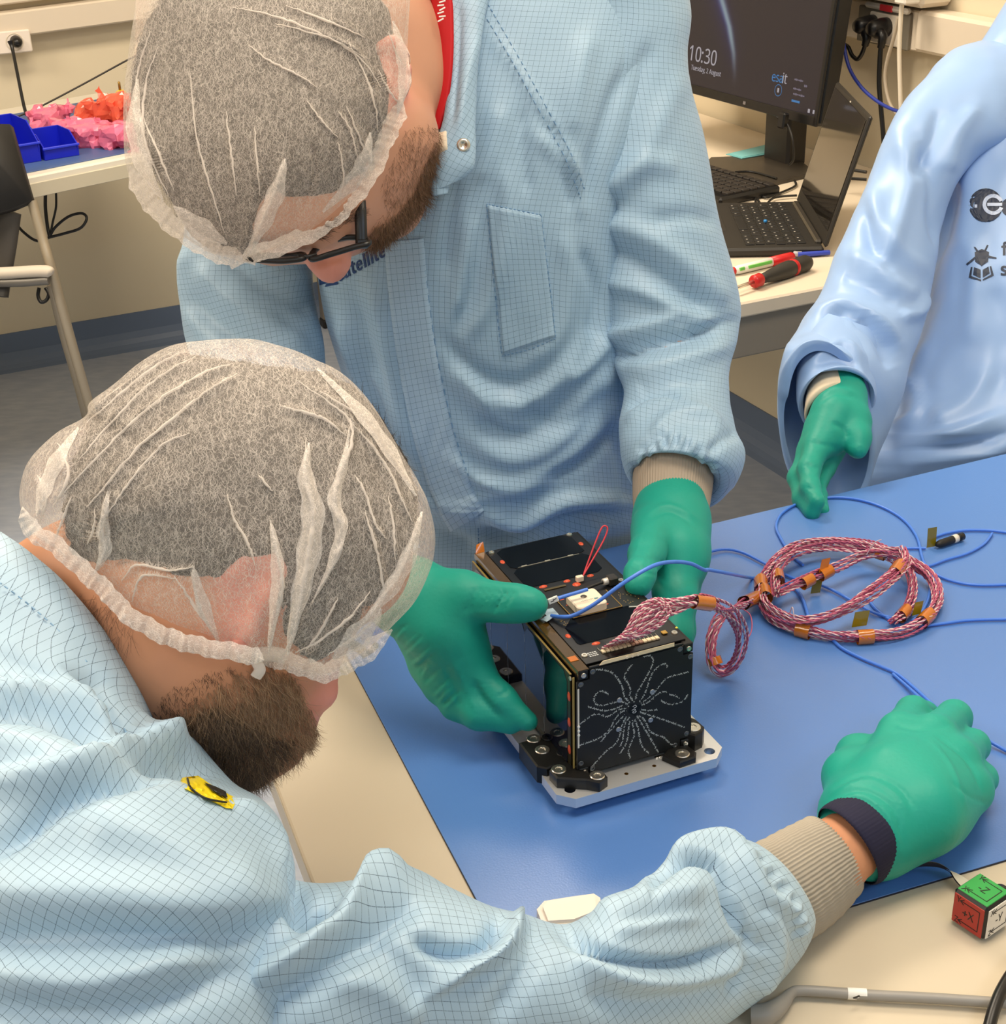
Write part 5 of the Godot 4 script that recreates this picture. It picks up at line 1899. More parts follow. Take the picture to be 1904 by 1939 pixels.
func glove_a(t: Node3D, at: Vector3) -> void:
	var F := Field.new()
	F.k = 0.014
	chain(F, [[660, 1060, 1.285, 30], [770, 1130, 1.245, 31], [838, 1190, 1.232, 31]])
	chain(F, [[800, 1120, 1.238, 22], [875, 1130, 1.222, 19], [945, 1141, 1.208, 13.2], [985, 1143, 1.202, 12.0], [1010, 1145, 1.200, 11.2]])
	chain(F, [[838, 1180, 1.235, 30], [868, 1240, 1.238, 27]])
	F.k = 0.009
	chain(F, [[868, 1225, 1.235, 22], [892, 1272, 1.236, 17], [948, 1325, 1.226, 12], [1000, 1366, 1.218, 8.2]])
	chain(F, [[835, 1225, 1.242, 22], [858, 1288, 1.240, 17], [905, 1350, 1.230, 12.5], [966, 1371, 1.226, 8.6]])
	chain(F, [[806, 1215, 1.250, 20], [828, 1278, 1.250, 15.5], [862, 1335, 1.243, 11.5], [910, 1362, 1.240, 8.5]])
	chain(F, [[785, 1195, 1.258, 17], [806, 1258, 1.260, 13], [832, 1306, 1.256, 10], [858, 1330, 1.256, 8]])
	var w := []
	for k in 9:
		var x := 890 + k * 9
		w.append([[[x + 14, 1108 + k], [x + 2, 1135], [x - 10, 1160]], 4.0, -1.5 if k != 6 else -3.0])
	for k in 10:
		var x := 752 + k * 10.0 + rng.randf_range(-4, 4)
		var y := 1196 + k * 14.5 + rng.randf_range(-5, 5)
		var l := rng.randf_range(14, 34)
		w.append([[[x - 6, y + 12], [x + l * 0.5, y - rng.randf_range(2, 8)], [x + l, y - l * 0.6]], rng.randf_range(3.5, 5.5), -rng.randf_range(0.7, 1.5)])
		w.append([[[x - 2, y + 18], [x + l * 0.5, y + 3], [x + l * 0.9, y - l * 0.35]], 4.0, rng.randf_range(0.5, 1.0)])
	w.append([[[840, 1260], [858, 1300], [872, 1340]], 5, -1.6])
	w.append([[[855, 1250], [880, 1300], [900, 1345]], 5, 1.4])
	w.append([[[895, 1290], [915, 1325], [950, 1360]], 6, -3.0])
	w.append([[[940, 1320], [955, 1312], [962, 1302]], 4, -1.2])
	objm("glove", shifted(creased(nets(F, 0.0024), w, 0.0006), at), M.glove, t)

func glove_b(t: Node3D, at: Vector3) -> void:
	var F := Field.new()
	F.k = 0.014
	chain(F, [[1272, 930, 1.398, 31], [1268, 985, 1.372, 32], [1265, 1040, 1.345, 33]])
	chain(F, [[1285, 990, 1.37, 26], [1290, 1060, 1.335, 24]])
	F.k = 0.008
	chain(F, [[1240, 1000, 1.345, 22], [1224, 1050, 1.295, 15], [1211, 1088, 1.25, 12.4], [1208, 1107, 1.243, 11.2]])
	F.k = 0.010
	chain(F, [[1276, 1045, 1.345, 24], [1268, 1120, 1.315, 14], [1270, 1200, 1.300, 12], [1264, 1255, 1.295, 9.5]])
	chain(F, [[1280, 1050, 1.335, 24], [1287, 1130, 1.312, 13], [1284, 1205, 1.305, 11], [1276, 1262, 1.305, 9]])
	chain(F, [[1290, 1050, 1.345, 22], [1294, 1130, 1.335, 12], [1290, 1195, 1.332, 10.5], [1282, 1250, 1.33, 9]])
	chain(F, [[1292, 1040, 1.36, 18], [1296, 1110, 1.355, 11], [1292, 1160, 1.352, 9.5], [1286, 1200, 1.35, 8]])
	var w := []
	for k in 4: w.append([[[1218 - k * 4, 1060 + k * 8], [1236, 1056 + k * 10], [1258, 1072 + k * 9]], 4.5, -1.2])
	w.append([[[1222, 975], [1265, 957], [1325, 985]], 5, 1.5])
	w.append([[[1228, 985], [1268, 968], [1322, 1002]], 4, -1.2])
	w.append([[[1230, 1000], [1212, 1050], [1195, 1100]], 6, -1.2])
	objm("glove", shifted(creased(nets(F, 0.0024), w, 0.0006), at), M.glove, t)

# ---------------------------------------------------------------- the man leaning in from the near left
func chain_h(F: Field, p: Array, c := Color.WHITE) -> void:   # bones given as [u, v, height above the table, radius mm]
	for i in p.size() - 1:
		F.bone(T(p[i][0], p[i][1], p[i][2]), T(p[i + 1][0], p[i + 1][1], p[i + 1][2]), p[i][3] * 0.001, p[i + 1][3] * 0.001, c)

func build_leaner() -> void:
	var t := thing("person", "bearded man in profile leaning in close, his gloved fist on the blue mat", "person", V(150, 1900, 0.86) * Vector3(1, 0, 1) + Vector3(0, -0.75, 0))
	var at := t.position
	var body := [
		[-60, 990, 290, 1404, 0.966, 0.050, 44, -36],
		[-90, 1022, 296, 1428, 0.953, 0.064, 36, -30],
		[-170, 1100, 352, 1390, 0.942, 0.076, -14, 8],
		[-230, 1210, 438, 1488, 0.925, 0.095, -20, 20],
		[-290, 1350, 512, 1532, 0.905, 0.110],
		[-330, 1520, 551, 1610, 0.890, 0.120],
		[-340, 1720, 560, 1730, 0.872, 0.125],
		[-330, 1960, 560, 1960, 0.860, 0.130],
		[-320, 2300, 540, 2300, 0.860, 0.140],
		[-330, 3000, 560, 3000, 0.860, 0.150]]
	var folds := [
		[[[-60, 1478], [60, 1468], [145, 1452], [242, 1420], [310, 1392], [360, 1392]], 22, 13, 0.3],
		[[[-60, 1650], [30, 1590], [100, 1535], [170, 1500], [260, 1474], [340, 1452], [400, 1456], [440, 1490]], 20, -15, -0.3],
		[[[-60, 1310], [40, 1306], [97, 1312], [170, 1350], [218, 1415]], 16, 10, 0.3],
		[[[-60, 1345], [60, 1352], [130, 1382], [185, 1430]], 13, -9],
		[[[-60, 1395], [60, 1408], [160, 1432]], 22, 6],
		[[[-60, 1120], [50, 1192], [140, 1270], [205, 1350], [246, 1410]], 11, -8],
		[[[0, 1205], [70, 1240], [130, 1300], [185, 1370]], 14, 6],
		[[[-60, 1700], [60, 1706], [200, 1712], [340, 1722], [450, 1718], [540, 1696]], 44, 12, -0.5],
		[[[-60, 1775], [60, 1772], [250, 1768], [400, 1778], [500, 1756]], 26, -11, 0.3],
		[[[-60, 1826], [60, 1842], [150, 1850], [230, 1838], [340, 1806], [430, 1790]], 30, 10, 0.4],
		[[[-60, 1905], [100, 1915], [250, 1905], [400, 1858], [480, 1830]], 26, -10],
		[[[150, 1560], [260, 1580], [380, 1630], [490, 1690]], 46, 7],
		[[[440, 1512], [490, 1546], [525, 1590], [538, 1650]], 16, 6],
		[[[546, 1590], [548, 1660], [560, 1720]], 10, -8]]
	var S := skin(body, 230, 0.0055, folds, 0.004, 0.62, 31)
	remember(S)
	var coat := objm("coat", shifted(S.mesh(), at), M.coatnear, t)
	var arm := [
		[200, 1640, 140, 2150, 0.905, 0.08],
		[340, 1640, 310, 2160, 0.892, 0.09],
		[480, 1650, 470, 2150, 0.880, 0.095],
		[590, 1676, 620, 2140, 0.880, 0.090],
		[680, 1668, 710, 2110, 0.890, 0.086],
		[770, 1643, 800, 2085, 0.897, 0.082],
		[850, 1676, 880, 2075, 0.900, 0.079],
		[920, 1706, 960, 2068, 0.903, 0.077],
		[990, 1726, 1032, 2052, 0.905, 0.074],
		[1072, 1750, 1120, 2030, 0.912, 0.070],
		[1160, 1700, 1222, 2008, 0.925, 0.067],
		[1226, 1664, 1310, 1980, 0.943, 0.063],
		[1292, 1594, 1400, 1925, 0.968, 0.058, 0, -6],
		[1360, 1580, 1475, 1865, 0.990, 0.054, 6, -12],
		[1412, 1592, 1520, 1805, 1.008, 0.046, 22, -14],
		[1432, 1606, 1530, 1762, 1.020, 0.036, 34, -4],
		[1424, 1618, 1516, 1752, 1.022, 0.032, 24, 0]]
	var af := [
		[[[772, 1640], [735, 1656], [680, 1706], [610, 1770], [548, 1812], [470, 1860]], 24, 20, -0.3],
		[[[545, 1645], [556, 1700], [580, 1738], [606, 1742], [640, 1716]], 22, -18],
		[[[800, 1690], [740, 1740], [660, 1806], [560, 1870], [480, 1939]], 30, -10],
		[[[985, 1722], [978, 1760], [960, 1796], [930, 1816], [880, 1836], [820, 1880]], 15, 15, 0.3],
		[[[780, 1776], [840, 1804], [900, 1806], [936, 1780], [950, 1740]], 17, -12],
		[[[1010, 1740], [1010, 1800], [980, 1860], [930, 1939]], 22, -7],
		[[[1066, 1756], [1110, 1790], [1160, 1812], [1230, 1824], [1310, 1822], [1392, 1792]], 15, -13, 0.3],
		[[[1120, 1740], [1190, 1716], [1270, 1694], [1340, 1680]], 26, 8],
		[[[1080, 1800], [1150, 1840], [1240, 1858], [1340, 1850], [1420, 1810]], 22, 9],
		[[[1100, 1880], [1190, 1900], [1300, 1890], [1400, 1850]], 26, -6],
		[[[1160, 1765], [1210, 1760], [1270, 1745], [1330, 1740]], 12, 4],
		[[[1232, 1694], [1250, 1650], [1285, 1622], [1318, 1616], [1356, 1630], [1380, 1670], [1392, 1716], [1410, 1756], [1440, 1790]], 10, -17, 0.35],
		[[[1222, 1690], [1240, 1632], [1284, 1592], [1331, 1580], [1386, 1598], [1420, 1648], [1444, 1694], [1490, 1722], [1522, 1756]], 16, 10],
		[[[1440, 1720], [1470, 1770], [1462, 1840], [1430, 1890]], 16, 7],
		[[[1420, 1780], [1416, 1830], [1384, 1890]], 12, -6],
		[[[620, 1850], [720, 1870], [800, 1939]], 30, 6],
		[[[700, 1780], [760, 1830], [800, 1900]], 26, -5]]
	for k in 14:
		var f := k / 13.0
		af.append([[[1424 + 100 * f + 20 * sin(PI * f), 1600 + 165 * f], [1402 + 100 * f + 20 * sin(PI * f), 1612 + 165 * f]], 5, 2.2 if k % 2 else -2.2])
	var A := skin(arm, 240, 0.0042, af, 0.003, 0.15, 12)
	remember(A)
	var sleeve := objm("sleeve", shifted(A.mesh(), at), M.coatnear, t)
	var stitch := mat(rgb(140, 178, 210), 0.6)
	sewn("stitching", S, [[-20, 1090], [60, 1150], [140, 1225], [200, 1310], [244, 1400]], coat, stitch, at)
	# knitted cuff, its ribs running along the arm
	var kn := [[1418, 1604, 1512, 1786, 1.022, 0.038, 10, -4], [1450, 1588, 1548, 1768, 1.036, 0.040, 16, -10], [1490, 1566, 1590, 1735, 1.052, 0.040, 24, -14], [1528, 1546, 1622, 1696, 1.066, 0.039, 30, -10], [1534, 1546, 1626, 1690, 1.068, 0.034, 30, -10]]
	var K := skin(kn, 300, 0.003, [], 0.002, 0.0)
	for i in K.pos.size(): K.pos[i] += K.nrm[i] * (0.0007 * sin((i % K.cols) * TAU / 4.0) + 0.0003 * sin((i / K.cols) * 1.9))
	K.normals()
	objm("cuff", shifted(K.mesh(), at), mat(rgb(172, 163, 148), 0.92), t)
	# yellow static warning sticker
	emblem("sticker", S, coat, [[[332, 1491], [345, 1478], [374, 1474], [392, 1488], [420, 1504], [447, 1518], [437, 1536], [424, 1534], [380, 1514]]], mat(rgb(238, 214, 20), 0.45), 0.0018)
	emblem("emblem", S, coat, [[[383, 1490], [405, 1498], [424, 1507], [427, 1518], [412, 1514], [398, 1506]]], mat(rgb(30, 28, 20), 0.5), 0.0028)
	for c in coat.get_children():
		if String(c.name).begins_with("sticker") or String(c.name).begins_with("emblem"): c.position = -at
	var o := obj("emblem", seam(S, [[352, 1482], [358, 1500], [385, 1518], [424, 1526]], 0.0006, 0.0026), mat(rgb(30, 28, 20), 0.5), coat)
	o.position = -at
	head_two(t, at)

func head_two(t: Node3D, at: Vector3) -> void:
	var c := Color(0.60, 0.28, 0.155)
	var red := Color(0.80, 0.32, 0.25)
	var D := 0.97
	var F := Field.new()
	F.k = 0.026
	F.bone(V(410, 910, D + 0.02), V(575, 935, D + 0.015), 0.074, 0.067, c)
	F.bone(V(590, 1020, D + 0.01), V(652, 1060, D + 0.01), 0.056, 0.044, c)
	F.bone(V(460, 1130, D + 0.015), V(522, 1220, D + 0.02), 0.068, 0.036, c)
	F.bone(V(560, 1190, D + 0.03), V(530, 1285, D + 0.045), 0.034, 0.026, c)
	F.bone(V(425, 1240, D + 0.0), V(474, 1350, D + 0.03), 0.053, 0.034, c)
	F.bone(V(485, 1375, D + 0.04), V(506, 1345, D + 0.045), 0.028, 0.027, c)
	F.bone(V(470, 1400, D + 0.04), V(455, 1440, D + 0.045), 0.030, 0.020, c)
	F.bone(V(350, 1120, D + 0.01), V(200, 1160, D + 0.04), 0.072, 0.066, c)
	F.bone(V(200, 1180, D + 0.04), V(60, 1200, D + 0.075), 0.066, 0.062, c)
	F.bone(V(330, 1230, D + 0.01), V(220, 1280, D + 0.04), 0.056, 0.052, c)
	F.bone(V(340, 1300, D + 0.03), V(400, 1370, D + 0.045), 0.040, 0.034, c)
	F.k = 0.010
	F.bone(V(588, 1225, D + 0.02), V(608, 1306, D + 0.028), 0.012, 0.0112, red)
	F.bone(V(603, 1316, D + 0.022), V(592, 1322, D + 0.022), 0.0072, 0.006, red)
	F.bone(V(606, 1322, D + 0.036), V(600, 1326, D + 0.036), 0.006, 0.006, red)
	F.bone(V(566, 1362, D + 0.038), V(552, 1354, D + 0.026), 0.007, 0.006, Color(0.50, 0.20, 0.15))
	# ear
	F.k = 0.006
	for e in [[[440, 1090], [470, 1055]], [[470, 1055], [508, 1050]], [[508, 1050], [525, 1080]], [[525, 1080], [505, 1130]], [[505, 1130], [470, 1190]], [[470, 1190], [452, 1222]]]:
		F.bone(V(e[0][0], e[0][1], D - 0.062), V(e[1][0], e[1][1], D - 0.062), 0.0055, 0.0055, red)
	F.bone(V(470, 1090, D - 0.050), V(455, 1170, D - 0.046), 0.014, 0.011, red)
	F.bone(V(505, 1060, D - 0.052), V(470, 1190, D - 0.048), 0.006, 0.006, red)
	# shoulders and the arm that lies on the table
	var I := Field.new()
	I.k = 0.03
	I.bone(V(60, 1200, D + 0.075), V(110, 1750, 0.90), 0.062, 0.065, c)
	I.bone(V(120, 1600, 0.90), V(300, 1850, 0.875), 0.05, 0.044, c)
	I.bone(V(300, 1850, 0.875), V(820, 1890, 0.912), 0.036, 0.026, c)
	I.bone(V(820, 1890, 0.912), V(1300, 1800, 0.968), 0.024, 0.022, c)
	var W := Field.new()
	W.bone(V(1300, 1800, 0.968), T(1560, 1636, 0.037), 0.024, 0.0255, c)
	W.bone(T(1560, 1634, 0.038), T(1660, 1562, 0.037), 0.0250, 0.0262, c)
	var m := nets(F, 0.0040, true)
	objm("body", shifted(joined([m, nets(W, 0.0045, true), nets(I, 0.011, true)]), at), M.skin, t)
	var H := Field.new()
	H.k = 0.03
	H.bone(V(385, 880, D + 0.004), V(560, 890, D + 0.004), 0.069, 0.064)
	H.bone(V(350, 940, D + 0.0), V(430, 950, D - 0.005), 0.066, 0.070)
	H.bone(V(560, 950, D - 0.002), V(632, 985, D + 0.002), 0.066, 0.054)
	H.bone(V(290, 1010, D + 0.005), V(360, 1050, D + 0.0), 0.050, 0.050)
	H.bone(V(600, 1080, D + 0.0), V(570, 1160, D + 0.0), 0.040, 0.034)
	var hm := nets(H, 0.005, false, fuzz(), 0.005)
	objm("hair", shifted(hm, at), M.hair, t)
	hairs("hair_strands", t, hm, [[120, 640], [120, 1010], [330, 1120], [440, 1060], [540, 1060], [620, 1180], [820, 1100], [820, 640]], 4200, 0.009, R * Vector3(-0.8, -0.5, 0.2), rgb(80, 68, 58), 0.00016, 0.93)
	hairs("neck_hair", t, m, [[100, 1105], [190, 1130], [260, 1180], [250, 1230], [190, 1225], [130, 1170]], 260, 0.013, R * Vector3(0.1, -1, 0.1), rgb(92, 62, 44), 0.00009, 0.6)
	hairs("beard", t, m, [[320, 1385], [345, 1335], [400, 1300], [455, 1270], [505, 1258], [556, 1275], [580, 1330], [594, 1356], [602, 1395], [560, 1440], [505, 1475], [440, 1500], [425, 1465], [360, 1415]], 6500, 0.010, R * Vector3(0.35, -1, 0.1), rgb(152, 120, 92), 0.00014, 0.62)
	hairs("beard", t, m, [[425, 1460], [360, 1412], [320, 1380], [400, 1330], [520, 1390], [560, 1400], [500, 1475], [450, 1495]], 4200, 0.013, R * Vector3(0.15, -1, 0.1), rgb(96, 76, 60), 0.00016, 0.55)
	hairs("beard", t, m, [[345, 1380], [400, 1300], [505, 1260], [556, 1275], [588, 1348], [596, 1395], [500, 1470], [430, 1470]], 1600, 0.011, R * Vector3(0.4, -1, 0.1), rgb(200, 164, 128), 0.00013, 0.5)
	hairs("stubble", t, m, [[300, 1400], [280, 1350], [330, 1300], [420, 1262], [470, 1252], [400, 1300], [330, 1380]], 900, 0.004, R * Vector3(0.2, -1, 0.1), Color(0.13, 0.08, 0.05), 0.0001, 0.7)
	for k in t.get_children():
		if k is MultiMeshInstance3D: k.position = -at
	# bonnet with its slack pouch at the back
	var out := [[40, 950], [44, 905], [62, 868], [110, 822], [162, 788], [168, 764], [205, 735], [262, 692], [325, 657], [400, 643], [470, 646], [530, 660], [590, 684], [640, 710], [700, 762], [742, 815], [775, 868], [808, 925], [824, 985], [828, 1030], [820, 1084], [792, 1140], [742, 1192], [692, 1236], [652, 1258], [612, 1274], [560, 1258], [520, 1248], [490, 1262], [470, 1240], [400, 1228], [345, 1215], [300, 1198], [240, 1162], [200, 1118], [165, 1088], [110, 1036], [60, 1004]]
	var cf := [
		[[[165, 800], [230, 745], [300, 690], [350, 665]], 5, 3.5],
		[[[150, 870], [220, 790], [300, 715], [370, 675]], 4, 3.0],
		[[[105, 950], [180, 870], [250, 800], [320, 745], [400, 700], [440, 690]], 5, 3.5],
		[[[165, 960], [200, 920], [260, 850], [330, 790], [400, 735], [450, 708]], 5, 3.5],
		[[[200, 980], [240, 920], [290, 860], [320, 835], [360, 820]], 4, 2.5],
		[[[180, 965], [178, 1000], [165, 1030]], 4, 2.5],
		[[[530, 770], [575, 780], [615, 795], [655, 825]], 6, 3.0],
		[[[560, 720], [620, 760], [660, 795], [665, 840], [640, 900], [632, 960], [650, 1000], [635, 1060], [600, 1120]], 6, 4.0],
		[[[660, 795], [700, 840], [735, 890], [760, 945], [780, 990]], 5, 3.5],
		[[[605, 740], [680, 790], [740, 860], [790, 930]], 5, 3.0],
		[[[580, 830], [576, 900], [592, 960], [585, 1040], [570, 1120], [555, 1200], [530, 1250]], 9, 5.0],
		[[[512, 990], [525, 1050], [535, 1110], [520, 1180], [510, 1235]], 6, 4.5],
		[[[430, 935], [445, 985], [470, 1030], [482, 1070]], 4, 2.5],
		[[[490, 900], [515, 930]], 4, 2.0],
		[[[670, 900], [690, 930], [710, 990], [730, 1020]], 4, 2.5],
		[[[690, 970], [715, 1050], [728, 1130]], 5, 3.0],
		[[[790, 980], [770, 1050], [740, 1110], [690, 1170]], 6, 3.5],
		[[[735, 940], [745, 1000], [748, 1060]], 4, 2.5],
		[[[640, 1130], [610, 1190], [580, 1230]], 5, 3.0],
		[[[210, 930], [195, 1000], [198, 1040], [180, 1085]], 6, 4.0],
		[[[135, 940], [120, 980], [105, 1020]], 5, 3.0],
		[[[230, 1100], [260, 1070], [320, 1080], [370, 1072]], 4, 3.0],
		[[[250, 1140], [270, 1090], [330, 1095]], 4, 3.0],
		[[[330, 1090], [370, 1150], [410, 1210]], 5, 3.5],
		[[[365, 1075], [375, 1140], [400, 1190]], 4, 3.0],
		[[[70, 900], [90, 940], [75, 990]], 6, 4.0],
		[[[110, 840], [130, 900], [100, 960]], 6, 4.0],
		[[[720, 1160], [680, 1200], [620, 1240]], 5, 3.0],
		[[[700, 1120], [660, 1170], [600, 1215], [560, 1235]], 5, 3.0]]
	var C := cap(out, Vector2(450, 935), 0.935, 0.074, 0.24, [[40, 132]], cf)
	var bonnet := objm("hair_bonnet", shifted(C.mesh(), at), M.net, t)
	creases(C, cf, bonnet, at)
	for q in [[[[584, 840], [578, 900], [592, 970], [582, 1060], [562, 1150], [545, 1236]], 44], [[[662, 810], [650, 880], [632, 945], [645, 1000], [626, 1070], [590, 1140]], 24], [[[512, 985], [524, 1060], [522, 1140], [508, 1236]], 24], [[[206, 930], [196, 1000], [200, 1040], [180, 1085]], 26], [[[796, 970], [774, 1050], [738, 1115], [682, 1182]], 30], [[[150, 812], [112, 868], [84, 930], [72, 975]], 30], [[[720, 1150], [680, 1200], [630, 1245]], 44], [[[365, 1070], [384, 1140], [415, 1215]], 24], [[[600, 700], [680, 780], [740, 860], [785, 940]], 26]]:
		objm("pleat", shifted(ribbon(C, q[0], q[1]), at), M.netfold, bonnet)
	ruffle(C, [[742, 1192], [692, 1236], [652, 1258], [612, 1274], [560, 1258], [520, 1248], [490, 1254]], bonnet, at, 0.928, 0.006)
	ruffle(C, [[500, 1250], [470, 1240], [400, 1228], [345, 1215], [300, 1198], [240, 1162], [200, 1118], [165, 1088], [110, 1036], [60, 1004], [42, 960]], bonnet, at, 0.900, 0.0055)
	# the knot of the elastic
	var s := begin()
	tube(s, smooth([V(474, 1232, 0.928), V(490, 1240, 0.920), V(512, 1238, 0.922), V(540, 1244, 0.928)], 6), 0.0022, 8, false, 2.2, R * Vector3(0, 1, 0.2))
	tube(s, smooth([V(492, 1232, 0.920), V(486, 1252, 0.917), V(492, 1268, 0.918), V(484, 1282, 0.92)], 5), 0.0014, 8, false, 2.6, R * Vector3(1, 0.2, 0))
	obj("knot", done(s), M.netfold, bonnet).position = -at
	# a corner of his glasses shows past the bonnet
	s = begin()
	tube(s, smooth([V(640, 1205, D - 0.01), V(680, 1228, D), V(692, 1240, D + 0.004)], 5), 0.0018, 8, false, 1.8, R * Vector3(0, 1, 0))
	tube(s, smooth([V(688, 1240, D + 0.004), V(702, 1232, D + 0.012), V(711, 1222, D + 0.03)], 5), 0.0022, 8)
	obj("glasses", done(s), M.black, t).position = -at
	s = begin()
	tube(s, smooth([V(-40, 1020, D + 0.0), V(-5, 1042, D - 0.01), V(14, 1060, D - 0.012), V(24, 1064, D - 0.006)], 5), 0.0028, 8, false, 1.6, R * Vector3(0.5, 1, 0))
	obj("undershirt", done(s), M.blacksoft, t).position = -at
	# glove of the hand on the mat
	var G := Field.new()
	G.k = 0.016
	for q in [[1700, 1392, 0.050, 17], [1768, 1398, 0.056, 17.5], [1812, 1440, 0.052, 16.5], [1834, 1494, 0.043, 15]]:
		chain_h(G, [[1648, 1566, 0.038, 30], [(1650 + q[0]) / 2.0 + 8, (1570 + q[1]) / 2.0 + 6, 0.046, 27], q])
	chain_h(G, [[1664, 1580, 0.036, 26], [1770, 1540, 0.034, 20], [1834, 1500, 0.036, 14.5]])
	chain_h(G, [[1612, 1530, 0.036, 22], [1606, 1470, 0.034, 17], [1622, 1430, 0.028, 13.5], [1640, 1414, 0.022, 10.2]])
	G.k = 0.007
	chain_h(G, [[1706, 1385, 0.048, 16.5], [1728, 1350, 0.036, 13], [1750, 1352, 0.016, 10], [1768, 1362, 0.010, 8.5]])
	chain_h(G, [[1770, 1392, 0.054, 17], [1806, 1358, 0.038, 13], [1812, 1366, 0.016, 10.5], [1796, 1372, 0.010, 9]])
	chain_h(G, [[1812, 1440, 0.052, 16], [1842, 1412, 0.034, 12], [1840, 1420, 0.014, 10]])
	chain_h(G, [[1834, 1494, 0.042, 14.5], [1858, 1474, 0.027, 11.2], [1852, 1478, 0.011, 9]])
	var w := [
		[[[1578, 1490], [1640, 1466], [1700, 1490], [1730, 1530]], 4, -1.4],
		[[[1576, 1500], [1640, 1478], [1690, 1500], [1720, 1540]], 3.5, 1.2],
		[[[1574, 1512], [1630, 1496], [1690, 1530], [1712, 1600]], 4, -1.4],
		[[[1572, 1522], [1630, 1508], [1680, 1545], [1704, 1610]], 3.5, 1.2],
		[[[1770, 1390], [1830, 1440], [1860, 1500]], 4, -1.2],
		[[[1760, 1400], [1800, 1450], [1830, 1530]], 4, 1.0],
		[[[1800, 1480], [1840, 1510], [1868, 1520]], 4, -1.0],
		[[[1690, 1370], [1740, 1380], [1800, 1372]], 5, -1.4],
		[[[1660, 1420], [1700, 1410], [1740, 1400]], 8, 1.0]]
	objm("glove", shifted(creased(nets(G, 0.0024), w, 0.0005), at), M.glove, t)

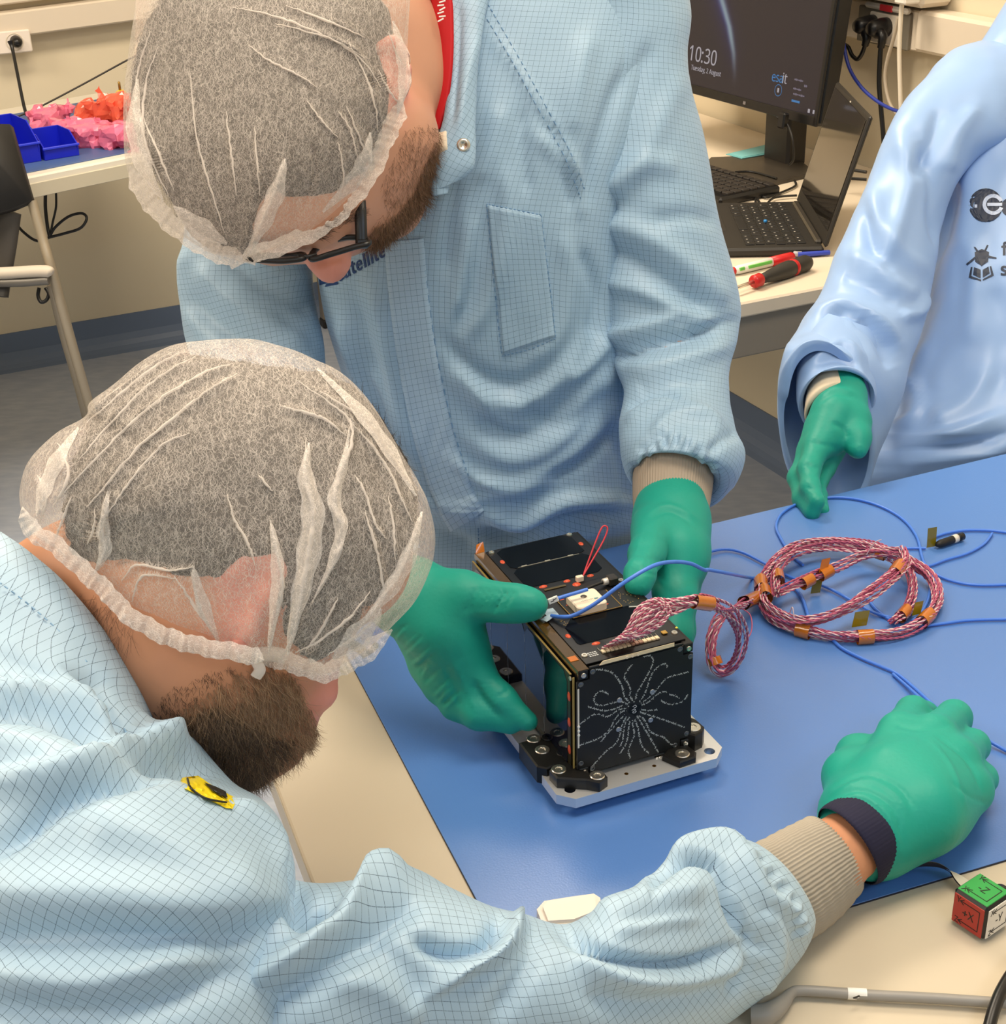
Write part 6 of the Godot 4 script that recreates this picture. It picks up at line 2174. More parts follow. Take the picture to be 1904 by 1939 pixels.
# ---------------------------------------------------------------- the person across the table on the right
func build_reacher() -> void:
	var t := thing("person", "person in plain satin blue coat reaching across from the far right corner", "person", V(2010, 900, 2.1) * Vector3(1, 0, 1) + Vector3(0, -0.75, 0))
	var at := t.position
	var body := [
		[1950, -60, 2130, -60, 2.02, 0.07],
		[1880, 40, 2240, 40, 2.02, 0.10],
		[1820, 150, 2290, 140, 2.01, 0.12],
		[1790, 300, 2300, 300, 2.00, 0.13],
		[1770, 450, 2300, 450, 1.99, 0.135],
		[1745, 600, 2290, 600, 1.985, 0.14],
		[1700, 740, 2280, 740, 1.98, 0.145],
		[1650, 830, 2280, 820, 1.975, 0.15],
		[1612, 880, 2280, 860, 1.985, 0.14],
		[1598, 925, 2290, 900, 2.02, 0.13],
		[1590, 1000, 2300, 980, 2.06, 0.13],
		[1590, 1300, 2320, 1300, 2.16, 0.15],
		[1600, 1560, 2300, 1560, 2.24, 0.15]]
	var folds := [
		[[[1800, 330], [1780, 420], [1740, 540], [1700, 680]], 20, -14],
		[[[1830, 440], [1850, 540], [1830, 660]], 22, 7],
		[[[1880, 540], [1900, 640], [1880, 760]], 22, -7],
		[[[1760, 640], [1730, 720], [1720, 790]], 14, 8],
		[[[1700, 760], [1730, 730], [1740, 770], [1720, 800], [1680, 810]], 12, 8],
		[[[1660, 836], [1740, 836], [1820, 816], [1904, 782]], 12, 11, 0.3],
		[[[1650, 862], [1750, 852], [1850, 838], [1920, 815]], 10, -9],
		[[[1620, 858], [1720, 866], [1820, 858], [1920, 848]], 10, 8],
		[[[1640, 845], [1760, 846], [1904, 842]], 5, -8],
		[[[1880, 690], [1830, 760], [1760, 800]], 20, 7],
		[[[1620, 905], [1660, 895], [1740, 885]], 10, 6]]
	var S := skin(body, 170, 0.007, folds, 0.010, 0.0, 41)
	remember(S)
	var coat := objm("coat", shifted(S.mesh(), at), M.coatsatin, t)
	var arm := [
		[1960, 60, 2130, 180, 2.02, 0.06],
		[1880, 72, 2080, 200, 2.0, 0.08],
		[1812, 92, 2010, 230, 1.98, 0.08],
		[1756, 140, 1945, 270, 1.96, 0.077],
		[1700, 205, 1850, 300, 1.94, 0.070],
		[1652, 318, 1792, 385, 1.915, 0.066],
		[1600, 440, 1772, 495, 1.885, 0.066],
		[1552, 555, 1750, 602, 1.855, 0.066],
		[1512, 618, 1724, 676, 1.83, 0.066, 0, -10],
		[1486, 668, 1708, 740, 1.81, 0.064, 0, -50],
		[1474, 740, 1680, 800, 1.79, 0.062, 0, -110],
		[1474, 800, 1655, 836, 1.778, 0.056, -10, -168],
		[1484, 806, 1645, 830, 1.78, 0.050, -8, -150]]
	var af := [
		[[[1700, 250], [1720, 330], [1700, 420], [1660, 520]], 18, 8],
		[[[1740, 260], [1765, 340], [1770, 420], [1790, 470]], 14, -10],
		[[[1650, 350], [1665, 420], [1700, 470], [1760, 520]], 16, 7],
		[[[1640, 400], [1650, 460], [1690, 520]], 12, -6],
		[[[1600, 480], [1650, 500], [1700, 540], [1740, 560]], 14, 7],
		[[[1590, 520], [1640, 540], [1700, 580]], 12, -6],
		[[[1530, 600], [1590, 575], [1650, 600], [1700, 650]], 12, 8],
		[[[1560, 610], [1600, 590], [1660, 625], [1700, 680]], 10, -9],
		[[[1620, 600], [1660, 640], [1690, 700]], 12, -8],
		[[[1500, 640], [1490, 700], [1484, 760]], 12, 6],
		[[[1700, 600], [1740, 590], [1760, 560]], 12, 8],
		[[[1780, 200], [1760, 280], [1720, 340]], 16, -7],
		[[[1850, 200], [1810, 260], [1790, 330]], 16, 7]]
	var A := skin(arm, 150, 0.006, af, 0.006, 0.0, 14)
	remember(A)
	var sleeve := objm("sleeve", shifted(A.mesh(), at), M.coatsatin, t)
	sewn("stitching", S, [[1904, 182], [1850, 250], [1810, 320], [1798, 350]], coat, mat(rgb(196, 212, 240), 0.6), at)
	var pipe := obj("piping", seam(S, [[1925, 165], [1880, 215], [1830, 280], [1800, 335], [1792, 365]], 0.0042, 0.001), M.coatsatin, coat)
	pipe.position = -at
	# inner sleeve and cream cuff
	var inn := [[1556, 590, 1670, 630, 1.82, 0.040], [1518, 660, 1662, 700, 1.785, 0.042, 0, -20], [1508, 740, 1658, 752, 1.760, 0.042, 0, -45], [1512, 772, 1654, 752, 1.750, 0.040, 0, -66], [1520, 766, 1648, 746, 1.752, 0.036, 0, -62]]
	objm("inner_sleeve", shifted(skin(inn, 90, 0.004, [[[[1530, 700], [1570, 660], [1600, 655], [1640, 690]], 9, 5], [[[1540, 690], [1585, 680], [1620, 700]], 7, -4], [[[1600, 650], [1620, 690], [1640, 740]], 8, 4]], 0.004, 0.0, 8).mesh(), at), M.coatsatin, sleeve)
	var kn := [[1540, 700, 1630, 712, 1.77, 0.029, 0, -20], [1528, 745, 1634, 740, 1.755, 0.030, 0, -35], [1523, 790, 1632, 755, 1.742, 0.030, -6, -44], [1527, 796, 1630, 760, 1.742, 0.027, -6, -40]]
	objm("cuff", shifted(skin(kn, 90, 0.004, [], 0.001).mesh(), at), mat(rgb(232, 216, 190), 0.85), t)
	# prints on the chest
	var ink := mat(rgb(52, 60, 78), 0.5)
	var disc := []
	for k in 28: disc.append([1866 + 32 * cos(TAU * k / 28), 389 + 32 * sin(TAU * k / 28)])
	emblem("emblem", S, coat, [disc], ink)
	var ring := []
	for k in 21:
		var a := 0.35 + (TAU - 0.75) * k / 20.0
		ring.append([1880 + 20 * cos(a), 388 + 20 * sin(a)])
	for k in 21:
		var a := 0.35 + (TAU - 0.75) * (20 - k) / 20.0
		ring.append([1880 + 13 * cos(a), 388 + 13 * sin(a)])
	var pale := mat(rgb(206, 218, 240), 0.5)
	emblem("emblem", S, coat, [ring, [[1869, 385], [1897, 385], [1897, 391], [1869, 391]], [[1845, 388], [1850, 388], [1850, 394], [1845, 394]]], pale, 0.0016)
	printed("lettering", S, coat, "esa", Vector2(1896, 409), Vector2(58, 0), Vector2(0, -58), ink)
	emblem("emblem", S, coat, [
		[[1858, 472], [1872, 478], [1870, 496], [1858, 504], [1846, 496], [1845, 478]],
		[[1829, 500], [1848, 484], [1850, 488], [1831, 503]], [[1870, 484], [1886, 488], [1886, 491], [1870, 488]],
		[[1843, 468], [1846, 468], [1852, 476], [1849, 478]], [[1868, 464], [1871, 465], [1866, 476], [1863, 474]],
		[[1834, 526], [1838, 506], [1841, 506], [1839, 523], [1857, 530], [1857, 533]],
		[[1881, 522], [1876, 504], [1873, 505], [1876, 520], [1860, 529], [1860, 532]],
		[[1844, 506], [1856, 511], [1856, 527], [1842, 521]], [[1860, 511], [1871, 505], [1873, 518], [1860, 526]]], ink)
	printed("lettering", S, coat, "fly your", Vector2(1895, 492), Vector2(33, 0), Vector2(0, -33), ink)
	printed("lettering", S, coat, "satellite", Vector2(1894, 522), Vector2(33, 0), Vector2(0, -33), ink)
	for k in coat.get_children():
		if String(k.name).begins_with("emblem") or String(k.name).begins_with("lettering"): k.position = -at
	# the body inside the coat, out of frame above
	var F := Field.new()
	F.k = 0.03
	var c := Color(0.60, 0.36, 0.26)
	F.bone(V(2050, -260, 2.02), V(2050, -340, 2.02), 0.085, 0.08, c)
	F.bone(V(2050, -160, 2.04), V(2050, -40, 2.05), 0.055, 0.06, c)
	F.bone(V(2050, 60, 2.04), V(2040, 700, 2.04), 0.08, 0.09, c)
	F.bone(V(2000, 130, 2.04), V(1800, 245, 1.965), 0.030, 0.024, c)
	F.bone(V(1800, 245, 1.965), V(1680, 560, 1.87), 0.024, 0.022, c)
	F.bone(V(1680, 560, 1.87), V(1592, 740, 1.757), 0.022, 0.020, c)
	objm("body", shifted(nets(F, 0.010, true), at), M.skin, t)
	var G := Field.new()
	G.k = 0.014
	chain(G, [[1592, 728, 1.75, 26], [1580, 790, 1.715, 26], [1562, 830, 1.70, 24]])
	chain(G, [[1606, 755, 1.735, 21], [1620, 800, 1.708, 15], [1624, 830, 1.690, 12.5], [1624, 852, 1.680, 10.5]])
	G.k = 0.008
	chain(G, [[1566, 815, 1.70, 20], [1548, 845, 1.685, 15.5], [1531, 888, 1.660, 12], [1534, 925, 1.635, 10.5], [1546, 950, 1.615, 9]])
	chain(G, [[1552, 815, 1.712, 19], [1534, 855, 1.70, 14.5], [1511, 905, 1.68, 11.5], [1519, 945, 1.650, 10.2], [1537, 971, 1.62, 9]])
	chain(G, [[1578, 820, 1.72, 19], [1568, 860, 1.715, 13], [1546, 905, 1.695, 10.5], [1548, 940, 1.665, 9.5], [1556, 966, 1.635, 8.2]])
	chain(G, [[1590, 812, 1.725, 17], [1580, 850, 1.722, 11], [1562, 888, 1.708, 9.5], [1550, 915, 1.69, 8]])
	objm("glove", shifted(creased(nets(G, 0.0027), [[[[1535, 838], [1560, 842], [1590, 850]], 5, -1.2], [[[1524, 880], [1540, 884], [1548, 886]], 4, -1.2], [[[1524, 920], [1536, 926], [1546, 926]], 4, -1.0], [[[1575, 800], [1596, 812], [1604, 830]], 5, -1.6], [[[1550, 755], [1580, 735], [1620, 745]], 4, 1.4], [[[1548, 765], [1580, 745], [1620, 755]], 4, -1.2]], 0.0004), at), M.glove, t)

# ---------------------------------------------------------------- cables and small things on the work table
func path(p: Array) -> Array:   # [u, v, height above the mat]
	return p.map(func(q): return T(q[0], q[1], q[2] if q.size() > 2 else 0.0022))

func cord(called: String, p: Array, r: float, m: Material, parent: Node) -> MeshInstance3D:
	return obj(called, tubed(path(p), r, 8, 8), m, parent)

# a loom of twisted pairs following a path; pale and pink wires are kept apart as two parts
func loom(parent: Node, pts: PackedVector3Array, radius: Variant, pairs: int, first := 0) -> void:
	var tot := PackedFloat32Array([0.0])
	for i in range(1, pts.size()): tot.append(tot[i - 1] + pts[i].distance_to(pts[i - 1]))
	var even := PackedVector3Array()
	var j := 0
	var step := 0.0016
	var d := 0.0
	while d < tot[tot.size() - 1] and j < pts.size() - 1:
		while j < pts.size() - 2 and tot[j + 1] < d: j += 1
		even.append(pts[j].lerp(pts[j + 1], clampf((d - tot[j]) / maxf(tot[j + 1] - tot[j], 1e-6), 0.0, 1.0)))
		d += step
	var up := Vector3.UP
	var frames := []
	for i in even.size():
		var t := (even[mini(i + 1, even.size() - 1)] - even[maxi(i - 1, 0)]).normalized()
		var x := (up - t * up.dot(t)).normalized()
		up = x
		frames.append([x, t.cross(x)])
	var pink := begin()
	var pale := begin()
	for k in pairs:
		var a0 := TAU * k / pairs + rng.randf() * 0.5
		var rr := sqrt((k + 0.6) / pairs)
		var turns := rng.randf_range(8.0, 20.0) * (1.0 if k % 3 else -1.0)
		var one := PackedVector3Array()
		var two := PackedVector3Array()
		var ph := rng.randf() * TAU
		for i in even.size():
			var s := i * step
			var wide: float = radius if radius is float else lerpf(radius[0], radius[1], clampf(float(i) / even.size() * radius[2], 0.0, 1.0))
			var a := a0 + s * turns + 0.5 * sin(s * 31.0 + ph)
			var f: Array = frames[i]
			var c: Vector3 = even[i] + ((f[0] as Vector3) * cos(a) + (f[1] as Vector3) * sin(a)) * wide * rr
			var b := ph + s * TAU / 0.0125
			var o: Vector3 = ((f[0] as Vector3) * cos(b) + (f[1] as Vector3) * sin(b)) * 0.00058
			one.append(c + o)
			two.append(c - o)
		tube(pink, one, 0.00062, 5)
		tube(pale if k % 2 == 0 else pink, two, 0.00060, 5)
	obj("pink_wires", done(pink), M.pinkwire, parent, "stuff")
	obj("pale_wires", done(pale), M.palewire, parent, "stuff")

func wrap_film(parent: Node, a: Vector3, b: Vector3, r: float, m: Material) -> void:
	var s := begin()
	var n := 14
	for i in 4:
		for k in n:
			var t0 := along(b - a, a.lerp(b, i / 4.0))
			var t1 := along(b - a, a.lerp(b, (i + 1) / 4.0))
			var f := func(t: Transform3D, q: int) -> Vector3:
				var an := TAU * q / n
				return t * Vector3(cos(an) * r * (1.0 + 0.12 * sin(an * 3.0)), 0, sin(an) * r)
			s.set_smooth_group(0)
			var out: Vector3 = f.call(t0, k) - t0.origin
			tri(s, f.call(t0, k), f.call(t0, k + 1), f.call(t1, k + 1), out)
			tri(s, f.call(t0, k), f.call(t1, k + 1), f.call(t1, k), out)
	obj("film_wrap", done(s), m, parent)

func flag(parent: Node, called: String, q: Array, m: Material) -> void:   # a folded piece of film: four corners
	var s := begin()
	var n: Vector3 = ((q[1] - q[0]) as Vector3).cross(q[3] - q[0]).normalized() * 0.00015
	for k in [-1.0, 1.0]: face(s, [q[0] + n * k, q[1] + n * k, q[2] + n * k, q[3] + n * k], n * k)
	obj(called, done(s), m, parent)

func build_cables() -> void:
	# --- the pink loom
	var t := thing("wire_loom", "loom of pink and white twisted wires coiled on the blue mat", "cable")
	var fan := Transform3D(Basis(Vector3.UP, SAT_TURN), Vector3.ZERO)
	# leads fanning out of the contacts
	var pink := begin()
	var pale := begin()
	for k in 13:
		var root := fan * (Vector3(29.5 + k * 2.3, 122.4, -17.5) * MM)
		var ang := k / 12.0
		var q := [root, V(1162 + k * 2.4, 1213 - k * 0.4, 1.146 - 0.004 * sin(k * 1.7)), V(1184 + k * 2.7, 1194 + k * 0.8, 1.144 + 0.005 * sin(k * 2.3)), V(1206 + k * 4.0, 1152 + k * 2.4, 1.143 + 0.006 * cos(k * 1.9)), V(1238 + k * 2.6, 1134 + k * 1.9, 1.145 + 0.005 * cos(k * 2.4)), V(1270, 1150, 1.148 + 0.006 * sin(k * 2.6)) + R * Vector3(0, 0.006 * cos(k * 1.3), 0), V(1318, 1137, 1.162 + 0.004 * sin(k * 1.1)) + R * Vector3(0, 0.004 * cos(k * 2.1), 0)]
		var line := smooth(q, 26)
		var one := PackedVector3Array()
		var two := PackedVector3Array()
		for i in line.size():
			var d := (line[mini(i + 1, line.size() - 1)] - line[maxi(i - 1, 0)]).normalized()
			var x := d.cross(Vector3.UP).normalized()
			var y := d.cross(x)
			var b := k * 2.1 + i * (0.55 + 0.22 * sin(k * 3.7)) + 0.8 * sin(i * 0.11 + k)
			one.append(line[i] + (x * cos(b) + y * sin(b)) * 0.0006)
			two.append(line[i] - (x * cos(b) + y * sin(b)) * 0.0006)
		tube(pink, one, 0.00064, 5)
		tube(pale, two, 0.00062, 5)
	obj("pink_wires", done(pink), M.pinkwire, t, "stuff")
	obj("pale_wires", done(pale), M.palewire, t, "stuff")
	wrap_film(t, V(1312, 1138, 1.163), V(1345, 1143, 1.178), 0.0058, M.kapton)
	loom(t, smooth([V(1318, 1137, 1.165), V(1352, 1146, 1.19), V(1385, 1162, 1.245), V(1402, 1195, 1.285), V(1398, 1235, 1.315), V(1378, 1265, 1.332), V(1358, 1266, 1.333), V(1347, 1240, 1.334), V(1350, 1200, 1.338), V(1370, 1165, 1.352), V(1400, 1146, 1.385), T(1424, 1134, 0.013), T(1438, 1128, 0.012)], 14), 0.0060, 10)
	wrap_film(t, V(1350, 1245, 1.334), V(1355, 1259, 1.333), 0.0062, M.kapton)
	var stray := begin()
	tube(stray, smooth([V(1400, 1150, 1.38), V(1420, 1165, 1.37), V(1422, 1195, 1.355), V(1408, 1220, 1.34), V(1395, 1255, 1.33), V(1375, 1274, 1.328)], 8), 0.0006, 6)
	obj("stray_wire", done(stray), M.pinkwire, t)
	# the coil
	loom(t, smooth(path([[1436, 1130, 0.012], [1450, 1160, 0.008], [1480, 1180, 0.007], [1530, 1196, 0.007], [1590, 1206, 0.007], [1650, 1204, 0.007], [1710, 1194, 0.007], [1752, 1172, 0.008], [1772, 1142, 0.009], [1770, 1110, 0.011], [1752, 1085, 0.014], [1722, 1066, 0.018], [1700, 1052, 0.024]]), 16), 0.0062, 13)
	loom(t, smooth(path([[1700, 1050, 0.024], [1660, 1038, 0.020], [1610, 1030, 0.014], [1560, 1028, 0.014], [1510, 1036, 0.014], [1475, 1058, 0.014], [1452, 1085, 0.014], [1441, 1115, 0.015], [1448, 1145, 0.015], [1480, 1166, 0.016], [1520, 1176, 0.018], [1565, 1168, 0.022], [1610, 1146, 0.028], [1655, 1118, 0.032], [1690, 1090, 0.034], [1712, 1064, 0.034], [1704, 1043, 0.034]]), 16), 0.0064, 13)
	loom(t, smooth(path([[1704, 1043, 0.034], [1670, 1044, 0.030], [1630, 1052, 0.026], [1590, 1072, 0.024], [1545, 1090, 0.022], [1500, 1110, 0.020], [1472, 1124, 0.019]]), 16), 0.0052, 9)
	loom(t, smooth(path([[1472, 1124, 0.019], [1470, 1090, 0.018], [1488, 1062, 0.018], [1525, 1042, 0.018], [1580, 1034, 0.017], [1640, 1040, 0.015], [1690, 1056, 0.014], [1722, 1085, 0.010], [1728, 1125, 0.008], [1716, 1155, 0.008], [1690, 1178, 0.008]]), 16), 0.0054, 9)
	for q in [[[1408, 1141, 0.024], [1430, 1131, 0.014], 0.0068], [[1441, 1116, 0.014], [1440, 1098, 0.014], 0.0072], [[1449, 1132, 0.015], [1446, 1116, 0.015], 0.0070], [[1518, 1106, 0.021], [1536, 1096, 0.0215], 0.0060], [[1552, 1090, 0.022], [1572, 1079, 0.0235], 0.0060], [[1692, 1087, 0.034], [1704, 1070, 0.034], 0.0070], [[1622, 1206, 0.007], [1652, 1204, 0.007], 0.0070], [[1704, 1168, 0.008], [1716, 1154, 0.008], 0.0062], [[1744, 1178, 0.008], [1760, 1162, 0.0085], 0.0068], [[1508, 1190, 0.007], [1534, 1197, 0.007], 0.0070], [[1474, 1100, 0.018], [1472, 1086, 0.018], 0.0062], [[1660, 1046, 0.0155], [1676, 1051, 0.015], 0.0062]]:
		wrap_film(t, T(q[0][0], q[0][1], q[0][2]), T(q[1][0], q[1][1], q[1][2]), q[2], M.kapton)
	for q in [[1612, 1640, 1188, 1184, 0.008, 0.014, 1], [1534, 1552, 1124, 1122, 0.002, 0.016, 1], [1550, 1566, 1084, 1080, 0.026, 0.012, 0], [1726, 1742, 1166, 1162, 0.006, 0.012, 1]]:
		var f0 := T(q[0], q[2], q[4])
		var f1 := T(q[1], q[3], q[4])
		flag(t, "film_flag", [f0, f1, f1 + Vector3(0.003, q[5], -0.004), f0 + Vector3(0.003, q[5], -0.004)], M.kaptonolive if q[6] else M.kapton)
	for q in [[[1640, 1050, 0.03], [1655, 1028, 0.045], [1668, 1022, 0.05]], [[1495, 1160, 0.02], [1500, 1150, 0.03], [1503, 1172, 0.02]]]:
		cord("stray_wire", q, 0.0005, M.palewire, t)
	# --- the blue lead of the satellite
	var b := thing("antenna_lead", "thin blue lead from the satellite's antenna across the gloved thumb to the coil", "cable")
	obj("cord", tubed([V(1044, 1166, 1.205), V(1062, 1168, 1.196), V(1086, 1165, 1.190), V(1125, 1144, 1.180), V(1180, 1104, 1.172), V(1235, 1072, 1.180), V(1272, 1064, 1.20), V(1306, 1067, 1.225), V(1328, 1077, 1.25), V(1336, 1080, 1.262), V(1342, 1079, 1.27), V(1380, 1086, 1.32), T(1420, 1094, 0.006), T(1450, 1096, 0.003), T(1490, 1104, 0.003), T(1516, 1128, 0.003), T(1530, 1168, 0.003)], 0.00165, 9, 8), M.bluewire, b)
	obj("cord", tubed([V(1053, 1134, 1.205), V(1072, 1128, 1.208), V(1096, 1121, 1.212), V(1112, 1116, 1.214)], 0.0016, 9, 8), M.bluewire, b)
	obj("cord", tubed([T(1150, 1112, 0.003), T(1190, 1093, 0.003), T(1300, 1062, 0.004), T(1340, 1046, 0.004), T(1372, 1040, 0.003), T(1405, 1046, 0.003), T(1446, 1066, 0.003), T(1500, 1094, 0.003), T(1560, 1110, 0.003), T(1610, 1136, 0.003), T(1650, 1158, 0.003), T(1690, 1170, 0.003), T(1716, 1170, 0.003)], 0.0015, 8, 8), M.bluewire, b)
	var s := begin()
	var lx := along(V(1055, 1132, 1.200) - V(1038, 1139, 1.200), V(1047, 1136, 1.2045))
	box(s, lx.origin, Vector3(0.0048, 0.0085, 0.0022), 0.0004, lx.basis)
	obj("label", done(s), M.white, b)
	s = begin()
	for k in 2: box(s, lx * Vector3(0.0004 - 0.001 * k, -0.001 + 0.0022 * k, 0.0), Vector3(0.0006, 0.003, 0.0026), 0.0, lx.basis)
	obj("print", done(s), M.black, b)
	# --- the long blue cable on the mat
	var c := thing("test_cable", "long bright blue cable looped around the pink coil, ending in black plug", "cable")
	cord("cord", [[1520, 1070], [1498, 1050], [1478, 1020], [1469, 995], [1482, 970], [1520, 950], [1570, 942], [1620, 945], [1670, 960], [1710, 984], [1735, 1016], [1744, 1050], [1752, 1070], [1776, 1090], [1815, 1103], [1860, 1108], [1930, 1106]], 0.0015, M.bluewire, c)
	cord("cord", [[1640, 1130], [1655, 1150], [1676, 1168], [1694, 1178]], 0.0015, M.bluewire, c)
	cord("cord", [[1762, 1098], [1758, 1130], [1746, 1156], [1726, 1176]], 0.0015, M.bluewire, c)
	cord("cord", [[1760, 1020], [1790, 1010], [1830, 1004], [1880, 1005], [1930, 1012]], 0.0015, M.bluewire, c)
	cord("cord", [[1726, 1072], [1756, 1072], [1790, 1060], [1830, 1048], [1862, 1030], [1878, 1010]], 0.0014, M.bluewire, c)
	cord("cord", [[1712, 1038], [1735, 1038], [1752, 1038]], 0.0014, M.bluewire, c)
	cord("cord", [[1700, 1188], [1740, 1186], [1790, 1180], [1840, 1174], [1930, 1172]], 0.0015, M.bluewire, c)
	cord("cord", [[1570, 1204], [1592, 1226], [1630, 1246], [1668, 1262], [1698, 1276], [1730, 1302, 0.004], [1772, 1340, 0.010], [1800, 1362, 0.014], [1828, 1380, 0.012], [1858, 1396, 0.008], [1884, 1410, 0.004], [1930, 1436]], 0.0016, M.bluewire, c)
	cord("cord", [[1690, 1276], [1722, 1304, 0.004], [1752, 1332, 0.009], [1772, 1346, 0.011]], 0.0014, M.bluewire, c)
	s = begin()
	var ax := along(T(1822, 1015, 0.005) - T(1772, 1032, 0.005), T(1772, 1032, 0.005))
	var len := T(1822, 1015, 0.005).distance_to(T(1772, 1032, 0.005))
	lathe(s, [Vector2(0, 0), Vector2(0.002, 0), Vector2(0.0036, 0.003), Vector2(0.0042, 0.006), Vector2(0.0042, len * 0.62), Vector2(0.0036, len * 0.63)], 16, ax)
	obj("plug", done(s), M.blacksoft, c)
	s = begin()
	lathe(s, [Vector2(0.0035, len * 0.62), Vector2(0.0044, len * 0.625), Vector2(0.0044, len * 0.78), Vector2(0.0035, len * 0.785)], 16, ax)
	obj("plug_ring", done(s), M.offwhite, c)
	s = begin()
	lathe(s, [Vector2(0.0036, len * 0.78), Vector2(0.0042, len * 0.80), Vector2(0.0042, len), Vector2(0, len)], 16, ax)
	obj("plug_tip", done(s), M.black, c)
	flag(c, "film_flag", [T(1754, 1037, 0.001), T(1771, 1034, 0.001), T(1771, 1034, 0.001) + Vector3(0, 0.021, -0.003), T(1754, 1037, 0.001) + Vector3(0, 0.021, -0.003)], M.kaptonolive)

func build_small() -> void:
	# wrist strap: the band under the glove and its tail to the cube
	var t := thing("wrist_strap", "navy static wrist strap round the wrist above the near green glove", "strap")
	var rings := [[1556, 1532, 1652, 1674, 1.072, 0.0350, 30, -10], [1560, 1526, 1660, 1674, 1.074, 0.0385, 30, -10], [1576, 1516, 1683, 1658, 1.080, 0.0395, 32, -10], [1592, 1506, 1705, 1643, 1.087, 0.0395, 32, -10], [1596, 1504, 1707, 1639, 1.088, 0.0365, 32, -10]]
	var K := skin(rings, 180, 0.003, [], 0.0, 0.0)
	for i in K.pos.size(): K.pos[i] += K.nrm[i] * 0.00025 * sin((i % K.cols) * TAU / 2.6)
	K.normals()
	objm("band", K.mesh(), mat(rgb(22, 22, 52), 0.85), t)
	var tail := smooth(path([[1668, 1664, 0.012], [1694, 1652, 0.010], [1724, 1641, 0.011], [1752, 1636, 0.014], [1780, 1640, 0.013], [1806, 1656, 0.007], [1830, 1676, 0.004], [1852, 1688, 0.005], [1880, 1694, 0.012], [1896, 1700, 0.014]]), 6)
	for side in 2:
		var s := begin()
		for i in tail.size() - 1:
			var w0 := Vector3(0, 0.0, 0)
			var tw0 := lerpf(0.9, 0.1, smoothstep(0.35, 0.75, float(i) / tail.size()))
			var tw1 := lerpf(0.9, 0.1, smoothstep(0.35, 0.75, float(i + 1) / tail.size()))
			var across := func(k: int, tw: float) -> Vector3:
				var d := (tail[mini(k + 1, tail.size() - 1)] - tail[maxi(k - 1, 0)]).normalized()
				var f := d.cross(Vector3.UP).normalized()
				return (f * cos(tw) + Vector3.UP * sin(tw)) * 0.0062
			var a0: Vector3 = across.call(i, tw0)
			var a1: Vector3 = across.call(i + 1, tw1)
			var d0 := (tail[i + 1] - tail[i]).normalized()
			var n := a0.cross(d0).normalized()
			var off := n * (0.0005 if side == 0 else -0.0005)
			s.set_smooth_group(0)
			face(s, [tail[i] - a0 + off, tail[i] + a0 + off, tail[i + 1] + a1 + off, tail[i + 1] - a1 + off], off)
		obj("tail" if side == 0 else "tail_lining", done(s), mat(rgb(20, 20, 42), 0.8) if side == 1 else mat(rgb(205, 200, 182), 0.85), t)
	obj("snap", lathed([Vector2(0, 0.006), Vector2(0.004, 0.006), Vector2(0.0055, 0.004), Vector2(0.006, 0)], 16, Transform3D(Basis(), T(1893, 1693, 0.012))), M.black, t)
	# the axis cube
	var p := T(1860, 1784, 0.0)
	var l := T(1812, 1752, 0.0)
	var rr := T(1912, 1765, 0.0)
	var turn := atan2(-(p - l).z, (p - l).x)
	var cb := thing("axis_cube", "small black cube with coloured faces marked as axes at the right edge", "cube", Vector3.ZERO, turn)
	var side_ := 0.0285
	var B := Basis(Vector3.UP, turn)
	cb.position = p + B * Vector3(-side_ / 2, 0, -side_ / 2) if (B * Vector3(0, 0, -1)).dot(Vector3(1, 0, 0)) > 0 else p + B * Vector3(-side_ / 2, 0, -side_ / 2)
	obj("body", boxed(Vector3(0, side_ / 2 + 0.0003, 0), Vector3.ONE * side_, 0.0022), M.black, cb)
	var e := side_ - 0.0036
	var h := side_ / 2
	var faces_ := [
		["green_face", Transform3D(Basis(Vector3.RIGHT, -PI / 2), Vector3(0, side_ + 0.0005, 0)), rgb(40, 150, 70), ["-Z", "Y", "X"]],
		["red_face", Transform3D(Basis(), Vector3(0, h, h + 0.0002)), rgb(170, 44, 34), ["+X", "Y", "Z"]],
		["white_face", Transform3D(Basis(Vector3.UP, PI / 2), Vector3(h + 0.0002, h, 0)), rgb(236, 232, 224), ["-Y", "X", "Z"]]]
	for f in faces_:
		var s := begin()
		box(s, Vector3.ZERO, Vector3(e, e, 0.0008), 0.0003)
		var fo := obj(f[0], done(s), mat(f[2], 0.4), cb)
		fo.transform = f[1]
		var pen := mat(rgb(20, 18, 16), 0.5)
		text_on("lettering", fo, f[3][0], 0.009, Transform3D(Basis(), Vector3(0, 0.0, 0.0005)), pen, "Droid Sans", 400, 0.0002)
		text_on("lettering", fo, f[3][1], 0.0065, Transform3D(Basis(), Vector3(-0.0085, 0.009, 0.0005)), pen, "Droid Sans", 400, 0.0002)
		text_on("lettering", fo, f[3][2], 0.0065, Transform3D(Basis(), Vector3(-0.0085, -0.009, 0.0005)), pen, "Droid Sans", 400, 0.0002)
		s = begin()
		box(s, Vector3(0.009, 0, 0.0005), Vector3(0.0006, 0.017, 0.0002))
		for k in [-1.0, 1.0]:
			box(s, Vector3(0.001, 0.0085 * k, 0.0005), Vector3(0.016, 0.0006, 0.0002))
			box(s, Vector3(-0.0058, 0.0085 * k + 0.001, 0.0005), Vector3(0.004, 0.0006, 0.0002), 0.0, Basis(Vector3.BACK, 0.6))
			box(s, Vector3(-0.0058, 0.0085 * k - 0.001, 0.0005), Vector3(0.004, 0.0006, 0.0002), 0.0, Basis(Vector3.BACK, -0.6))
		obj("arrow", done(s), pen, fo)
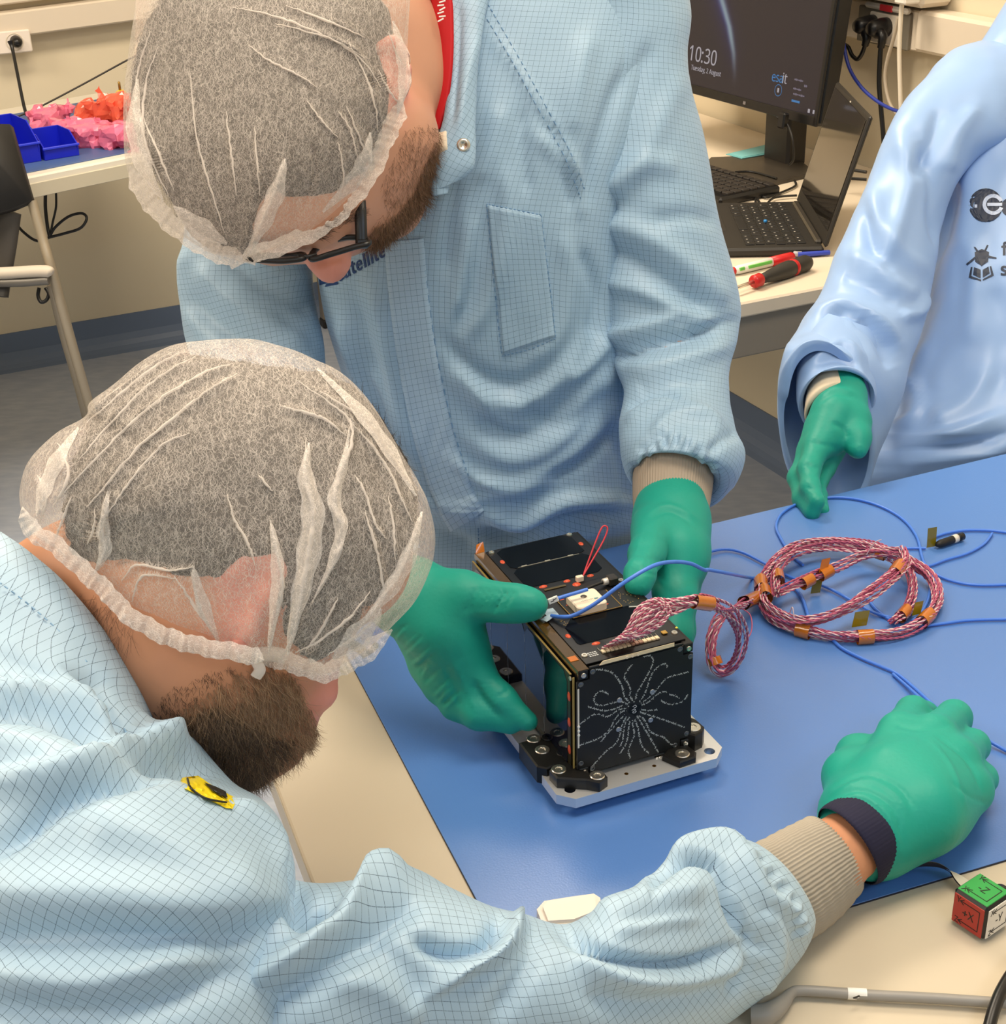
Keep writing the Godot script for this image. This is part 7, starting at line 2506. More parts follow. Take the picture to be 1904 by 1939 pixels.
	# grey hooked plastic tool with a white label
	var tool := thing("hook_tool", "grey plastic hooked rod with white label on the cream table top", "tool")
	var rod := path([[1940, 1902, 0.0036], [1850, 1896, 0.0036], [1760, 1890, 0.0036], [1640, 1884, 0.0036], [1560, 1878, 0.0038], [1512, 1876, 0.004], [1496, 1882, 0.0045], [1484, 1896, 0.005], [1466, 1912, 0.006], [1445, 1922, 0.006], [1424, 1922, 0.005]])
	var line := smooth(rod, 8)
	var rad := PackedFloat32Array()
	for i in line.size():
		var f := float(i) / line.size()
		rad.append(0.0036 if f < 0.55 else lerpf(0.0036, 0.0075, smoothstep(0.55, 0.9, f)))
	var s2 := begin()
	tube(s2, line, rad, 14)
	obj("rod", done(s2), mat(rgb(150, 146, 140), 0.45), tool)
	s2 = begin()
	tube(s2, smooth(path([[1604, 1881, 0.0037], [1622, 1882, 0.0037], [1640, 1883, 0.0037]]), 4), 0.0039, 14)
	obj("label", done(s2), M.white, tool)
	obj("print", boxed(T(1621, 1888, 0.0078), Vector3(0.005, 0.0004, 0.0012), 0.0, Basis(Vector3.UP, 0.4)), M.black, tool)
	# black cable at the lower right corner
	var bc := thing("power_cable", "thick black cable hanging into the lower right corner of the table", "cable")
	obj("cord", tubed(path([[1960, 1790, 0.01], [1925, 1830, 0.012], [1898, 1872, 0.012], [1882, 1910, 0.010], [1868, 1960, 0.006], [1850, 2020, 0.005]]), 0.0042, 12, 8), M.black, bc)
	# folded white wipe half under the sleeve
	var wp := thing("cleaning_wipe", "folded white wipe on the mat just behind the forearm sleeve", "wipe")
	var outl := PackedVector2Array()
	for q in [[1016, 1728], [1030, 1712], [1080, 1704], [1124, 1698], [1136, 1706], [1140, 1740], [1090, 1760], [1030, 1764]]:
		var g := T(q[0], q[1], 0.004)
		outl.append(Vector2(g.x, g.z))
	s2 = begin()
	prism(s2, outl, 0.0004, 0.007, 0.0026)
	obj("fold", done(s2), mat(rgb(238, 230, 220), 0.8), wp)
	s2 = begin()
	prism(s2, Geometry2D.offset_polygon(outl, -0.004)[0], 0.0068, 0.010, 0.0018)
	obj("fold", done(s2), mat(rgb(242, 234, 224), 0.8), wp)

# ---------------------------------------------------------------- the desk with the monitor
func hit_plane(xf: Transform3D, u: float, v: float) -> Vector3:   # the point of a plane z = 0 of xf that lies behind a pixel, in its own axes
	var inv := xf.affine_inverse()
	var o := inv * EYE
	var d := inv.basis * (R * Vector3((u - 952.0) / FOCAL, -(v - 969.5) / FOCAL, -1.0))
	return o - d * (o.z / d.z)

func build_right() -> void:
	var RB := Basis(Vector3.UP, ROOM_TURN)
	var t := thing("desk", "cream desk against the right wall carrying the monitor and laptop", "desk", room(1.13, -0.75, -2.1), ROOM_TURN)
	obj("desktop", boxed(Vector3(0, 0.7375, 0), Vector3(0.72, 0.025, 2.29), 0.003), mat(rgb(228, 214, 192), 0.4), t)
	obj("apron", boxed(Vector3(0, 0.69, 1.125), Vector3(0.71, 0.07, 0.02), 0.003), mat(rgb(140, 132, 120), 0.5), t)
	obj("apron", boxed(Vector3(-0.34, 0.69, 0), Vector3(0.02, 0.07, 2.2), 0.003), mat(rgb(140, 132, 120), 0.5), t)
	for k in [[0.30, 1.05], [-0.245, -1.13], [0.30, -1.05]]:
		obj("leg", boxed(Vector3(k[0], 0.375, k[1]), Vector3(0.035, 0.70, 0.035), 0.004), mat(rgb(112, 104, 92), 0.4), t)
		obj("foot", boxed(Vector3(k[0], 0.0135, k[1]), Vector3(0.04, 0.026, 0.04), 0.004), M.blacksoft, t)
	# monitor
	var Q := V(1547, 238, 2.80)
	var x := Vector3(sin(deg_to_rad(28)), 0, cos(deg_to_rad(28)))
	var n := x.cross(Vector3.UP)
	var y := (Vector3.UP * cos(0.115) - n * sin(0.115)).normalized()
	var mf := Transform3D(Basis(x, y, x.cross(y)), Q)
	var cen := Vector3(-0.27, 0, -0.06)
	var base := mf * cen
	base.y = 0.0
	var mo := thing("monitor", "black desktop monitor showing a dark lock screen with blue arc", "monitor", base)
	var inv := Transform3D(Basis(), -base)
	var F := inv * mf
	var shell := obj("housing", boxed(Vector3(-0.27, 0.16, -0.022), Vector3(0.54, 0.325, 0.040), 0.006), M.black, mo)
	shell.transform = F
	var s := begin()
	box(s, Vector3(-0.27, 0.0065, 0.001), Vector3(0.54, 0.018, 0.006), 0.001)
	box(s, Vector3(-0.27, 0.318, 0.001), Vector3(0.54, 0.010, 0.006), 0.001)
	for k in [-0.5355, -0.0045]: box(s, Vector3(k, 0.16, 0.001), Vector3(0.010, 0.322, 0.006), 0.001)
	var bz := obj("bezel", done(s), M.black, mo)
	bz.transform = F
	# the screen's picture: dark ground, a planet's bright limb, words
	var W := 640
	var H := 380
	var im := picture(W, H, Color(0.205, 0.165, 0.185))
	var limb := []
	for q in [[1330, -90], [1352, -40], [1367, 0], [1381, 50], [1389, 100], [1391, 140], [1388, 182]]:
		var lp := hit_plane(mf, q[0], q[1])
		limb.append(Vector2((lp.x + 0.531) / 0.522, (lp.y - 0.0155) / 0.2975))
	for py in H:
		var v := 1.0 - float(py) / H
		var mid := 0.0
		for i in limb.size() - 1:
			var a2: Vector2 = limb[i]
			var b2: Vector2 = limb[i + 1]
			if v <= a2.y and v >= b2.y: mid = lerpf(a2.x, b2.x, (a2.y - v) / maxf(a2.y - b2.y, 1e-5))
		if v > limb[0].y: mid = limb[0].x - (v - limb[0].y) * 0.4
		if v < limb[limb.size() - 1].y: mid = limb[limb.size() - 1].x
		for pxx in W:
			var u := float(pxx) / W
			var d := u - mid
			var glow := exp(-pow(d / (0.010 + 0.02 * v), 2.0)) * smoothstep(0.02, 0.40, v)
			var halo := exp(-absf(d + 0.01) / (0.045 if d < 0 else 0.03)) * smoothstep(0.03, 0.6, v)
			var c := Color(0.165, 0.138, 0.165).lerp(Color(0.14, 0.16, 0.50), halo * 0.75).lerp(Color(0.60, 0.68, 0.70), glow * 0.85)
			im.set_pixel(pxx, py, c)
	var sm := mat(Color(0.015, 0.014, 0.016), 0.35, 0.0, {"emission_enabled": true, "emission": Color.BLACK, "emission_energy_multiplier": 0.8})
	sm.emission_texture = ImageTexture.create_from_image(im)
	s = begin()
	s.set_smooth_group(-1)
	for q in [[-0.531, 0.313, 0, 0], [-0.009, 0.313, 1, 0], [-0.009, 0.0155, 1, 1], [-0.531, 0.313, 0, 0], [-0.009, 0.0155, 1, 1], [-0.531, 0.0155, 0, 1]]:
		s.set_uv(Vector2(q[2], q[3]))
		s.add_vertex(Vector3(q[0], q[1], 0.0012))
	var scr := obj("screen", done(s), sm, mo)
	scr.transform = F
	var lit := mat(rgb(20, 20, 20), 0.6, 0.0, {"emission_enabled": true, "emission": rgb(205, 198, 205), "emission_energy_multiplier": 0.55})
	var blue := mat(rgb(20, 20, 20), 0.6, 0.0, {"emission_enabled": true, "emission": rgb(70, 150, 220), "emission_energy_multiplier": 0.5})
	var dim := mat(rgb(20, 20, 20), 0.6, 0.0, {"emission_enabled": true, "emission": rgb(140, 130, 150), "emission_energy_multiplier": 0.5})
	var put := func(called: String, text: String, u0: float, v0: float, size: float, m: Material) -> void:
		var a := hit_plane(mf, u0, v0)
		text_on(called, scr, text, size, Transform3D(Basis(), Vector3(a.x, a.y, 0.0016)), m, "Droid Sans", 400, 0.0004)
	put.call("lettering", "10:30", 1331, 106, 0.040, lit)
	put.call("lettering", "Tuesday, 2 August", 1337, 134, 0.0128, lit)
	put.call("lettering", "esa", 1473, 147, 0.024, blue)
	put.call("lettering", "it", 1486, 149, 0.026, lit)
	for q in [[1513, 152, 0.026, 0.0035], [1526, 163, 0.009, 0.0045], [1510, 169, 0.024, 0.0035], [1513, 180, 0.034, 0.0035]]:
		var a := hit_plane(mf, q[0], q[1])
		s = begin()
		for k in 6: box(s, Vector3(a.x + q[2] * (k - 2.5) / 6.0, a.y, 0.0016), Vector3(q[2] / 7.0, q[3] * (0.8 + 0.3 * sin(k * 2.0)), 0.0004))
		obj("print", done(s), dim, scr)
	var ah := hit_plane(mf, 1507, 192)
	obj("print", boxed(Vector3(ah.x, ah.y, 0.0016), Vector3(0.024, 0.004, 0.0004)), blue, scr)
	ah = hit_plane(mf, 1474, 171)
	s = begin()
	lathe(s, [Vector2(0.010, 0), Vector2(0.0106, 0.0004), Vector2(0.0112, 0)], 24, Transform3D(Basis(Vector3.RIGHT, PI / 2), Vector3(ah.x, ah.y, 0.0014)))
	obj("icon", done(s), blue, scr)
	obj("icon", boxed(Vector3(ah.x, ah.y, 0.0016), Vector3(0.005, 0.008, 0.0004), 0.0001), lit, scr)
	for q in [[1532, 210, 0.006], [1541, 212, 0.005]]:
		ah = hit_plane(mf, q[0], q[1])
		obj("icon", boxed(Vector3(ah.x, ah.y, 0.0016), Vector3(q[2], 0.007, 0.0004), 0.0001), lit, scr)
	ah = hit_plane(mf, 1412, 196)
	obj("maker_badge", boxed(Vector3(ah.x, 0.0065, 0.0045), Vector3(0.008, 0.006, 0.0008), 0.0002), mat(rgb(150, 146, 150), 0.3, 0.6), bz)
	# stand and foot
	var c0 := T(1484, 309, 0.0)
	s = begin()
	var SB := Basis(Vector3.UP, deg_to_rad(62))
	box(s, c0 + Vector3(0, 0.10, 0) - base, Vector3(0.080, 0.20, 0.050), 0.006, Basis(x, Vector3.UP, n))
	obj("stand", done(s), mat(rgb(44, 40, 36), 0.45), mo)
	var foot := PackedVector2Array()
	for q in [[1318, 322], [1345, 298], [1500, 292], [1534, 318], [1528, 330], [1432, 352], [1410, 352]]:
		var g := T(q[0], q[1], 0.008) - base
		foot.append(Vector2(g.x, g.z))
	s = begin()
	prism(s, foot, 0.0, 0.009, 0.002)
	obj("foot", done(s), mat(rgb(66, 60, 52), 0.4), mo)
	obj("signal_cable", tubed([V(1470, 222, 2.86), V(1488, 232, 2.84), V(1500, 262, 2.82), V(1502, 300, 2.84), V(1494, 312, 2.86)], 0.0022, 8), M.blacksoft, mo).position = -base
	obj("plug", boxed(V(1482, 228, 2.84) - base, Vector3(0.02, 0.03, 0.014), 0.003, mf.basis), M.black, mo)
	# blue sticky note on the foot
	var nt := thing("sticky_note", "pale turquoise paper note lying on the monitor's foot", "note")
	var np := PackedVector2Array()
	for q in [[1374, 292], [1454, 273], [1456, 291], [1404, 300]]:
		var g := T(q[0], q[1], 0.0105)
		np.append(Vector2(g.x, g.z))
	s = begin()
	prism(s, np, 0.0096, 0.0108)
	obj("sheet", done(s), mat(rgb(122, 196, 200), 0.6), nt)
	s = begin()
	prism(s, Geometry2D.offset_polygon(np, -0.006)[0], 0.0108, 0.0116)
	obj("sheet", done(s), mat(rgb(132, 204, 208), 0.6), nt)
	# laptop
	var h1 := T(1507, 383, 0.015)
	var h2 := T(1557, 467, 0.015)
	var hx := (h2 - h1).normalized()
	var hz := hx.cross(Vector3.UP).normalized()
	if hz.x > 0: hz = -hz
	var LF := Transform3D(Basis(hx, Vector3.UP, hx.cross(Vector3.UP)), (h1 + h2) / 2 - Vector3(0, 0.015, 0))
	var w := h1.distance_to(h2) + 0.012
	var lp := thing("laptop", "open black laptop in front of the monitor, its screen off", "laptop", LF.origin)
	lp.basis = LF.basis
	var zs := 1.0 if hx.cross(Vector3.UP).dot(hz) > 0 else -1.0
	obj("base", boxed(Vector3(0, 0.0085, zs * 0.112), Vector3(w, 0.015, 0.228), 0.004), mat(rgb(38, 36, 33), 0.5), lp)
	obj("hinge", boxed(Vector3(0, 0.017, zs * 0.004), Vector3(w * 0.86, 0.010, 0.012), 0.003), mat(rgb(58, 54, 48), 0.35), lp)
	var km := mat(rgb(26, 25, 24), 0.55)
	var first: MeshInstance3D = null
	var legend := begin()
	for r in 6:
		for k in 14:
			var kx := (k - 6.5) * 0.0178 + (r % 3) * 0.002
			if absf(kx) > w / 2 - 0.014: continue
			var at := Vector3(kx * (w - 0.03) / 0.262, 0.0168, zs * (0.032 + r * 0.0172))
			if r == 5 and k > 3 and k < 9:
				if k == 6: obj("space_bar", boxed(at, Vector3(0.084, 0.0022, 0.0150), 0.0006), km, lp)
				continue
			if first == null:
				first = obj("key", boxed(Vector3.ZERO, Vector3(0.0152, 0.0022, 0.0148), 0.0006), km, lp)
				first.position = at
			else:
				again(first, Transform3D(Basis(), at))
			if (k + r) % 4 != 3: box(legend, at + Vector3(-0.003, 0.0013, zs * 0.002), Vector3(0.0022, 0.0003, 0.0030))
	obj("key_print", done(legend), mat(rgb(186, 180, 170), 0.6), lp)
	obj("pointing_stick", lathed([Vector2(0, 0.0045), Vector2(0.0028, 0.004), Vector2(0.0034, 0.002), Vector2(0.003, 0)], 14, Transform3D(Basis(), Vector3(-0.004, 0.0178, zs * 0.075))), mat(rgb(50, 140, 210), 0.5), lp)
	obj("touchpad", boxed(Vector3(-0.01, 0.0162, zs * 0.178), Vector3(0.10, 0.001, 0.062), 0.0004), mat(rgb(46, 43, 40), 0.4), lp)
	var tl := V(1575, 147, 2.66)
	var lid := (tl - h1)
	var lb := LF.basis.inverse() * lid
	var ang := atan2(lb.z * zs, lb.y)
	var lh := Vector2(lb.y, lb.z).length()
	var LT := Transform3D(Basis(Vector3.RIGHT, ang * zs), Vector3(0, 0.016, 0))
	var ld := obj("lid", boxed(Vector3(0, lh / 2, -zs * 0.004), Vector3(w, lh, 0.007), 0.003), mat(rgb(30, 28, 26), 0.5), lp)
	ld.transform = LT
	var ls := obj("screen", boxed(Vector3(0, lh / 2 + 0.008, zs * 0.0), Vector3(w - 0.020, lh - 0.034, 0.0012), 0.0003), mat(rgb(28, 25, 22), 0.07, 0.0, {"metallic_specular": 0.8}), lp)
	ls.transform = LT
	obj("camera_dot", boxed(Vector3(0, lh - 0.007, zs * 0.0), Vector3(0.006, 0.002, 0.001)), M.offwhite, ls)
	# keyboard
	var kb := thing("keyboard", "black keyboard left of the laptop, mostly hidden by a blue sleeve", "keyboard", T(1352, 352, 0.0), ROOM_TURN + 0.12)
	obj("base", boxed(Vector3(-0.02, 0.009, -0.09), Vector3(0.15, 0.018, 0.44), 0.005), M.black, kb)
	first = null
	for r in 6:
		for k in 22:
			var at := Vector3(0.032 - r * 0.0195 + (0.004 if r == 0 else 0.0), 0.0195, 0.115 - k * 0.0192)
			if first == null:
				first = obj("key", boxed(Vector3.ZERO, Vector3(0.0160, 0.006, 0.0162), 0.0012), mat(rgb(42, 38, 36), 0.5), kb)
				first.position = at
			else:
				again(first, Transform3D(Basis(), at))
	# cables on the desk
	var dc := thing("desk_cables", "thin black cables running between the keyboard, laptop and monitor foot", "cable")
	for q in [[[1392, 326, 0.014], [1420, 325, 0.012], [1450, 332, 0.012], [1470, 338, 0.012]], [[1530, 328, 0.006], [1490, 340, 0.004], [1450, 350, 0.004], [1438, 366, 0.004], [1430, 378, 0.004], [1432, 390, 0.004]], [[1504, 342, 0.004], [1505, 352, 0.004], [1480, 364, 0.004], [1452, 374, 0.004], [1440, 370, 0.004]], [[1508, 370, 0.006], [1480, 372, 0.006], [1462, 376, 0.006], [1450, 388, 0.008]], [[1434, 378, 0.005], [1442, 388, 0.008], [1456, 390, 0.01]]]:
		cord("cord", q, 0.0022, M.blacksoft, dc)
	for q in [[[1600, 318, 0.05], [1615, 322, 0.05], [1640, 326, 0.05]], [[1596, 338, 0.03], [1608, 338, 0.03], [1640, 340, 0.03]]]:
		cord("cord", q, 0.0030, M.blacksoft, dc)
	# marker pen, screwdriver, blue pen
	var mk := thing("marker_pen", "red capped white marker pen with green print lying before the laptop", "pen")
	var a0 := T(1384, 514, 0.008)
	var a1 := T(1500, 486, 0.008)
	var ml := a0.distance_to(a1)
	var mx := along(a1 - a0, a0)
	obj("barrel", lathed([Vector2(0, 0.004), Vector2(0.004, 0.004), Vector2(0.006, 0.008), Vector2(0.0072, 0.014), Vector2(0.0075, ml * 0.66), Vector2(0, ml * 0.66)], 20, mx), M.white, mk)
	obj("cap", lathed([Vector2(0, ml * 0.64), Vector2(0.0083, ml * 0.64), Vector2(0.0083, ml * 0.97), Vector2(0.007, ml), Vector2(0, ml)], 20, mx), mat(rgb(200, 30, 34), 0.35), mk)
	obj("tip", lathed([Vector2(0, -0.002), Vector2(0.0045, 0), Vector2(0.0062, 0.006), Vector2(0.0, 0.009)], 16, mx), mat(rgb(196, 40, 40), 0.4), mk)
	s = begin()
	var toeye := (EYE - a0).normalized()
	for k in 2:
		var o := (mx.basis.inverse() * toeye)
		o = Vector3(o.x, 0, o.z).normalized()
		box(s, mx * (o * 0.0070 + Vector3(0, ml * (0.42 if k == 0 else 0.13), 0)), Vector3(0.0052, ml * (0.38 if k == 0 else 0.08), 0.0040), 0.0008, mx.basis)
	obj("print", done(s), mat(rgb(110, 196, 90), 0.45), mk)
	var sd := thing("screwdriver", "black screwdriver with red rings lying at the desk's end", "screwdriver")
	var b0 := T(1392, 546, 0.013)
	var b1 := T(1530, 496, 0.013)
	var bl := b0.distance_to(b1)
	var bx := along(b1 - b0, b0)
	obj("blade", lathed([Vector2(0, -0.002), Vector2(0.0012, 0), Vector2(0.0028, 0.006), Vector2(0.0030, 0.009), Vector2(0.0030, bl * 0.26), Vector2(0, bl * 0.27)], 16, bx), M.steel, sd)
	obj("ring", lathed([Vector2(0, bl * 0.235), Vector2(0.009, bl * 0.235), Vector2(0.0106, bl * 0.25), Vector2(0.0100, bl * 0.285), Vector2(0.0108, bl * 0.32), Vector2(0.009, bl * 0.335), Vector2(0, bl * 0.335)], 20, bx), mat(rgb(190, 28, 30), 0.35), sd)
	obj("handle", lathed([Vector2(0, bl * 0.33), Vector2(0.0078, bl * 0.33), Vector2(0.0084, bl * 0.40), Vector2(0.0120, bl * 0.55), Vector2(0.0136, bl * 0.66), Vector2(0.0136, bl * 0.74), Vector2(0.0120, bl * 0.77), Vector2(0.0122, bl * 0.80), Vector2(0.0134, bl * 0.82), Vector2(0.0132, bl * 0.96), Vector2(0.010, bl), Vector2(0, bl)], 24, bx), mat(rgb(44, 42, 38), 0.55), sd)
	obj("ring", lathed([Vector2(0.0125, bl * 0.765), Vector2(0.0135, bl * 0.775), Vector2(0.0135, bl * 0.795), Vector2(0.0125, bl * 0.805)], 24, bx), mat(rgb(190, 28, 30), 0.35), sd)
	var bp := thing("ballpoint_pen", "blue and grey pen lying against the laptop's near corner", "pen")
	obj("barrel", tubed([T(1510, 482, 0.006), T(1530, 481, 0.006), T(1570, 478, 0.006)], 0.0042, 10), mat(rgb(54, 74, 186), 0.35), bp)
	obj("grip", tubed([T(1503, 480, 0.006), T(1510, 481, 0.006), T(1517, 481, 0.006)], 0.0046, 10), mat(rgb(170, 166, 170), 0.4), bp)
	# trunking, sockets and plugs on the right wall
	for q in [["trim_2", 1.45, 0.25, 0.323, -1.385, 1.9, 0.006], ["trim_3", 1.466, 0.246, 0.318, -2.9, -1.385, 0.003], ["trim_4", 1.425, 0.331, 0.43, -2.9, -1.345, 0.008]]:
		obj(q[0], boxed(room((q[1] + WA) / 2, (q[2] + q[3]) / 2, (q[4] + q[5]) / 2), Vector3(WA - q[1], q[3] - q[2], q[5] - q[4]), q[6], RB), M.trunk).set_meta("kind", "structure")
	var so := thing("wall_socket", "white double wall socket on the trunking beside the monitor", "socket", room(1.462, 0.279, -1.475), ROOM_TURN)
	obj("frame", boxed(Vector3(0, 0, -0.01), Vector3(0.010, 0.066, 0.150), 0.002), mat(rgb(120, 114, 102), 0.5), so)
	obj("plate", boxed(Vector3(-0.006, -0.001, 0), Vector3(0.010, 0.056, 0.086), 0.002), mat(rgb(238, 228, 212), 0.4), so)
	obj("label_strip", boxed(Vector3(-0.008, 0.038, 0.005), Vector3(0.014, 0.011, 0.125), 0.004), mat(rgb(226, 220, 210), 0.3), so)
	obj("red_label", boxed(Vector3(-0.0145, 0.038, 0.008), Vector3(0.003, 0.0118, 0.036), 0.001), mat(rgb(210, 50, 60), 0.4), so)
	for k in 2:
		var pg := thing("power_plug", "black plug in the %s half of the double socket by the monitor" % ["left" if k == 0 else "right"], "plug", room(1.452, 0.280, -1.506 if k == 0 else -1.466), ROOM_TURN, "black power plugs")
		obj("body", lathed([Vector2(0, 0.042), Vector2(0.010, 0.042), Vector2(0.015, 0.034), Vector2(0.018, 0.012), Vector2(0.018, 0), Vector2(0, 0)], 20, Transform3D(Basis(Vector3.BACK, PI / 2), Vector3(0, 0.003, 0))), M.black, pg)
		var pi := pg.transform.affine_inverse()
		var track: Array = [[1640, 70], [1637, 86], [1630, 104], [1622, 112], [1612, 104], [1604, 88], [1588, 82]] if k == 0 else [[1670, 68], [1667, 90], [1665, 120], [1664, 160], [1667, 200], [1671, 245], [1677, 310], [1690, 350]]
		var pts := [Vector3(-0.022, -0.004, 0)]
		for q in track: pts.append(pi * on_wall(q[0], q[1], 1.425))
		obj("strain_relief", tubed(pts.slice(0, 3), [0.012, 0.012, 0.011, 0.011, 0.010, 0.010, 0.009, 0.009, 0.008, 0.008, 0.007, 0.007, 0.007], 10), M.black, pg)
		obj("cord", tubed(pts.slice(1), 0.0042 if k == 0 else 0.0048, 8), M.black, pg)
	var wall_run := func(p: Array, a: float) -> Array: return p.map(func(q): return on_wall(q[0], q[1], a))
	var nc := thing("network_cable", "bright blue network cable hanging in a curve beside the monitor", "cable")
	obj("cord", tubed(wall_run.call([[1618, -20], [1606, 10], [1596, 50], [1598, 90], [1608, 130], [1630, 165], [1658, 190], [1684, 205], [1710, 214]], 1.39), 0.0034, 8), mat(rgb(46, 62, 156), 0.4), nc)
	var wc := thing("charger_cables", "white and grey cables hanging together from the wall unit", "cable")
	obj("cord", tubed(wall_run.call([[1709, -5], [1705, 30], [1702, 100], [1704, 180], [1706, 240]], 1.40), 0.0042, 8), mat(rgb(222, 212, 194), 0.5), wc)
	obj("cord", tubed(wall_run.call([[1700, 34], [1692, 70], [1679, 115], [1675, 150], [1682, 190], [1696, 216]], 1.41), 0.0034, 8), mat(rgb(176, 164, 146), 0.5), wc)
	obj("adapter", boxed(on_wall(1718, -10, 1.40), Vector3(0.036, 0.03, 0.03), 0.003, RB), mat(rgb(238, 232, 222), 0.4), wc)

func on_wall(u: float, v: float, a: float) -> Vector3:   # where the line of sight meets a plane parallel to the right wall
	var n := room(1, 0, 0)
	var r := R * Vector3((u - 952.0) / FOCAL, -(v - 969.5) / FOCAL, -1.0)
	return EYE + r * ((a - EYE.dot(n)) / r.dot(n))

# ---------------------------------------------------------------- the bench on the left
func build_left() -> void:
	var ang := ROOM_TURN + 0.30
	var B := Basis(Vector3.UP, ang)
	var e0 := T(146, 316, 0.0)
	var t := thing("workbench", "pale workbench along the back wall with blue bins on it", "bench", Vector3(e0.x, -0.75, e0.z), ang)
	obj("top", boxed(Vector3(-0.25, 0.7325, -0.36), Vector3(1.4, 0.035, 0.72), 0.004), mat(rgb(228, 222, 208), 0.4), t)
	obj("edge_band", boxed(Vector3(-0.25, 0.72, 0.001), Vector3(1.4, 0.03, 0.004), 0.001), mat(rgb(198, 190, 170), 0.45), t)
	obj("mat", boxed(Vector3(-0.1, 0.7512, -0.33), Vector3(1.08, 0.0024, 0.60), 0.0008), mat(rgb(70, 96, 146), 0.45), t)
	for k in [[-0.88, -0.08], [0.41, -0.04], [-0.88, -0.66]]:
		obj("leg", boxed(Vector3(k[0], 0.357, k[1]), Vector3(0.05, 0.714, 0.05), 0.004), M.trunk, t)
	# two open-fronted bins
	var bm := mat(rgb(20, 34, 190), 0.35)
	for k in 2:
		var o := T(118, 299, 0.0025) if k == 1 else T(34, 312, 0.0025)
		var bw := 0.078 if k == 1 else 0.105
		var bh := 0.050 if k == 1 else 0.080
		var bd := 0.105 if k == 1 else 0.150
		var bn := thing("storage_bin", "smaller blue open-fronted bin on the workbench" if k == 1 else "larger blue bin partly behind the black chair back", "bin", Vector3(o.x, 0.0025, o.z), ang - 0.12, "blue storage bins")
		var s := begin()
		box(s, Vector3(0, 0.0015, -bd / 2), Vector3(bw, 0.003, bd), 0.001)
		obj("floor", done(s), bm, bn)
		for q in [-1.0, 1.0]:
			s = begin()
			prism(s, PackedVector2Array([Vector2(0, 0), Vector2(0.004, -bh * 0.5), Vector2(-bd * 0.35, -bh), Vector2(-bd, -bh), Vector2(-bd, 0)]), 0, 0.003, 0.0005, Transform3D(Basis(Vector3(0, 0, 1), Vector3(1, 0, 0), Vector3(0, -1, 0)), Vector3(q * (bw / 2 - 0.0015) - 0.0015, 0, 0)))
			obj("side", done(s), bm, bn)
		obj("front", boxed(Vector3(0, bh * 0.25, 0.0), Vector3(bw, bh * 0.5, 0.003), 0.001), bm, bn)
		obj("front_lip", boxed(Vector3(0, bh * 0.5, 0.003), Vector3(bw + 0.004, 0.005, 0.006), 0.001), mat(rgb(44, 60, 214), 0.3), bn)
		obj("back", boxed(Vector3(0, bh * 0.5, -bd), Vector3(bw, bh, 0.003), 0.001), bm, bn)
	# heap of pink and orange bags
	for k in 2:
		var pb := thing("plastic_bag", "crumpled translucent pink plastic bag heaped behind the bins" if k == 0 else "orange red plastic bag lying on top of the pink bag", "bag")
		var F := Field.new()
		F.k = 0.03
		if k == 0:
			for q in [[70, 232, 3.42, 24], [110, 250, 3.36, 34], [160, 255, 3.34, 36], [215, 258, 3.32, 34], [260, 255, 3.30, 34]]:
				F.bone(V(q[0], q[1], q[2]), V(q[0] + 30, q[1] - 4, q[2]), q[3] * 0.001, q[3] * 0.001 * 0.9)
			F.bone(V(62, 214, 3.46), V(120, 212, 3.44), 0.02, 0.024)
		else:
			for q in [[160, 216, 3.42, 30], [200, 204, 3.40, 34], [235, 206, 3.38, 34]]:
				F.bone(V(q[0], q[1], q[2]), V(q[0] + 34, q[1] + 2, q[2]), q[3] * 0.001, q[3] * 0.001)
		var f := FastNoiseLite.new()
		f.seed = 9 + k
		f.frequency = 17.0
		f.noise_type = FastNoiseLite.TYPE_SIMPLEX
		f.fractal_type = FastNoiseLite.FRACTAL_RIDGED
		f.fractal_octaves = 2
		var m := nets(F, 0.011, false, f, 0.020)
		objm("film", faceted(m), mat(rgb(240, 130, 166) if k == 0 else rgb(244, 112, 84), 0.2, 0.0, {"backlight_enabled": true, "backlight": rgb(180, 40, 80) if k == 0 else rgb(190, 50, 30), "clearcoat_enabled": true, "clearcoat": 0.7, "clearcoat_roughness": 0.12}), pb)
	var yc := thing("yellow_cap", "yellow cap with brass pin beside the orange bag", "cap")
	obj("cap", lathed([Vector2(0, 0), Vector2(0.012, 0), Vector2(0.012, 0.012), Vector2(0.006, 0.016), Vector2(0, 0.016)], 16, Transform3D(Basis(), V(230, 184, 3.42))), mat(rgb(236, 190, 40), 0.4), yc)
	obj("pin", lathed([Vector2(0, 0.015), Vector2(0.003, 0.015), Vector2(0.003, 0.034), Vector2(0, 0.036)], 10, Transform3D(Basis(), V(229, 184, 3.42))), mat(rgb(150, 120, 60), 0.35, 0.7), yc)
	# trunking and socket on the back wall
	var RB := Basis(Vector3.UP, ROOM_TURN)
	var tilt := Basis(RB * Vector3.BACK, 0.04)
	obj("trim_1", boxed(room(-0.9, 0.140, WB + 0.03), Vector3(4.6, 0.062, 0.06), 0.004, tilt * RB), M.trunk).set_meta("kind", "structure")
	obj("trim_5", boxed(room(-0.9, 0.215, WB + 0.02), Vector3(4.6, 0.055, 0.04), 0.004, tilt * RB), M.trunk).set_meta("kind", "structure")
	var so := thing("wall_socket", "white wall socket on the trunking above the workbench", "socket", room(0.125, 0.140, WB + 0.065), ROOM_TURN)
	obj("plate", boxed(Vector3(0, 0, 0), Vector3(0.085, 0.056, 0.012), 0.003), mat(rgb(240, 230, 220), 0.4), so)
	var s3 := begin()
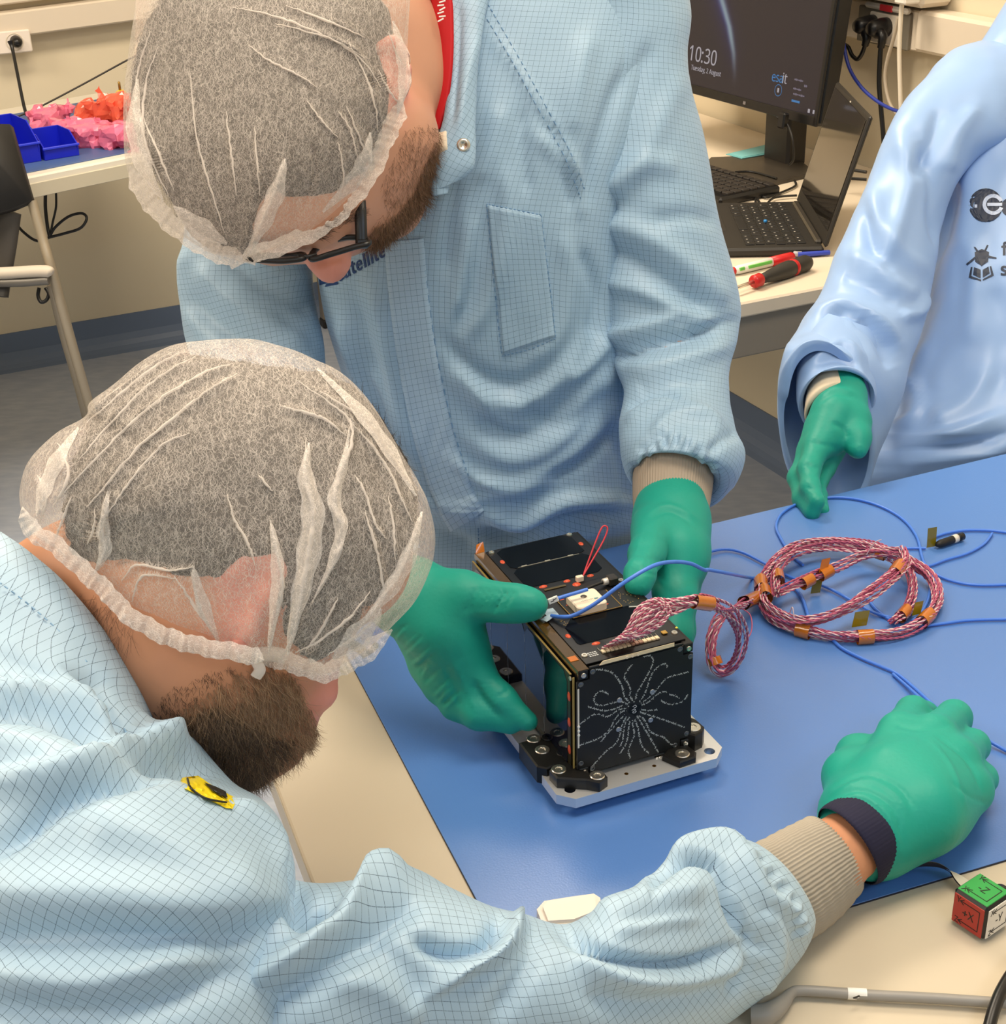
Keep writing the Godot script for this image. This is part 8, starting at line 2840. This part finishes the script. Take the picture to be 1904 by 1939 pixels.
	lathe(s3, [Vector2(0.019, 0.0), Vector2(0.021, 0.002), Vector2(0.023, 0.0)], 24, Transform3D(Basis(Vector3.RIGHT, PI / 2), Vector3(0, 0, 0.006)))
	obj("rim", done(s3), M.trunk, so)
	var pg := thing("power_plug", "black plug with straight cord in the left wall socket", "plug", room(0.128, 0.142, WB + 0.072), ROOM_TURN, "black power plugs")
	obj("body", lathed([Vector2(0, 0.032), Vector2(0.009, 0.03), Vector2(0.014, 0.02), Vector2(0.015, 0)], 18, Transform3D(Basis(Vector3.RIGHT, PI / 2), Vector3(0, 0, 0))), M.black, pg)
	var inv := pg.transform.affine_inverse()
	obj("cord", tubed([inv * V(20, 78, 3.60), inv * V(24, 95, 3.60), inv * V(34, 145, 3.58), inv * V(44, 195, 3.56), inv * V(50, 218, 3.55)], [0.008, 0.0075, 0.007, 0.006, 0.0052, 0.0046, 0.0042, 0.004, 0.004, 0.004, 0.004, 0.004, 0.004, 0.004, 0.004, 0.004, 0.004, 0.004, 0.004, 0.004, 0.004, 0.004, 0.004, 0.004, 0.004], 8), M.black, pg)
	var wc := thing("wall_cable", "thin dark cable rising across the back wall above the bags", "cable")
	obj("cord", tubed([V(-30, 240, 3.42), V(0, 231, 3.45), V(40, 218, 3.47), V(82, 199, 3.50), V(160, 158, 3.53), V(250, 109, 3.55), V(340, 64, 3.56)], 0.0021, 8), mat(rgb(44, 38, 32), 0.5), wc)
	var hc := thing("hanging_cables", "black cables hanging in loops under the left workbench", "cable")
	obj("cord", tubed([V(86, 366, 3.32), V(86, 395, 3.33), V(90, 430, 3.34), V(94, 448, 3.34)], 0.0040, 8), M.black, hc)
	obj("cord", tubed([V(106, 364, 3.33), V(106, 392, 3.33), V(100, 420, 3.34), V(95, 446, 3.34)], 0.0026, 8), M.black, hc)
	obj("cord", tubed([V(94, 448, 3.34), V(105, 430, 3.34), V(130, 410, 3.34), V(155, 404, 3.34), V(164, 414, 3.34), V(152, 432, 3.34), V(122, 442, 3.34), V(95, 449, 3.34), V(70, 456, 3.34), V(45, 440, 3.34), V(25, 418, 3.34), V(0, 400, 3.34)], 0.0032, 8), M.black, hc)
	obj("cord", tubed([V(74, 545, 3.2), V(72, 560, 3.2), V(78, 572, 3.2), V(88, 568, 3.2), V(92, 556, 3.2), V(86, 545, 3.2)], 0.004, 8), M.black, hc)
	# office chair at the left edge
	var ch := thing("office_chair", "black backed chair with pale armrest at the left edge", "chair", T(60, 900, -0.75))
	var iv := -ch.position
	var s := begin()
	var bp := [V(-60, 236, 3.03), V(22, 238, 3.05), V(34, 280, 3.06), V(62, 378, 3.08), V(56, 384, 3.08), V(24, 398, 3.07), V(-60, 420, 3.04)]
	for k in 2:
		var off := (R * Vector3(0, 0, 1)) * (0.012 if k == 0 else -0.012)
		var q := []
		for p in bp: q.append(p + iv + off)
		face(s, q, off)
	for i in bp.size():
		var o := (R * Vector3(0, 0, 1)) * 0.012
		var j := (i + 1) % bp.size()
		face(s, [bp[i] + iv + o, bp[j] + iv + o, bp[j] + iv - o, bp[i] + iv - o], (bp[i] + bp[j]) / 2 - (bp[0] + bp[3]) / 2)
	obj("backrest", done(s), mat(rgb(38, 36, 34), 0.6), ch)
	s = begin()
	tube(s, smooth([V(14, 400, 3.09) + iv, V(6, 460, 3.11) + iv, V(-4, 520, 3.13) + iv, V(-10, 560, 3.13) + iv], 5), 0.03, 10, false, 0.35, R * Vector3(0, 0, 1))
	obj("back_support", done(s), mat(rgb(64, 60, 56), 0.5), ch)
	s = begin()
	tube(s, smooth([V(-40, 519, 3.10) + iv, V(12, 517, 3.10) + iv, V(60, 514, 3.10) + iv, V(90, 514, 3.10) + iv, V(99, 518, 3.10) + iv], 5), [0.0125, 0.0125, 0.0125, 0.0125, 0.0125, 0.0125, 0.0125, 0.0125, 0.0125, 0.0125, 0.0125, 0.0125, 0.0125, 0.0125, 0.0125, 0.0125, 0.012, 0.0115, 0.010, 0.008, 0.005], 12)
	obj("armrest", done(s), mat(rgb(208, 196, 180), 0.5), ch)
	obj("seat", boxed(V(-280, 640, 3.05) + iv, Vector3(0.44, 0.05, 0.42), 0.02, Basis(Vector3.UP, ang)), mat(rgb(44, 42, 40), 0.7), ch)
	s = begin()
	tube(s, smooth([V(-40, 536, 3.11) + iv, V(40, 534, 3.11) + iv, V(92, 530, 3.11) + iv], 4), 0.010, 10)
	obj("arm_bracket", done(s), mat(rgb(120, 116, 110), 0.4, 0.5), ch)
	for q in [[[60, 380, 3.09], [80, 450, 3.11], [100, 520, 3.13], [140, 665, 3.22], [180, 806, 3.34], [217, 938, 3.405]], [[98, 536, 3.16], [120, 630, 3.28], [150, 735, 3.42], [175, 838, 3.60]]]:
		s = begin()
		var line := []
		for w in q: line.append(V(w[0], w[1], w[2]) + iv)
		tube(s, smooth(line, 5), 0.0105, 12)
		obj("leg", done(s), mat(rgb(172, 160, 140), 0.35, 0.4), ch)

func faceted(m: ArrayMesh) -> ArrayMesh:   # every triangle flat, as in creased film
	var a := m.surface_get_arrays(0)
	var v: PackedVector3Array = a[Mesh.ARRAY_VERTEX]
	var n: PackedVector3Array = a[Mesh.ARRAY_NORMAL]
	var x: PackedInt32Array = a[Mesh.ARRAY_INDEX]
	var s := begin()
	s.set_smooth_group(-1)
	for i in range(0, x.size(), 3): tri(s, v[x[i]], v[x[i + 1]], v[x[i + 2]], n[x[i]] + n[x[i + 1]] + n[x[i + 2]])
	return done(s).commit()

func _ready() -> void:
	rng.seed = 11
	stage()
	materials()
	build_room()
	build_table()
	build_plate()
	build_satellite()
	build_holder()
	build_leaner()
	build_reacher()
	build_right()
	build_left()
	build_cables()
	build_small()
